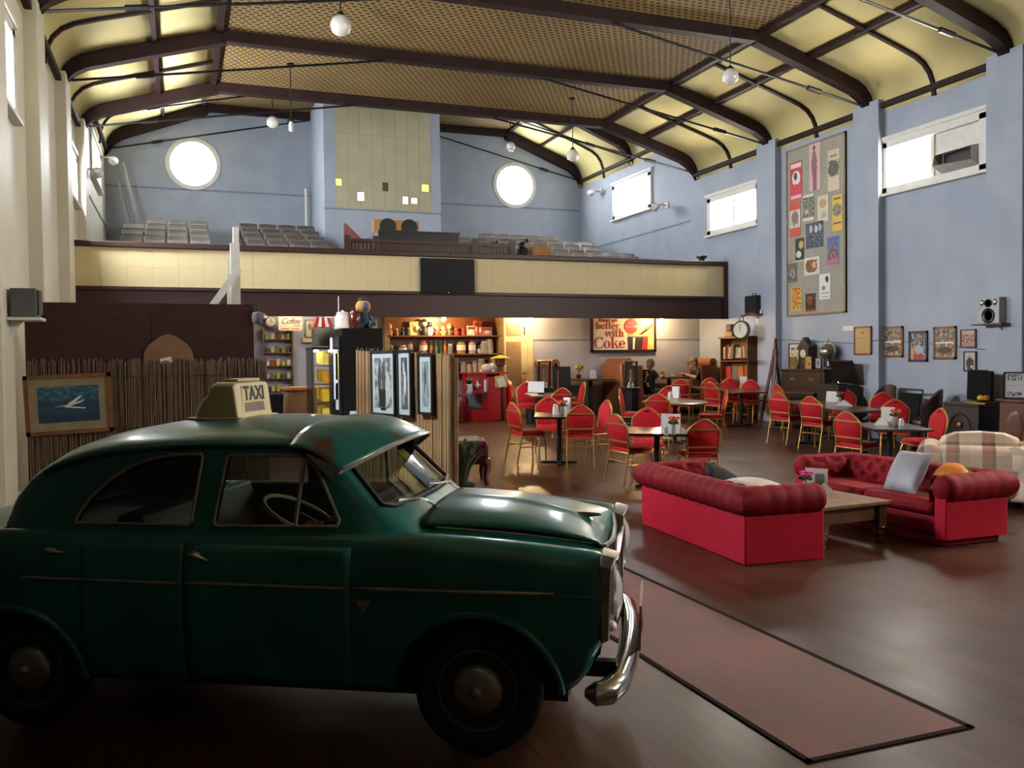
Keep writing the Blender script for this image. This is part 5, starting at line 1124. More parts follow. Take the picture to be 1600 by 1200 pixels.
obj('star_sticker', MB().prism([(-.34, .8), (-.3, .84), (-.28, .92), (-.24, .84), (-.19, .8), (-.24, .79), (-.28, .74), (-.3, .79)], .035, .045), mat('white_card'), rb, smooth=False)
rc = solo('dark_red_tub', MB().lathe([(.001, 0), (.3, 0), (.34, .45), (.3, .56), (.12, .6), (.001, .6)], n=24), mat('dark_red_plastic', '5e0d16', .25), 'dark red rounded tub beside the red toy counter', 'tub', fl(5.62, 18.5))
ym = thing('yellow_roofed_machine', 'small dispenser with a yellow pointed roof on the red toy counter', 'machine', fl(6.75, 18.55, 1.09)); obj('globe', MB().lathe([(.001, 0), (.08, 0), (.05, .1), (.12, .16), (.12, .3), (.001, .3)], n=16), mat('brown_glass', '5a4436', .15), ym); obj('roof', MB().lathe([(.001, .38), (.22, .31), (.22, .29), (.001, .29)], n=20), mat('bright_yellow', 'd9b31a', .5), ym)
sd = thing('white_soft_toy', 'white soft toy lying on the red toy counter', 'toy', fl(6.42, 18.5, 1.09)); obj('body', MB().ell((0, 0, .09), (.14, .1, .09)), mat('white_plush', 'cfcac4', .9), sd); obj('head', MB().ell((.12, -.03, .13), (.07, .07, .07)), mat('white_plush'), sd)
pd = thing('panda_toy', 'black and white soft toy hanging at the left of the red toy counter', 'toy', fl(5.93, 18.3, .62)); obj('body', MB().ell((0, 0, .12), (.09, .07, .13)), mat('white_plush'), pd); obj('head', MB().ell((-.02, -.02, .28), (.08, .07, .07)), black, pd)
for k in (-1, 1): obj('arm', MB().tube([(k*.06, -.02, .18), (k*.12, -.06, .08)], .03, 6), black, pd)
# ================================================================ BOOTHS, PEOPLE, HEATERS, SIGN, LAMPS
zB = zf(18.5); tanl = mat('tan_leather', '6e3f28', .4, var=.15, scale=6, bump=.1); tanl2 = mat('tan_leather_light', '8a5232', .4, var=.12, scale=6)
def booth(name, label, X0, X1, seatdir, sides, back_h=1.32):
    """bench whose back is a thick slab; seatdir +1 sits towards +X"""
    t = thing('booth_bench', label, 'bench', (X0, 18.15, zf(18.15)), 0, 'high-backed booth benches'); D_ = 1.0; w_ = X1-X0
    bx = (0, .16) if seatdir > 0 else (w_-.16, w_)
    obj('backrest', MB().b2((bx[0], 0, .0), (bx[1], D_, back_h)), tanl, t, bevel=.05)
    obj('head_roll', MB().tube([((bx[0]+bx[1])/2, 0, back_h-.06), ((bx[0]+bx[1])/2, D_, back_h-.06)], .11, 12), tanl2, t)
    obj('seat', MB().b2((.05, .0, .1), (w_-.02, D_, .5)), tanl, t, bevel=.04)
    obj('end_panel', MB().b2((bx[0]-.02 if seatdir > 0 else bx[0]-.28, -.03, 0), (bx[1]+.28 if seatdir > 0 else bx[1]+.02, 0, back_h-.12)), sides, t, bevel=.01)
    if seatdir > 0: obj('panel_seam', MB().b2((.1, -.04, .5), (.13, -.028, back_h-.2)), tanl2, t, smooth=False)
    return t
booth('', 'booth bench with a black end panel, left of the booth table with flowers', 7.86, 8.5, 1, black)
booth('', 'tan leather booth bench that the woman leans against', 9.72, 10.55, 1, tanl)
booth('', 'tan leather booth bench behind the man in the cap', 11.4, 12.2, -1, tanl, 1.3)
# a facing back for the left table
solo('booth_divider', MB().b2((0, 0, 0), (.1, 1.0, 1.25)), tanl2, 'tan leather booth divider between the two booth tables', 'divider', (9.6, 18.15, zf(18.15)), bevel=.04)
def booth_table(label, X0, X1):
    t = thing('booth_table', label, 'table', (X0, 18.2, zf(18.2)), 0, 'booth tables'); w_ = X1-X0
    obj('table_top', MB().b2((0, 0, .86), (w_, .95, .9)), redwood, t, bevel=.008); obj('pedestal', MB().tube([(w_/2, .4, 0), (w_/2, .4, .86)], .05, 10), black, t); obj('foot', MB().b2((w_/2-.25, .15, 0), (w_/2+.25, .65, .03)), black, t, smooth=False)
booth_table('booth table with a flower pot and white card on the left', 8.55, 9.5)
booth_table('booth table between the seated woman and man', 10.85, 11.45)
zt = zf(18.2)+.901
def stand(name, mb, mt, label, cat, X, Y, **k): return solo(name, mb, mt, label, cat, (X, Y, zt), smooth=True, **k)
bf = thing('booth_flowers', 'yellow-green dried flowers on the left booth table', 'flowers', (8.72, 18.6, zt)); obj('pot', MB().lathe([(.001, 0), (.05, 0), (.06, .1), (.001, .1)], n=12), mat('brown_glaze'), bf)
for i in range(12): a = i*2.4; c = (.1*math.cos(a)*(i % 3+1)/3, .1*math.sin(a)*(i % 3+1)/3, .24+.03*(i % 4)); obj('sprig', MB().tube([(0, 0, .1), c], .004, 4).ell(c, (.035, .035, .03), 7, 4), mat('dry_yellow', '9a8f3e', .7), bf)
for X, lab in ((9.05, 'white card standing on the left booth table'), (10.95, 'white card standing on the table between the seated couple')): solo('table_card', MB().loft([[(-.07, -.04, 0), (.07, -.04, 0), (.07, .04, 0), (-.07, .04, 0)], [(-.07, -.004, .2), (.07, -.004, .2), (.07, .004, .2), (-.07, .004, .2)]]), mat('white_card'), lab, 'card', (X, 18.5, zt), smooth=False)
tc_ = thing('tea_cup', 'white tea cup and saucer between the seated couple', 'cup', (11.08, 18.35, zt)); obj('saucer', MB().lathe([(.001, 0), (.06, .0), (.085, .018), (.001, .012)], n=16), cer, tc_); obj('cup', MB().lathe([(.001, .014), (.03, .014), (.048, .07), (.042, .07), (.001, .03)], n=14), cer, tc_); obj('handle', MB().tube([(.04, 0, .06), (.07, 0, .05), (.045, 0, .03)], .005, 5), cer, tc_)
solo('juice_glass', MB().lathe([(.001, 0), (.035, 0), (.042, .14), (.001, .14)], n=12), mat('orange_juice', 'c98a3a', .2), 'glass of orange drink in front of the seated woman', 'glass', (10.85, 18.4, zt))
# ---- people: one skinned body each, hair, clothing and cap as children
skin = mat('skin', 'b58468', .6, var=.05)
def person(label, loc, phi, shirt, pants, hair, arms, lean=0., cap=None, beard=None, longhair=False, pattern=False):
    t = thing('person', label, 'person', loc, phi)
    J = {'hip': (0, 0, .52), 'waist': (0, -.01+lean*.3, .70), 'chest': (0, -.02+lean, .90), 'neckb': (0, 0+lean*1.4, 1.03), 'neck': (0, .02+lean*1.5, 1.09)}
    V, E, Rr = [], [], []
    def v(p, r): V.append(p); Rr.append(r); return len(V)-1
    hip = v(J['hip'], (.17, .13)); wa = v(J['waist'], (.16, .12)); ch_ = v(J['chest'], (.19, .125)); nb = v(J['neckb'], (.1, .09)); E += [(hip, wa), (wa, ch_), (ch_, nb)]
    for s in (-1, 1):
        th_ = v((s*.11, .12, .52), (.085, .085)); kn = v((s*.12, .46, .52), (.062, .062)); sh = v((s*.12, .46, .27), (.055, .055)); an = v((s*.12, .44, .09), (.042, .042)); to = v((s*.13, .58, .05), (.045, .035)); E += [(hip, th_), (th_, kn), (kn, sh), (sh, an), (an, to)]
        a = arms[0 if s < 0 else 1]; so = v((s*.19, -.01+lean*1.2, .985), (.072, .072)); el = v(a[0], (.05, .05)); E += [(ch_, so), (so, el)]
    me = bpy.data.meshes.new('clothes'); me.from_pydata(V, E, []); o = bpy.data.objects.new('body', me); COL.objects.link(o); o.parent = t; me.materials.append(shirt)
    sk = o.modifiers.new('skin', 'SKIN'); sk.use_smooth_shade = True; 
    for i, r in enumerate(Rr): me.skin_vertices[0].data[i].radius = r
    me.skin_vertices[0].data[0].use_root = True; sb_ = o.modifiers.new('s', 'SUBSURF'); sb_.levels = 2; sb_.render_levels = 2
    hx, hy, hz = 0, .05+lean*1.6, 1.2
    hd_ = obj('head', MB().ell((hx, hy, hz), (.078, .098, .118), 20, 14).tube([(0, J['neckb'][1], 1.0), (0, hy-.02, 1.12)], [.062, .055], 12).loft([[(-.016, hy+.09, hz-.02), (.016, hy+.09, hz-.02), (.0, hy+.09, hz+.03)], [(-.008, hy+.118, hz-.018), (.008, hy+.118, hz-.018), (0, hy+.105, hz+.02)]]), skin, t)
    for s in (-1, 1):
        obj('ear', MB().ell((s*.08, hy-.005, hz-.01), (.014, .022, .034), 8, 6), skin, hd_); obj('eye', MB().ell((s*.03, hy+.088, hz+.012), (.013, .008, .008), 8, 5), black, hd_)
    obj('mouth', MB().ell((0, hy+.088, hz-.06), (.025, .008, .006), 8, 5), mat('lips', '8a4a42', .5), hd_)
    if cap:
        obj('cap', MB().lathe([(.001, .155), (.05, .145), (.085, .11), (.1, .06), (.1, .035), (.001, .035)], (hx, hy-.005, hz-.005), 20).loft([[(-.075, hy+.07, hz+.04), (.075, hy+.07, hz+.04), (.06, hy+.17, hz+.025), (-.06, hy+.17, hz+.025)], [(-.075, hy+.07, hz+.05), (.075, hy+.07, hz+.05), (.06, hy+.17, hz+.033), (-.06, hy+.17, hz+.033)]]), cap, t)
        obj('hair', MB().ell((hx, hy-.03, hz-.01), (.084, .082, .08), 14, 10), hair, hd_)
    else: obj('hair', MB().ell((hx, hy-.022, hz+.025), (.093, .1, .11), 16, 12).ell((hx, hy-.06, hz-.05), (.088, .06, .11), 14, 10), hair, hd_)
    if beard: obj('beard', MB().ell((hx, hy+.055, hz-.08), (.06, .05, .055), 12, 8), beard, hd_)
    for s in (-1, 1):
        a = arms[0 if s < 0 else 1]; e, w_ = Vector(a[0]), Vector(a[1]); dirv = (w_-e).normalized()
        fa = obj('forearm', MB().tube([e, e+(w_-e)*.4, w_], [.048, .042, .03], 10), skin, t)
        hand = MB().ell(w_+dirv*.045, (.038, .045, .02), 10, 7); sd_ = dirv.cross(Vector((0, 0, 1))).normalized()
        for k in range(4):
            b0 = w_+dirv*.075+sd_*(-.027+.018*k); l = (.055, .065, .06, .045)[k]; hand.tube([b0, b0+dirv*l*.55+Vector((0, 0, -.006)), b0+dirv*l+Vector((0, 0, -.022))], [.0095, .0088, .007], 6)
        b0 = w_+dirv*.02-sd_*(s*.03); hand.tube([b0, b0+dirv*.03-sd_*s*.025, b0+dirv*.06-sd_*s*.03], [.011, .01, .008], 6)
        obj('hand', hand, skin, fa)
    for s in (-1, 1): obj('trouser_leg', MB().tube([(s*.1, .05, .52), (s*.12, .46, .525), (s*.12, .47, .27), (s*.12, .45, .1)], [.1, .078, .066, .058], 10), pants, t)
    for s in (-1, 1): obj('shoe', MB().tube([(s*.12, .40, .045), (s*.125, .5, .045), (s*.13, .64, .03)], [.045, .05, .03], 10), black, t)
    if pattern:
        for k in range(7): obj('white_pattern', MB().ell((.1+.07*math.sin(k*1.7), -.02+.05*math.cos(k*2.1)-.09, .66+.055*k), (.045, .02, .018), 8, 5), mat('white_card'), t)
    return t
blk_shirt = mat('black_shirt', '15151a', .8); grey_hair = mat('grey_hair', '6d5f50', .8)
zs = zf(18.15)
person('seated person in black top with white pattern and grey-brown hair, facing right in the booth', (10.42, 18.38, zs+.04), 78, blk_shirt, mat('dark_trousers', '1c1d24', .8), grey_hair, (((-.27, .12, .86), (-.16, .36, .9)), ((.27, .12, .86), (.14, .36, .9))), lean=.05, pattern=True)
person('seated person in a cap and black shirt leaning on the booth table, facing left', (11.9, 18.42, zs+.04), 282, mat('black_tee', '17181d', .8), mat('dark_trousers'), grey_hair, (((-.28, .18, .84), (-.08, .40, .92)), ((.28, .16, .84), (.1, .40, .92))), lean=.06, cap=mat('olive_cap', '6d6450', .8), beard=mat('white_beard', 'b8b2aa', .8))
# glass tube heaters
hg = glassmat('heater_glass', 'e4ecee', .12, .05)
def heater(label, X, Y):
    t = thing('glass_tube_heater', label, 'heater', fl(X, Y), 20, 'glass tube heaters', True)
    obj('base', MB().lathe([(.001, 0), (.21, 0), (.21, .03), (.19, .05), (.19, .78), (.21, .8), (.21, .84), (.001, .84)], n=8), mat('heater_black', '0d0d10', .3), t)
    obj('burner', MB().lathe([(.001, .84), (.09, .84), (.07, .9), (.04, .95), (.001, .95)], n=14), steel, t)
    obj('glass_tube', MB().lathe([(.13, .85), (.14, .86), (.14, 1.36), (.13, 1.37)], n=24), hg, t)
    obj('core', MB().lathe([(.001, .93), (.035, .95), (.03, 1.2), (.001, 1.22)], n=14), mat('heater_mesh', '8a857c', .4, .5), t)
    obj('top', MB().lathe([(.001, 1.37), (.15, 1.37), (.15, 1.39), (.001, 1.41)], n=20), mat('heater_black'), t)
    for k in range(2): a = k*math.pi+.4; obj('guard_rod', MB().tube([(.15*math.cos(a), .15*math.sin(a), .84), (.15*math.cos(a), .15*math.sin(a), 1.38)], .006, 5), steel, t)
heater('glass tube heater on a black base by the beige door', *onpx(850, 668, 0)[:2])
heater('glass tube heater on a black base in front of the tan booth', *onpx(985, 668, 0)[:2])
solo('black_stool', MB().lathe([(.001, 0), (.16, 0), (.17, .42), (.001, .45)], n=16), black, 'low black stool by the beige door', 'stool', fl(7.15, 17.6), tilt=True)
# ---- advertising sign
SGX0, SGX1, SGZ0, SGZ1 = 9.32, 11.12, 1.93, 2.84
sg = thing('cola_sign', 'dark-framed wall sign reading better with Coke, lit from above', 'sign', (0, YLB-.03, 0), 0)
f = MB(); fw = .06
for lo, hi in (((SGX0, -.03, SGZ0), (SGX1, .03, SGZ0+fw)), ((SGX0, -.03, SGZ1-fw), (SGX1, .03, SGZ1)), ((SGX0, -.03, SGZ0), (SGX0+fw, .03, SGZ1)), ((SGX1-fw, -.03, SGZ0), (SGX1, .03, SGZ1))): f.b2(lo, hi)
obj('frame', f, darkf, sg, smooth=False); obj('panel', MB().b2((SGX0+.04, -.01, SGZ0+.04), (SGX1-.04, .02, SGZ1-.04)), mat('sign_white', 'd9d2c2', .5, var=.04), sg, smooth=False)
cred = mat('sign_red', 'a8221f', .5, var=.05); cpan = mat('sign_amber', 'd8b06a', .5, var=.1, scale=3)
obj('photo_panel', MB().b2((10.32, -.013, SGZ0+.05), (SGX1-.05, -.009, SGZ1-.05)), cpan, sg, smooth=False)
# serif letters as strokes: thick uprights, thin arcs, slab serifs
def arc(m, cx, cz, rx, rz, a0, a1, t0, t1, s, ox, oz):
    q0, q1 = [], []
    n = 20
    for i in range(n+1):
        a = rad(a0+(a1-a0)*i/n); k = abs(math.cos(a)); t = t0+(t1-t0)*k
        q0.append((cx+(rx)*math.cos(a), cz+(rz)*math.sin(a))); q1.append((cx+(rx-t)*math.cos(a), cz+(rz-t0*.9)*math.sin(a)))
    for i in range(n):
        m.prism([(ox+p[0]*s, oz+p[1]*s) for p in (q0[i], q0[i+1], q1[i+1], q1[i])], -.016, -.011)
def rct(m, x0, z0, x1, z1, s, ox, oz, sh=0.): m.prism([(ox+x0*s, oz+z0*s), (ox+x1*s, oz+z0*s), (ox+(x1+sh)*s, oz+z1*s), (ox+(x0+sh)*s, oz+z1*s)], -.016, -.011)
def glyph(m, ch, s, ox, oz):
    T, t = .15, .05; A_ = lambda *a: arc(m, *a, s, ox, oz); Rc = lambda *a, **k: rct(m, *a, s, ox, oz, **k)
    if ch == 'C': A_(.36, .36, .36, .38, 42, 318, t, T); Rc(.58, .52, .63, .72); Rc(.6, .08, .64, .2); return .68
    if ch == 'o': A_(.25, .25, .25, .26, 0, 360, t, T); return .54
    if ch == 'e': A_(.24, .25, .24, .26, 0, 325, t, T); Rc(.08, .24, .46, .29); return .51
    if ch in 'khb': Rc(.05, 0, .05+T, .74); Rc(0, .69, .1, .74); Rc(0, 0, .26, .045)
    if ch == 'k': Rc(.2, .2, .26, .26, sh=0); m.prism([(ox+a*s, oz+b*s) for a, b in ((.19, .22), (.24, .2), (.46, .47), (.4, .47))], -.016, -.011); m.prism([(ox+a*s, oz+b*s) for a, b in ((.28, .31), (.42, .0), (.56, .0), (.36, .36))], -.016, -.011); Rc(.34, .45, .52, .49); Rc(.36, 0, .6, .04); return .6
    if ch in 'hn':
        if ch == 'n': Rc(.05, 0, .05+T, .48); Rc(0, .44, .1, .48); Rc(0, 0, .26, .045)
        A_(.32, .32, .17, .18, 0, 180, t*1.4, T); Rc(.34, 0, .34+T, .34); Rc(.29, 0, .55, .045); return .57
    if ch == 'b': A_(.28, .25, .24, .26, -160, 160, t, T); return .55
    if ch == 'i': Rc(.05, 0, .05+T, .48); Rc(0, .44, .1, .48); Rc(0, 0, .25, .045); A_(.12, .64, .085, .085, 0, 360, .085, .085); return .28
    if ch == 't': Rc(.08, .06, .08+T, .66); Rc(0, .43, .34, .48); A_(.22, .14, .14, .14, 180, 330, t, T*.5); return .38
    if ch == 'r': Rc(.05, 0, .05+T, .48); Rc(0, .44, .1, .48); Rc(0, 0, .26, .045); A_(.3, .36, .12, .12, 20, 160, t*1.5, T*.7); return .42
    if ch == 'w':
        for x0, x1, w_ in ((.02, .2, T), (.36, .2, t), (.32, .5, T), (.66, .5, t)): m.prism([(ox+a*s, oz+b*s) for a, b in ((x0, .48), (x0+w_, .48), (x1+w_*.5, 0), (x1, 0))], -.016, -.011)
        Rc(-.03, .44, .22, .48); Rc(.56, .44, .76, .48); return .76
    if ch == 'g': A_(.22, .3, .2, .19, 0, 360, t, T*.8); A_(.22, -.06, .22, .15, 0, 360, t, T*.6); return .48
    if ch == 's': A_(.18, .36, .16, .13, 30, 250, t, T*.8); A_(.18, .13, .17, .14, -150, 80, t, T*.8); return .4
    return .25
def word(wd, s, ox, oz, nm):
    m = MB(); x = ox
    for c in wd: x += glyph(m, c, s, x, oz)*s
    return obj(nm, m, cred, sg, smooth=False)
word('things', .14, 9.52, 2.67, 'lettering_line'); word('go', .14, 9.9, 2.67, 'lettering_line')
word('better', .235, 9.46, 2.5, 'lettering_line'); word('with', .265, 9.70, 2.31, 'lettering_line'); word('Coke', .37, 9.41, 2.03, 'lettering_line')
obj('red_disc', MB().lathe([(.001, -.02), (.185, -.02), (.185, -.01), (.001, -.01)], (10.42, 0, 2.57), 32, 'y'), cred, sg)
text('disc_lettering', 'Coca-Cola', .085, mat('sign_cream', 'd9b9a0', .5), sg, TM((10.42, -.022, 2.535)), shear=.4, sp=.9); text('disc_lettering', 'Drink', .05, mat('sign_cream'), sg, TM((10.40, -.022, 2.63)))
gl = MB(); gl.prism([(10.34, 1.99), (10.72, 1.99), (10.76, 2.3), (10.32, 2.3)], -.018, -.0135); obj('printed_glass', gl, mat('print_dark', '2e2320', .5, var=.3, scale=8), sg, smooth=False)
obj('printed_red_glass', MB().prism([(10.73, 1.99), (10.87, 1.99), (10.9, 2.32), (10.76, 2.32)], -.018, -.0135), cred, sg, smooth=False); obj('printed_shine', MB().prism([(10.46, 2.0), (10.51, 2.0), (10.53, 2.29), (10.47, 2.29)], -.0195, -.0182), mat('sign_white'), sg, smooth=False)
obj('printed_pour', MB().prism([(10.63, 2.36), (10.72, 2.36), (10.82, 2.55), (11.05, 2.66), (11.05, 2.58), (10.88, 2.48)], -.018, -.0135), mat('print_brown', '7d3a20', .5), sg, smooth=False)
for i in range(7): obj('printed_ice', MB().ell((10.38+.06*i, -.014, 2.315), (.04, .004, .03), 8, 5), mat('print_grey', '8a8078', .5), sg)
# ---- bare bulbs under the balcony beam
bulbm = mat('warm_bulb', 'ffd9a0', .4, var=0., emit=900.)
for X, lab in ((5.46, 'glowing bare bulb above the jar shelves'), (7.58, 'glowing bare bulb above the beige door'), (11.02, 'glowing bare bulb at the right of the cola sign')):
    t = thing('bare_bulb_lamp', lab, 'lamp', (X, 18.72 if X > 6 else 18.62, 2.93), 0, 'bare bulbs under the balcony')
    obj('bulb', MB().lathe([(.001, -.29), (.03, -.28), (.043, -.245), (.038, -.21), (.02, -.175), (.001, -.175)], n=16), bulbm, t); obj('holder', MB().lathe([(.001, -.18), (.022, -.18), (.025, -.1), (.012, -.09), (.012, -.03), (.05, 0), (.001, 0)], n=12), whitep, t)
# ================================================================ RIGHT-HAND WALL
def wl_(px, py, off=.0): p = onx(px, py, XR-off); return p.y, p.z
(yA, zA), (yB, zB_) = wl_(1229, 237, .03), wl_(1322, 488, .03)
pb = thing('poster_board', 'tall grey pinboard of film posters on the blue right wall', 'board', (XR-.005, (yA+yB)/2, (zA+zB_)/2), 90)
bw, bh = yA-yB, zA-zB_
obj('panel', MB().b2((-bw/2, -.03, -bh/2), (bw/2, 0, bh/2)), mat('pinboard_grey', '9c9788', .8, var=.06, scale=3), pb, smooth=False)
f = MB(); ff = .035
for lo, hi in (((-bw/2, -.045, -bh/2), (bw/2, 0, -bh/2+ff)), ((-bw/2, -.045, bh/2-ff), (bw/2, 0, bh/2)), ((-bw/2, -.045, -bh/2), (-bw/2+ff, 0, bh/2)), ((bw/2-ff, -.045, -bh/2), (bw/2, 0, bh/2))): f.b2(lo, hi)
obj('frame', f, mat('board_edge', '8b7557', .6), pb, smooth=False)
# poster corner pixels measured in a 120x310 crop scaled by 3.871 from (1220,190)
posters = [(58, 255, 128, 465, 'red and white poster at the upper left of the pinboard', 'b9252e', [('r', .5, .3, .9, .35, 'c9303a'), ('r', .5, .9, .9, .12, 'd9c9c0'), ('r', .5, .08, .9, .1, 'd9a9a8'), ('e', .5, .58, .75, .35, 'd8d2cc'), ('e', .45, .62, .3, .2, '3a3436')]),
 (172, 140, 240, 405, 'tall pink poster of a standing figure at the top of the pinboard', 'c9a49c', [('e', .45, .55, .5, .6, '8a5560'), ('r', .5, .25, .35, .5, '8a4a5c'), ('e', .45, .9, .25, .1, '5a3a3a')]),
 (285, 180, 355, 408, 'beige poster with dark flowers at the upper right of the pinboard', 'c6b595', [('e', .5, .55, .85, .35, '5a5a44'), ('n', .5, .55, .95, .4, '3c4034'), ('r', .5, .85, .6, .06, '8a7a60')]),
 (55, 490, 118, 690, 'orange and white poster at the left of the pinboard', 'c2492c', [('r', .5, .5, 1, .5, 'cdbfae'), ('e', .5, .55, .6, .35, '6d6a68'), ('n', .5, .45, .7, .3, '8a5a48')]),
 (135, 450, 200, 592, 'black and cream collage poster left of centre', '8f8a76', [('n', .5, .5, 1, .9, '2d2c2a'), ('r', .5, .06, 1, .12, 'd0c8b4'), ('r', .5, .95, 1, .1, 'cfc6b2'), ('e', .35, .35, .4, .2, 'b3a35a')]),
 (222, 455, 288, 597, 'pale cream poster with faint drawing, centre of the pinboard', 'c9bc9c', [('e', .5, .7, .7, .35, 'a89062'), ('e', .6, .25, .5, .25, 'a3a084')]),
 (312, 450, 372, 655, 'yellow poster with a dark round picture on the right', 'd2a92e', [('e', .5, .58, .9, .36, '5a5148'), ('n', .5, .58, .8, .3, '9a8a6a'), ('r', .5, .9, .7, .05, '5a4a1a'), ('r', .5, .22, .8, .05, '6a4a1a')]),
 (152, 620, 257, 752, 'wide black and white group photograph in the middle of the pinboard', '5a5f6a', [('n', .5, .5, 1, 1, '1c1f26'), ('e', .3, .75, .16, .3, 'b9bcc2'), ('e', .6, .72, .16, .3, 'c2c5ca'), ('e', .82, .75, .14, .28, 'a9adb4')]),
 (88, 710, 140, 840, 'black poster with a yellow moon and white shape', '1d1f1e', [('e', .68, .7, .55, .35, 'b9a05a'), ('e', .4, .3, .6, .3, 'c9c7c0'), ('r', .5, .02, 1, .05, 'cfccc4')]),
 (280, 702, 352, 858, 'blue and pink colourful poster at the right', '5d6f9c', [('e', .5, .45, .7, .5, '9c6a5a'), ('r', .5, .12, .9, .18, 'b95a7a'), ('r', .5, .9, .9, .16, '3a5aa0'), ('n', .5, .5, .8, .6, '3a3a4c')]),
 (142, 828, 235, 920, 'small white-edged poster of two faces', 'cfc7b6', [('e', .45, .5, .75, .7, '9c6236'), ('n', .5, .5, .7, .7, '4a2c1c'), ('e', .65, .55, .3, .4, 'c99a6a')]),
 (42, 862, 98, 970, 'small brown and grey poster at the left edge of the pinboard', '6d6050', [('e', .5, .45, .7, .5, 'a9abb0'), ('n', .5, .4, .8, .5, '2c2c30')]),
 (233, 925, 300, 1072, 'white poster with black figure sketches', 'd6d3cb', [('e', .7, .78, .3, .25, '2c2c30'), ('e', .4, .45, .3, .2, '7a7a80'), ('r', .5, .25, .8, .04, '8a8a8a'), ('r', .5, .1, .6, .03, '8a8a8a')]),
 (62, 1008, 125, 1138, 'yellow and orange film poster at the lower left', 'd9b95a', [('n', .5, .5, .9, .9, '9c4a22'), ('e', .4, .6, .5, .5, 'c98a3a'), ('r', .5, .95, .8, .06, 'b93a22')]),
 (150, 1043, 210, 1145, 'small dark brown film poster at the bottom of the pinboard', '4a3020', [('e', .45, .6, .6, .5, '9c5a2c'), ('n', .5, .4, 1, .6, '2c1c16'), ('r', .5, .06, 1, .1, '8c3a2c')])]
for x0, y0, x1, y1, lab, base, sh in posters:
    (ya, za), (yb, zb) = wl_(1220+x0/3.871, 190+y0/3.871, .04), wl_(1220+x1/3.871, 190+y1/3.871, .04)
    (_, zc) = wl_(1220+x1/3.871, 190+(y0-(x1-x0)*.36)/3.871, .04)
    w_ = ya-yb; (_, zlow) = wl_(1220+x0/3.871, 190+(y1+(x1-x0)*.1)/3.871, .04); h_ = za-zlow if za > zlow else .4
    hh = (za-zb); zc_ = (za+zb)/2
    solo('film_poster', MB().b2((-w_/2, -.003, -hh/2), (w_/2, .003, hh/2)), printmat(base, sh), lab, 'poster', (XR-.04, (ya+yb)/2, zc_), 90, 'posters on the pinboard', smooth=False)
# framed pictures in a row
sep = lambda a, b: printmat('cdbfae', [('n', .5, .28, .9, .4, '5a4c42'), ('n', .5, .75, .9, .4, '4c4038'), ('e', .5, .25, .7, .22, '3a302a'), ('r', .5, .5, 1, .05, 'd8cfc0')], (.5, .5, 1, 1, '6a5a4c', 'b5a898', 7))
def wallpic(x0, y0, x1, y1, lab, frame, pm, fw=.035, off=.0, **k):
    (ya, za), (yb, zb) = wl_(x0, y0, .02+off), wl_(x1, y1, .02+off)
    return framed('framed_picture', lab, XR-.004-off, (ya+yb)/2, (za+zb)/2, ya-yb, za-zb, frame, pm, rot='right', fw=fw, group='framed pictures on the right wall', **k)
wallpic(1379.5, 511, 1411, 558, 'brown-framed pair of sepia photographs, left of the blue-framed poster', oak, sep(0, 0), .04)
wallpic(1420, 518, 1449, 565, 'blue-framed poster with yellow and red panels between two brown frames', mat('navy_frame', '1c2744', .4), printmat('8a8f98', [('n', .5, .75, 1, .5, '2e3036'), ('r', .15, .25, .22, .4, 'c98a2a'), ('r', .55, .12, .7, .16, 'a82a2a'), ('e', .55, .4, .5, .3, '9aa4b4')], (.5, .5, 1, 1, '4a4e56', 'a5aab2', 6)), .04)
wallpic(1458.5, 511, 1494, 561, 'brown-framed pair of sepia photographs, right of the blue-framed poster', oak, sep(1, 1), .04)
wallpic(1501, 515, 1525, 543, 'small reddish-brown landscape photograph near the silver speaker', mat('thin_brown', '5e3626', .5), printmat('b59a8c', [('n', .5, .45, 1, .6, '5a3026'), ('r', .5, .12, 1, .22, '9a7a6c')]), .02)
wallpic(1506, 549, 1525.5, 580, 'small dark-framed portrait of a person in a dark coat', darkf, printmat('b3aca4', [('e', .5, .35, .7, .8, '26252a'), ('e', .5, .75, .25, .2, '8a7f78'), ('e', .65, .2, .2, .15, 'd0ccc6')]), .02)
wallpic(1334.5, 511, 1361.5, 554, off=.165, lab='narrow brown-framed parchment notice beside the gramophone', frame=oak, pm=printmat('a8875a', [('e', .5, .8, .2, .08, '6a5236'), ('r', .4, .6, .5, .02, '7a6244'), ('e', .7, .55, .1, .05, '7a6244')]), fw=.03)
ya, za = wl_(1320, 508); solo('paper_strip', MB().b2((-.3, -.03, -.05), (.3, 0, .05)), whitep, 'long white paper strip behind the parchment notice', 'strip', (XR-.001, 13.68-.1+.12, 2.31), 90, smooth=False)
# speakers on wall brackets
def spk(label, px, py, w_, h_, d, face, body, shelfdark):
    ya, za = wl_(px, py, .2); t = thing('shelf_speaker', label, 'speaker', (XR, ya, za), 270, 'speakers on wall brackets')
    obj('shelf', MB().b2((-.28, 0, -.02), (.28, .36, .0)), shelfdark, t, smooth=False)
    obj('bracket', MB().b2((-.16, 0, -.2), (-.12, .02, -.02)).prism([(0.0, -.2), (.02, -.2), (.3, -.03), (.3, -.02), (0, -.02)], -.14, -.13, 'x').b2((-.16, .001, -.22), (.16, .015, -.02)), whitep, t, smooth=False)
    c = obj('cabinet', MB().b2((-w_/2, .05, 0), (w_/2, .05+d, h_)), body, t, bevel=.01)
    return t, w_, h_, .05+d
t, w_, h_, d = spk('black box speaker with handle on a wall bracket above the hanging scale', 1178, 491, .4, .42, .26, black, mat('speaker_black', '121216', .5), pine2)
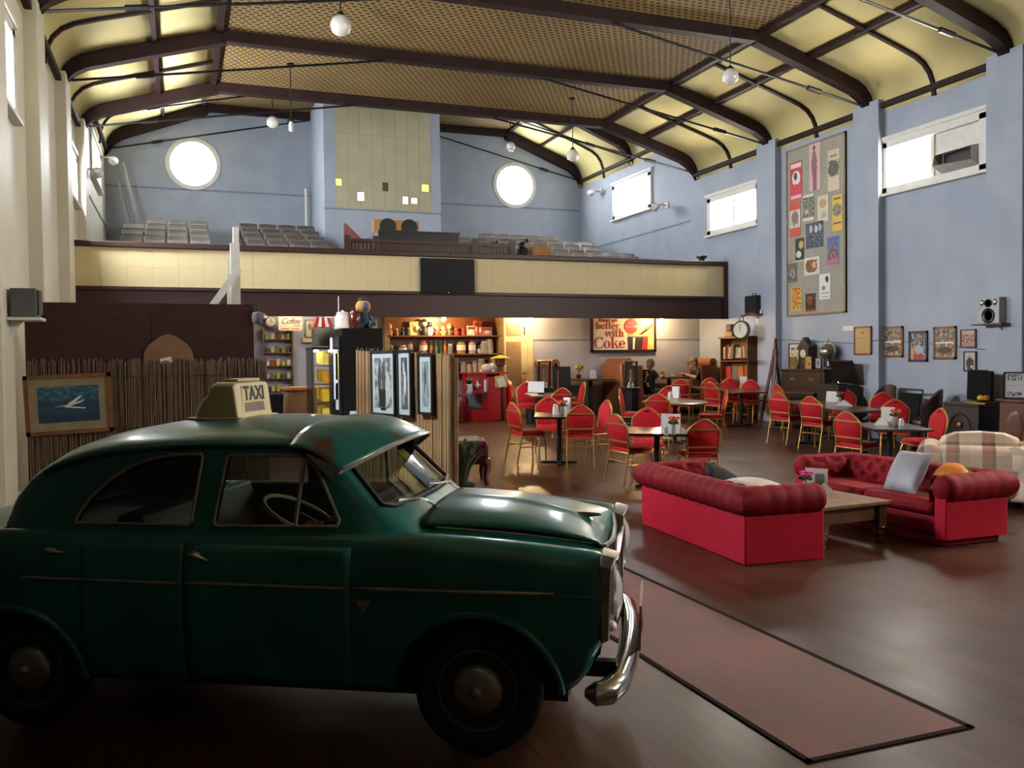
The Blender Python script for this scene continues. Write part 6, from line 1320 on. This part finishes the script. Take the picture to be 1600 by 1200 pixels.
obj('grille', MB().b2((-.15, d, .05), (.15, d+.008, .33)), black, t, smooth=False); obj('handle', MB().tube([(-.08, d-.12, h_), (-.06, d-.12, h_+.05), (.06, d-.12, h_+.05), (.08, d-.12, h_)], .01, 6), black, t); obj('small_box', MB().b2((-.27, .12, .0), (-.22, .2, .09)), whitep, t, smooth=False)
t, w_, h_, d = spk('silver stereo speaker with dark cone on a wall bracket near the right edge', 1552, 506, .4, .42, .26, steel, mat('silver_plastic', '9c9da2', .35, .3), black)
for z, r in ((.13, .11), (.33, .06)): obj('cone', MB().lathe([(.001, .0), (r*.5, -.01), (r, .018), (r*1.1, .012), (r*1.1, 0)], (0, d, z), 20, 'y'), black, t)
for s in (-1, 1): obj('tweeter', MB().ell((s*.12, d, .34), (.045, .02, .05), 10, 6), steel, t)
# thin cable along the wall
yb_, zb1 = wl_(1225, 531); ye_, ze = wl_(1588, 546)
m = MB().tube([(XR-.17, 15.9, wl_(1222, 531)[1]), (XR-.012, 15.8, wl_(1225, 531)[1]), (XR-.012, 13.65, wl_(1330, 537)[1]), (XR-.172, 13.6, wl_(1332, 537)[1]), (XR-.172, 12.88, 2.06), (XR-.012, 12.83, 2.06), (XR-.012, 10.65, ze)], .008, 5)
solo('wall_cable', m, mat('cable_grey', '6a7282', .6), 'thin grey cable strung along the blue right wall', 'cable')
# bookcase
bkm = mat('bookcase_wood', '7a4a24', .45, var=.15, scale=4, stretch=(4, 4, 1))
YBC = 17.3; zb0 = zf(YBC); bc_ = thing('bookcase', 'orange-brown wooden bookcase against the right wall under the balcony end', 'bookcase', (XR-.01, YBC, zb0), 270)
bw2 = .54
for x in (-bw2, bw2-.025): obj('side', MB().b2((x, 0, 0), (x+.025, .3, 1.84)), bkm, bc_, smooth=False)
obj('back', MB().b2((-bw2, 0, 0), (bw2, .015, 1.84)), bkm, bc_, smooth=False); obj('top', MB().b2((-bw2-.04, -.0, 1.84), (bw2+.04, .34, 1.88)), bkm, bc_, smooth=False)
BSZ = [.08, .45, .86, 1.32]
for z in BSZ: obj('shelf', MB().b2((-bw2+.02, .012, z-.025), (bw2-.02, .29, z)), bkm, bc_, smooth=False)
bcol = [('b9b0a0', 'pale'), ('8a2f26', 'red'), ('4a4a44', 'dark grey'), ('c9b48a', 'cream'), ('a8562c', 'orange'), ('5a6a5a', 'green')]
def book(x, z, w_, h_, c, nmc, lab, lean=0., face=False):
    o = thing('book', lab, 'book', (XR-.13, YBC+x, zb0+z), 270, 'books in the bookcase'); o.rotation_euler.rotate_axis('Y', rad(lean))
    d = .04 if face else .17; dy = .06 if face else 0
    obj('cover', MB().b2((-w_/2, -.03+dy, 0), (w_/2, -.03+dy+d, h_)), mat('book_'+c, c, .6, var=.1, scale=20), o, smooth=False); obj('pages', MB().b2((-w_/2+.004, -.026+dy, h_-.004), (w_/2-.004, -.034+dy+d, h_+.002)), cer, o, smooth=False)
for i in range(6):
    c, n_ = bcol[i % 6]; book(.44-.065*i, BSZ[3]+(.04 if i > 2 else .035), .05, .28+.03*(i % 3), c, n_, '%s spined book, %d from the left of the upper bookcase shelf' % (n_, i+1), lean=-7 if 1 < i else 0)
book(-.02, BSZ[3]+.04, .3, .26, 'b8a888', 'beige', 'wide beige book lying face out on the upper bookcase shelf', lean=-8, face=True)
for i in range(4): c, n_ = bcol[(i+2) % 6]; book(-.28-.06*i, BSZ[3]+.03, .045, .3, c, n_, '%s spined book, %d from the right end of the upper shelf' % (n_, 4-i), lean=5)
for i, (c, n_) in enumerate((('a8282a', 'red'), ('6a6a62', 'grey'), ('b9622c', 'orange'), ('a34a2a', 'rust'))): book(.36-.24*i, BSZ[2]+.015, .22, .3, c, n_, '%s magazine shown face out on the lower bookcase shelf' % n_, lean=-4 if i % 2 else 4, face=True)
tb_ = zb0+1.881
cb = thing('owl_carving', 'dark and tan carved ornament on the bookcase top', 'ornament', (XR-.2, YBC+.28, tb_), 270); obj('base', MB().b2((-.14, -.06, 0), (.14, .06, .13)), mat('tan_carving', 'a8763c', .6), cb, bevel=.02); obj('head', MB().b2((-.1, -.06, .13), (.1, .06, .3)), mat('dark_carving', '5a4230', .6), cb, bevel=.02)
vs = thing('blue_white_vase', 'blue and white china vase on the bookcase top', 'vase', (XR-.2, YBC-.18, tb_), 0); obj('body', MB().lathe([(.001, 0), (.06, 0), (.09, .12), (.05, .22), (.06, .28), (.001, .28)], n=16), mat('blue_china', '8a9bb8', .25, col2='3a5a94', scale=9), vs)
# hanging scale with dial and pan
hs = thing('hanging_scale', 'hanging shop scale with a round white dial and steel pan before the bookcase', 'scale', (XR-.62, 16.55, 0), 250)
dz_ = onx(1172, 515, XR-.62).z; 
obj('rim', MB().lathe([(.001, -.05), (.2, -.05), (.215, -.03), (.215, .03), (.19, .04), (.001, .03)], (0, 0, dz_), 32, 'y'), mat('dark_bronze', '3a342a', .4, .4), hs); obj('dial', MB().lathe([(.001, .045), (.175, .045), (.175, .03), (.001, .03)], (0, 0, dz_), 32, 'y'), mat('dial_white', 'c9c5b6', .4), hs)
obj('pointer', MB().b2((-.006, .046, dz_-.03), (.006, .05, dz_+.14)), black, hs, smooth=False); obj('loop', MB().tube([(.05*math.cos(a), 0, dz_+.25+.05*math.sin(a)) for a in [2*math.pi*i/12 for i in range(12)]], .01, 6, closed=True), mat('dark_bronze'), hs)
obj('pan', MB().lathe([(.001, dz_-.66), (.12, dz_-.655), (.2, dz_-.63), (.205, dz_-.625), (.12, dz_-.645), (.001, dz_-.65)], n=28), steel, hs)
for k in range(3): a = k*2.09; obj('chain', MB().tube([(0, 0, dz_-.2), (.2*math.cos(a), .2*math.sin(a), dz_-.63)], .004, 4), steel, hs)
obj('hanger_arm', MB().tube([(0, 0, dz_+.3), (0, -.3, dz_+.36), (.02, -.66, dz_+.36)], .012, 6), mat('dark_bronze'), hs)
# carved easel
ea = thing('carved_easel', 'tall red-brown carved wooden easel leaning by the piano', 'easel', fl(XR-.5, 15.72), 285, None, True)
eam = mat('red_mahogany', '5a2a20', .45, var=.15, scale=6)
for s in (-1, 1): obj('leg', MB().bar((s*.28, .1, 0), (s*.04, -.1, 1.62), .05, .05), eam, ea, smooth=False)
obj('rear_leg', MB().bar((0, -.35, 0), (0, -.1, 1.5), .04, .04), eam, ea, smooth=False); obj('crest', MB().prism([(-.09, 1.45), (.09, 1.45), (.1, 1.6), (.06, 1.62), (.05, 1.7), (0, 1.86), (-.05, 1.7), (-.06, 1.62), (-.1, 1.6)], -.12, -.07), eam, ea, smooth=False)
obj('centre_splat', MB().prism([(-.03, .5), (.03, .5), (.05, .8), (.02, 1.0), (.05, 1.2), (.03, 1.45), (-.03, 1.45), (-.05, 1.2), (-.02, 1.0), (-.05, .8)], -.06, -.03), eam, ea, smooth=False); obj('ledge', MB().b2((-.26, .02, .48), (.26, .12, .52)), eam, ea, smooth=False)
# upright piano
wal = mat('piano_walnut', '36211a', .35, var=.18, scale=4, coat=.2, stretch=(1, 4, 4)); YP = 14.78; zP = zf(YP)
pi_ = thing('upright_piano', 'dark walnut upright piano against the blue right wall', 'piano', (XR-.01, YP, zP), 270)
obj('case', MB().b2((-.66, .0, .05), (.66, .38, 1.2)), wal, pi_, smooth=False, bevel=.01); obj('lid', MB().b2((-.69, -.0, 1.2), (.69, .43, 1.235)), wal, pi_, smooth=False, bevel=.006)
obj('key_bed', MB().b2((-.65, .36, .58), (.65, .62, .7)), wal, pi_, smooth=False, bevel=.01); obj('fall_board', MB().b2((-.6, .36, .7), (.6, .6, .76)), wal, pi_, smooth=False, bevel=.02)
obj('upper_panel', MB().b2((-.56, .38, .82), (.56, .395, 1.14)), wal, pi_, smooth=False, bevel=.008); obj('lower_panel', MB().b2((-.56, .38, .15), (.56, .39, .54)), wal, pi_, smooth=False)
for s in (-1, 1): obj('cheek_leg', MB().tube([(s*.61, .6, 0), (s*.61, .6, .58)], [.045, .035], 10), wal, pi_); obj('carving', MB().ell((s*.3, .395, 1.02), (.09, .008, .03), 10, 5), mat('dark_brass', '54402a', .5), pi_); obj('side_foot', MB().b2((s*.61-.06, 0, 0), (s*.61+.06, .68, .06)), wal, pi_, smooth=False)
pt_ = zP+1.236
def onpiano(dy): return (XR-.2, YP+dy, pt_)
framed('standing_certificate', 'large black-framed cream print standing on the piano', XR-.13, YP+.52, pt_+.27, .42, .54, blackf, printmat('cfc7ae', [('r', .3, .8, .3, .12, '6a6250'), ('r', .7, .8, .3, .12, '6a6250'), ('n', .5, .45, .7, .5, 'a89a72')]), rot='right', fw=.02)
mc = thing('mantel_clock', 'ornate dark wooden mantel clock with white dial on the piano', 'clock', onpiano(.12), 270)
obj('case', MB().prism([(-.2, 0), (.2, 0), (.18, .08), (.15, .12), (.15, .42), (.19, .46), (.12, .52), (.06, .6), (0, .66), (-.06, .6), (-.12, .52), (-.19, .46), (-.15, .42), (-.15, .12), (-.18, .08)], -.07, .07), mat('ebony', '1d1614', .4), mc, smooth=False); obj('dial', MB().lathe([(.001, .078), (.085, .078), (.085, .07), (.001, .07)], (0, 0, .32), 24, 'y'), mat('dial_white'), mc); obj('pendulum', MB().lathe([(.001, .076), (.03, .076), (.03, .07), (.001, .07)], (0, 0, .15), 12, 'y'), mat('dull_brass', '8a6f3c', .4, .7), mc)
framed('small_yellow_frame', 'small leaning yellow-brown print in front of the big certificate', XR-.3, YP+.38, pt_+.13, .2, .25, mat('thin_gold', '8f7a3c', .5), printmat('8f7a34', [('n', .5, .5, .9, .9, '4a3a1a')]), rot='right', fw=.012)
framed('small_gold_frame', 'small gold-framed print right of the mantel clock', XR-.3, YP-.1, pt_+.13, .2, .26, mat('thin_gold'), printmat('a88a3c', [('e', .6, .4, .4, .3, '5a4a20')]), rot='right', fw=.015)
framed('small_grey_frame', 'small arched grey photograph on the piano by the globe', XR-.25, YP-.34, pt_+.12, .19, .22, darkf, printmat('9a9da2', [('e', .5, .5, .6, .6, '6a6d72')]), rot='right', fw=.015)
gb_ = thing('silver_globe', 'shiny silver globe on a stand at the right end of the piano', 'globe', onpiano(-.56), 270)
obj('sphere', MB().ell((0, 0, .34), (.17, .17, .17), 24, 16), mat('silver_ball', '9a9684', .25, .85), gb_); obj('ring', MB().tube([(.2*math.cos(a), 0, .34+.2*math.sin(a)) for a in [2*math.pi*i/28 for i in range(28)]], .012, 6, closed=True), steel, gb_); obj('stand', MB().lathe([(.001, 0), (.12, 0), (.1, .03), (.03, .06), (.025, .15), (.001, .16)], n=16), steel, gb_); obj('finial', MB().lathe([(.001, .66), (.012, .6), (.03, .55), (.001, .53)], n=10), steel, gb_)
# gramophone cabinet
gr_ = thing('gramophone_cabinet', 'black gramophone cabinet with its lid open, right of the piano', 'gramophone', fl(XR-.5, 13.62), 270, None, True)
ebo = mat('ebony'); obj('cabinet', MB().b2((-.3, -.26, .08), (.3, .27, .98)), ebo, gr_, smooth=False, bevel=.01)
for x in (-.26, .26):
    for y in (-.22, .23): obj('foot', MB().b2((x-.03, y-.03, 0), (x+.03, y+.03, .08)), ebo, gr_, smooth=False)
for s in (-1, 1): obj('cabinet_door', MB().b2((min(s*.01, s*.28), .27, .15), (max(s*.01, s*.28), .285, .92)), ebo, gr_, smooth=False)
obj('deck', MB().b2((-.28, -.24, .98), (.28, .25, .99)), mat('dark_felt', '2a2420', .9), gr_, smooth=False); obj('turntable', MB().lathe([(.001, .99), (.16, .99), (.16, 1.01), (.001, 1.01)], n=24), black, gr_); obj('tone_arm', MB().tube([(.2, -.16, .99), (.2, -.16, 1.06), (.1, .05, 1.04)], .014, 6), steel, gr_)
Rl = Matrix.Rotation(rad(-62), 3, 'X'); obj('open_lid', MB().box(Vector((0, -.27, 1.0))+Rl @ Vector((0, -.0, 0))+Vector((0, .02+.12, .24)), (.62, .5, .06), R=Matrix.Rotation(rad(62), 3, 'X')), ebo, gr_, smooth=False, bevel=.01)
# tub chairs and black chair along the wall
brl = mat('brown_leatherette', '3d241c', .4, var=.15, scale=5)
def tub(label, X, Y, phi):
    t = thing('tub_chair', label, 'chair', fl(X, Y), phi, 'brown tub chairs', True); t.scale = (.74, .82, 1.1)
    obj('shell', MB().loft([[(math.sin(a)*r*1.0, -math.cos(a)*r, z) for r, z in ((.27, .36), (.31, .52), (.32, top(a)), (.27, top(a)+.01), (.25, .5))] for top in (lambda a: .95-.3*min(1, abs(a)/1.75)**2.2,) for a in [rad(-105+210*i/20) for i in range(21)]]), brl, t, ang=60)
    obj('seat', MB().lathe([(.001, .34), (.26, .34), (.27, .4), (.25, .46), (.001, .47)], n=24), brl, t); obj('post', MB().tube([(0, 0, .04), (0, 0, .34)], .03, 10), steel, t)
    for k in range(4): a = k*math.pi/2+.6; obj('foot', MB().bar((0, 0, .05), (.25*math.cos(a), .25*math.sin(a), .02), .04, .03), black, t, smooth=False)
tub('brown tub chair against the wall behind the red chair, left of the black chair', 11.95, 12.55, 268)
tub('brown tub chair with visible armrest, right of the black chair', 11.92, 11.5, 318)
bk_ = thing('black_chair', 'black framed padded chair between the two brown tub chairs', 'chair', fl(11.78, 11.88), 250, None, True)
obj('seat', MB().b2((-.22, -.22, .42), (.22, .24, .48)), black, bk_, bevel=.02); obj('backrest', MB().box((0, -.26, .74), (.4, .04, .4), R=Matrix.Rotation(rad(8), 3, 'X')), mat('black_vinyl', '0c0c0e', .75, spec=.2), bk_, bevel=.015)
for s in (-1, 1): obj('leg', MB().tube([(s*.21, -.22, 0), (s*.21, -.23, .45), (s*.21, -.31, 1.0)], .016, 7), black, bk_); obj('leg', MB().tube([(s*.21, .22, 0), (s*.21, .22, .45)], .016, 7), black, bk_)
obj('top_rail', MB().tube([(-.21, -.31, 1.0), (.21, -.31, 1.0)], .018, 7), black, bk_)
# dark carved cabinet with radio-style front, black screens and ornaments
dk = mat('dark_carved_oak', '2e211b', .45, var=.2, scale=5); C1 = 10.5
c1 = thing('dark_carved_cabinet', 'dark carved cabinet with arched front carrying black screens', 'cabinet', (XR-.2, C1, zf(C1)), 270, None, True)
obj('body', MB().b2((-.34, .0, .06), (.34, .62, .86)), dk, c1, smooth=False, bevel=.008); obj('top', MB().b2((-.37, -.0, .86), (.37, .66, .89)), dk, c1, smooth=False, bevel=.006); obj('side_panel', MB().b2((-.345, .03, .08), (-.335, .6, .84)), black, c1, smooth=False)
obj('arch_moulding', MB().tube([(.2*math.cos(a), .625, .5+.22*math.sin(a)) for a in [math.pi*i/16 for i in range(17)]], .015, 6), dk, c1); obj('knob', MB().ell((0, .64, .55), (.05, .025, .05), 12, 8), mat('dull_brass'), c1)
for x in (-.3, .3):
    for y in (.05, .58): obj('foot', MB().b2((x-.03, y-.03, 0), (x+.03, y+.03, .06)), dk, c1, smooth=False)
zc1 = zf(C1)+.905
for i, (dx, w_, h_, dy, lab) in enumerate(((.1, .3, .46, .18, 'dark grey padded screen behind the black one on the carved cabinet'), (-.02, .44, .50, .3, 'black flat screen standing on the dark carved cabinet'))):
    t = thing('black_screen', lab, 'screen', (XR-.1-dy, C1+dx, zc1), 266, 'black screens on the carved cabinet', True); obj('panel', MB().b2((-w_/2, -.03, .02 if i else .16), (w_/2, .03, h_+.05 if not i else h_)), mat('screen_black', '070709', .8, spec=.2) if i else mat('screen_grey', '1c1d22', .8), t, bevel=.015); obj('stand', MB().b2((-.1, -.06, 0), (.1, .06, .02 if i else .17)), black, t, smooth=False)
fb = thing('fruit_bowl', 'bowl of yellow and orange fruit on the dark carved cabinet', 'bowl', (XR-.52, C1-.2, zc1), 0, None, True); obj('bowl', MB().lathe([(.001, 0), (.06, 0), (.12, .04), (.11, .04), (.05, .012), (.001, .012)], n=18), dk, fb)
for i, (dx, c, lab) in enumerate(((.05, 'd9c21e', 'yellow fruit in the bowl on the carved cabinet'), (-.05, 'cf6a1c', 'orange fruit in the bowl on the carved cabinet'))): solo('fruit', MB().ell((0, 0, .05), (.055, .055, .05)), mat('fruit_'+c, c, .5), lab, 'fruit', (XR-.52, C1-.2+dx, zc1+.015))
solo('yellow_runner_cloth', MB().b2((-.18, .0, 0), (.18, .34, .004)).b2((-.18, .335, -.1), (.18, .342, .004)), mat('mustard_cloth', '9c7a34', .8), 'mustard cloth hanging over the front edge of the dark carved cabinet', 'cloth', (XR-.345, C1-.12, zc1+.001), 262, None, True, smooth=False)
# orange-brown cabinet at the right edge
ob = mat('orange_oak', '6e3a1e', .4, var=.18, scale=4, stretch=(1, 1, 4)); C2 = 9.35
c2 = thing('carved_sideboard', 'reddish-brown carved sideboard on feet at the right edge of the photo', 'sideboard', (XR-.42, C2, zf(C2)), 256, None, True)
obj('body', MB().b2((-.5, .0, .16), (.42, .5, 1.0)), ob, c2, smooth=False, bevel=.01); obj('top', MB().b2((-.54, -.02, 1.0), (.47, .54, 1.035)), ob, c2, smooth=False, bevel=.008)
for x0, x1 in ((-.44, -.05), (-.01, .38)):
    d = obj('door', MB().b2((x0, .5, .22), (x1, .515, .95)), ob, c2, smooth=False, bevel=.006); obj('carving', MB().ell(((x0+x1)/2, .52, .62), (.12, .012, .25), 14, 8), ob, d); obj('handle', MB().ell((x1-.04 if x0 < -.2 else x0+.04, .53, .6), (.015, .02, .015), 8, 6), mat('dull_brass'), d)
for x in (-.44, .36):
    for y in (.06, .44): obj('foot', MB().lathe([(.001, 0), (.025, 0), (.035, .08), (.03, .16), (.001, .16)], (x, y, 0), 10), ob, c2)
hb = thing('high_cabinet', 'brown wooden cabinet top rising behind the sideboard at the right edge', 'cabinet', (XR-.05, 9.2, zf(9.35)), 270, None, True); obj('body', MB().b2((-.5, 0, 0), (.45, .3, 1.32)), ob, hb, smooth=False); obj('cornice', MB().b2((-.54, 0, 1.32), (.5, .36, 1.36)), dk, hb, smooth=False)
solo('grey_ornament', MB().lathe([(.001, 0), (.1, 0), (.12, .1), (.07, .2), (.09, .28), (.001, .3)], n=16), mat('grey_stone', '5d564e', .6), 'grey stone ornament on the high brown cabinet', 'ornament', (XR-.22, 9.4, zf(9.35)+1.37), 0, None, True)
th2 = 236; fcx = (11.6, 9.5, zf(9.5)+1.04)
framed('standing_photo', 'black-framed white document standing on the reddish sideboard', fcx[0]+.0, fcx[1], fcx[2]+.2, .3, .4, blackf, printmat('c9cdd2', [('n', .5, .82, .7, .25, '5a5a5a'), ('n', .5, .15, .7, .2, '4a4a4a'), ('r', .5, .5, .6, .02, '9a9a9a')]), rot=50, fw=.02)
# ================================================================ BALCONY AND HIGH THINGS
tv = thing('wall_television', 'black flat television mounted on the cream balcony front', 'television', (5.36, YB-.02, 3.57), 0)
obj('bezel', MB().b2((-.6, -.08, -.37), (.6, -.01, .37)), mat('tv_black', '08080a', .4, spec=.2), tv, bevel=.01); obj('screen', MB().b2((-.565, -.085, -.32), (.565, -.078, .34)), mat('tv_screen', '15171b', .5, spec=.2), tv, smooth=False); obj('mark', MB().b2((-.03, -.084, -.355), (.03, -.08, -.345)), steel, tv, smooth=False)
# theatre seats
stm = mat('seat_grey', '5f5953', .6, var=.12, scale=3); stl = mat('seat_pale', '7b756e', .55, var=.12, scale=3); irn = mat('seat_iron', '2c2826', .5)
def make_seat(mm):
    t = thing('theatre_seat', '', 'theatre seat')
    obj('backrest', MB().loft([[(-.23+.46*u, -.12-.05*math.sin(math.pi*u)-.1*v, .42+v*(.43-.02*abs(2*u-1))) for u in [i/8 for i in range(9)]] for v in (0, .5, 1)], closed_ring=False, cap=False), mm, t, thick=.035)
    obj('seat', MB().box((0, .02, .55), (.43, .06, .36), R=Matrix.Rotation(rad(-12), 3, 'X')), mm, t, bevel=.02)
    for s in (-1, 1): obj('standard', MB().b2((s*.232-.011, -.16, 0), (s*.232+.011, .12, .6)), irn, t, smooth=False)
    return t
sA, sB = None, None
def seatrow(k, xs, blk, mm):
    global sA, sB
    for c, x in enumerate(xs):
        lab = 'grey theatre seat, %s balcony block, row %d, seat %d from left' % (blk, k+1, c+1)
        pr_ = sA if mm is stm else sB
        if pr_ is None:
            o = make_seat(mm); o['label'] = lab; o['group'] = 'theatre seats on the balcony'
            if mm is stm: sA = o
            else: sB = o
        else: o = dup(pr_, lab, 'theatre seats on the balcony')
        o.location = (x, TZ[k][0]+.35, TZ[k][1]); o.rotation_euler = (0, 0, math.pi)
for k in range(5): seatrow(k, [-1.0+.5*i+(.5 if k == 4 else 0) for i in range(4 if k < 4 else 4)][: (4 if k < 4 else 3)], 'far left', stl)
for k in range(5): seatrow(k, [1.75+.5*i for i in range(4)], 'centre left', stm)
for k in (2, 3): seatrow(k, [6.95+.5*i for i in range(3)], 'centre right', stl)
for k in range(5): seatrow(k, [8.45+.5*i+(.25 if k % 2 else 0) for i in range(7 if k < 2 else (6 if k < 4 else 5))], 'far right', stl)
# front barrier
br_ = thing('balcony_barrier', 'maroon slatted wooden barrier in the middle of the balcony front', 'railing', (0, 18.62, 3.6), 0)
for x in (3.35, 3.97, 6.19, 7.1): obj('post', MB().b2((x-.07, -.06, 0), (x+.07, .06, .86)), maroon, br_, smooth=False, bevel=.01)
obj('top_rail', MB().b2((3.35, -.05, .72), (7.1, .05, .79)), maroon, br_, smooth=False); obj('bottom_rail', MB().b2((3.35, -.03, .1), (7.1, .03, .16)), maroon, br_, smooth=False)
slm = MB().b2((-.035, -.012, .16), (.035, .012, .72)).mesh('slat', maroon, False)
for i in range(44): obj('slat', slm, None, br_, loc=(3.44+.083*i, 0, 0))
bh_ = thing('projection_bench', 'long black bench counter behind the balcony barrier', 'counter', (4.53, 20.9, 3.7), 0); obj('front', MB().b2((0, 0, 0), (2.02, .06, 1.2)), black, bh_, smooth=False); obj('worktop', MB().b2((-.03, -.03, 1.2), (2.05, .6, 1.25)), black, bh_, smooth=False); obj('side', MB().b2((0, .06, 0), (.05, .6, 1.2)).b2((1.97, .06, 0), (2.02, .6, 1.2)), black, bh_, smooth=False)
tb2 = thing('tan_speaker_box', 'tan wooden box with two round black openings on the balcony bench', 'speaker box', (5.06, 21.25, 4.955), 0); obj('box', MB().b2((-.56, 0, 0), (.56, .3, .3)), mat('tan_ply', '9c6f34', .5), tb2, smooth=False)
for x in (-.22, .32): obj('opening', MB().lathe([(.001, -.02), (.2, -.015), (.21, 0), (.001, 0)], (x, 0, .13), 24, 'y'), black, tb2)
solo('leaning_board', MB().prism([(0, 0), (.05, 0), (.45, -.38), (.45, -.45), (0, -.45)], 0, .04), mat('brick_red_board', '6d3a30', .6), 'triangular red-brown board left of the balcony bench', 'board', (3.6, 20.35, 4.98), smooth=False)
solo('white_easel_sheet', MB().prism([(0, 0), (.35, .3), (.35, 0)], 0, .03), mat('pale_sheet', '8d9094', .6), 'pale triangular sheet leaning against the balcony bench', 'sheet', (4.08, 20.5, 4.6), smooth=False)
cbx = thing('cardboard_box', 'tan cardboard box at the right end of the balcony barrier', 'box', (7.83, 18.75, 3.95), 0); obj('box', MB().b2((-.22, -.15, -.35), (.22, .15, .42)), mat('cardboard', '9a6a38', .7), cbx, smooth=False)
dg_ = thing('black_dog_ornament', 'small black animal ornament by the barrier end post', 'ornament', (7.42, 18.8, 4.3), 0); obj('body', MB().ell((0, 0, .1), (.1, .06, .09)), black, dg_); obj('head', MB().ell((.1, -.02, .22), (.05, .045, .05)), black, dg_); obj('pedestal', MB().b2((-.1, -.08, -.7), (.1, .08, .03)), darkwall, dg_, smooth=False)
gp = thing('balcony_plant', 'small green plant on the right end of the balcony rail', 'plant', (11.75, YB+.05, 4.085), 0); obj('pot', MB().lathe([(.001, 0), (.06, 0), (.07, .05), (.001, .05)], n=10), black, gp)
for i in range(14): a = i*2.4; obj('leaf', MB().ell((.08*math.cos(a), .08*math.sin(a), .09+.02*(i % 3)), (.06, .04, .03), 7, 4), mat('dark_leaf', '26412c', .6), gp)
solo('dark_bag', MB().ell((0, 0, .12), (.3, .2, .14)), black, 'dark bundle on the balcony floor left of the right-hand seats', 'bundle', (10.9, 19.4, 3.6))
# ladder-like battens leaning in the far left corner
for i in range(2): solo('leaning_batten', MB().bar((0, 0, 0), (-.5, .1, 2.3), .12, .05), mat('pale_timber', '8d8a84', .6), ('wide pale batten leaning in the far left balcony corner', 'second pale batten leaning beside the first in the balcony corner')[i], 'batten', (-1.05+.2*i, 25.6, 4.9), smooth=False)
solo('corner_pipe', MB().tube([(0, 0, 0), (0, 0, 1.9)], .04, 8), whitep, 'white vertical pipe left of the projection box', 'pipe', (3.5, 25.9, 4.9))
# pendant globes
opal = mat('opal_glass', 'cfcac2', .18, var=.04, coat=.4)
def pendant(label, X, Y, zc, ztop, r=.18, small=False):
    t = thing('pendant_globe', label, 'lamp', (X, Y, zc), 0, 'pendant globe lamps')
    obj('globe', MB().lathe([(.001, -r), (r*.5, -r*.87), (r*.87, -r*.5), (r, 0), (r*.87, r*.5), (r*.5, r*.87), (r*.35, r*.95), (.001, r*.95)] if not small else [(.001, -.14), (.045, -.12), (.05, 0), (.03, .06), (.001, .06)], n=20), opal, t)
    obj('gallery', MB().lathe([(.001, r*1.25), (r*.25, r*1.25), (r*.45, r*.9), (r*.4, r*.86), (.001, r*.86)] if not small else [(.001, .14), (.05, .13), (.08, .06), (.001, .05)], n=14), black, t)
    obj('rod', MB().tube([(0, 0, r*1.2 if not small else .13), (0, 0, ztop-zc)], .011, 6), black, t); obj('ceiling_rose', MB().lathe([(.001, 0), (.06, 0), (.07, -.03), (.001, -.04)][::-1], (0, 0, ztop-zc), 12), black, t)
pendant('opal globe pendant at the top left of centre', 2.5, 14.1, ony(531, 40, 14.1).z, 7.6, .17)
pendant('opal globe pendant at the upper right before the sloped ceiling', 8.42, 12.07, ony(1141, 120, 12.07).z, 7.6, .135)
p = ony(455, 195, 17.6); pendant('small bare-bulb pendant next to a globe, left of the projection box', p.x, 17.6, p.z, 7.6, .12, True)
p = ony(895, 243, 17.9); pendant('opal globe pendant in front of the far right window', p.x, 17.9, p.z, 7.6, .14)
p = ony(426, 191, 21.2); pendant('opal globe pendant above the left balcony seats', p.x, 21.2, p.z, 9.05, .14)
p = ony(798, 229, 21.2); pendant('opal globe pendant above the right round window', p.x, 21.2, p.z, 9.05, .12)
# wall spot lamps
def spot(label, X, Y, z, s):
    t = thing('wall_spot_lamp', label, 'lamp', (X, Y, z), 0, 'wall spot lamps'); obj('arm', MB().tube([(0, 0, 0), (s*.25, -.05, 0)], .02, 6), whitep, t); obj('shade', MB().lathe([(.04, -.02), (.06, .08), (.12, .22), (.11, .22), (.04, 0)], (s*.28, -.05, -.03), 14, 'y'), whitep, t); obj('plate', MB().b2((-.02, -.08, -.08), (.02, .08, .08)), whitep, t, smooth=False)
y, z = wl_(1043, 321); spot('white spot lamp on the right wall between the two far windows', XR-.02, y, z, -1)
y, z = wl_(940, 299); spot('white spot lamp on the right wall left of the farthest window', XR-.02, y, z, -1)
spot('white spot lamp on the left wall near the balcony', XL+.02, 19.75, 5.75, 1); spot('white spot lamp on the left wall over the balcony seats', XL+.02, 24.8, 7.1, 1)
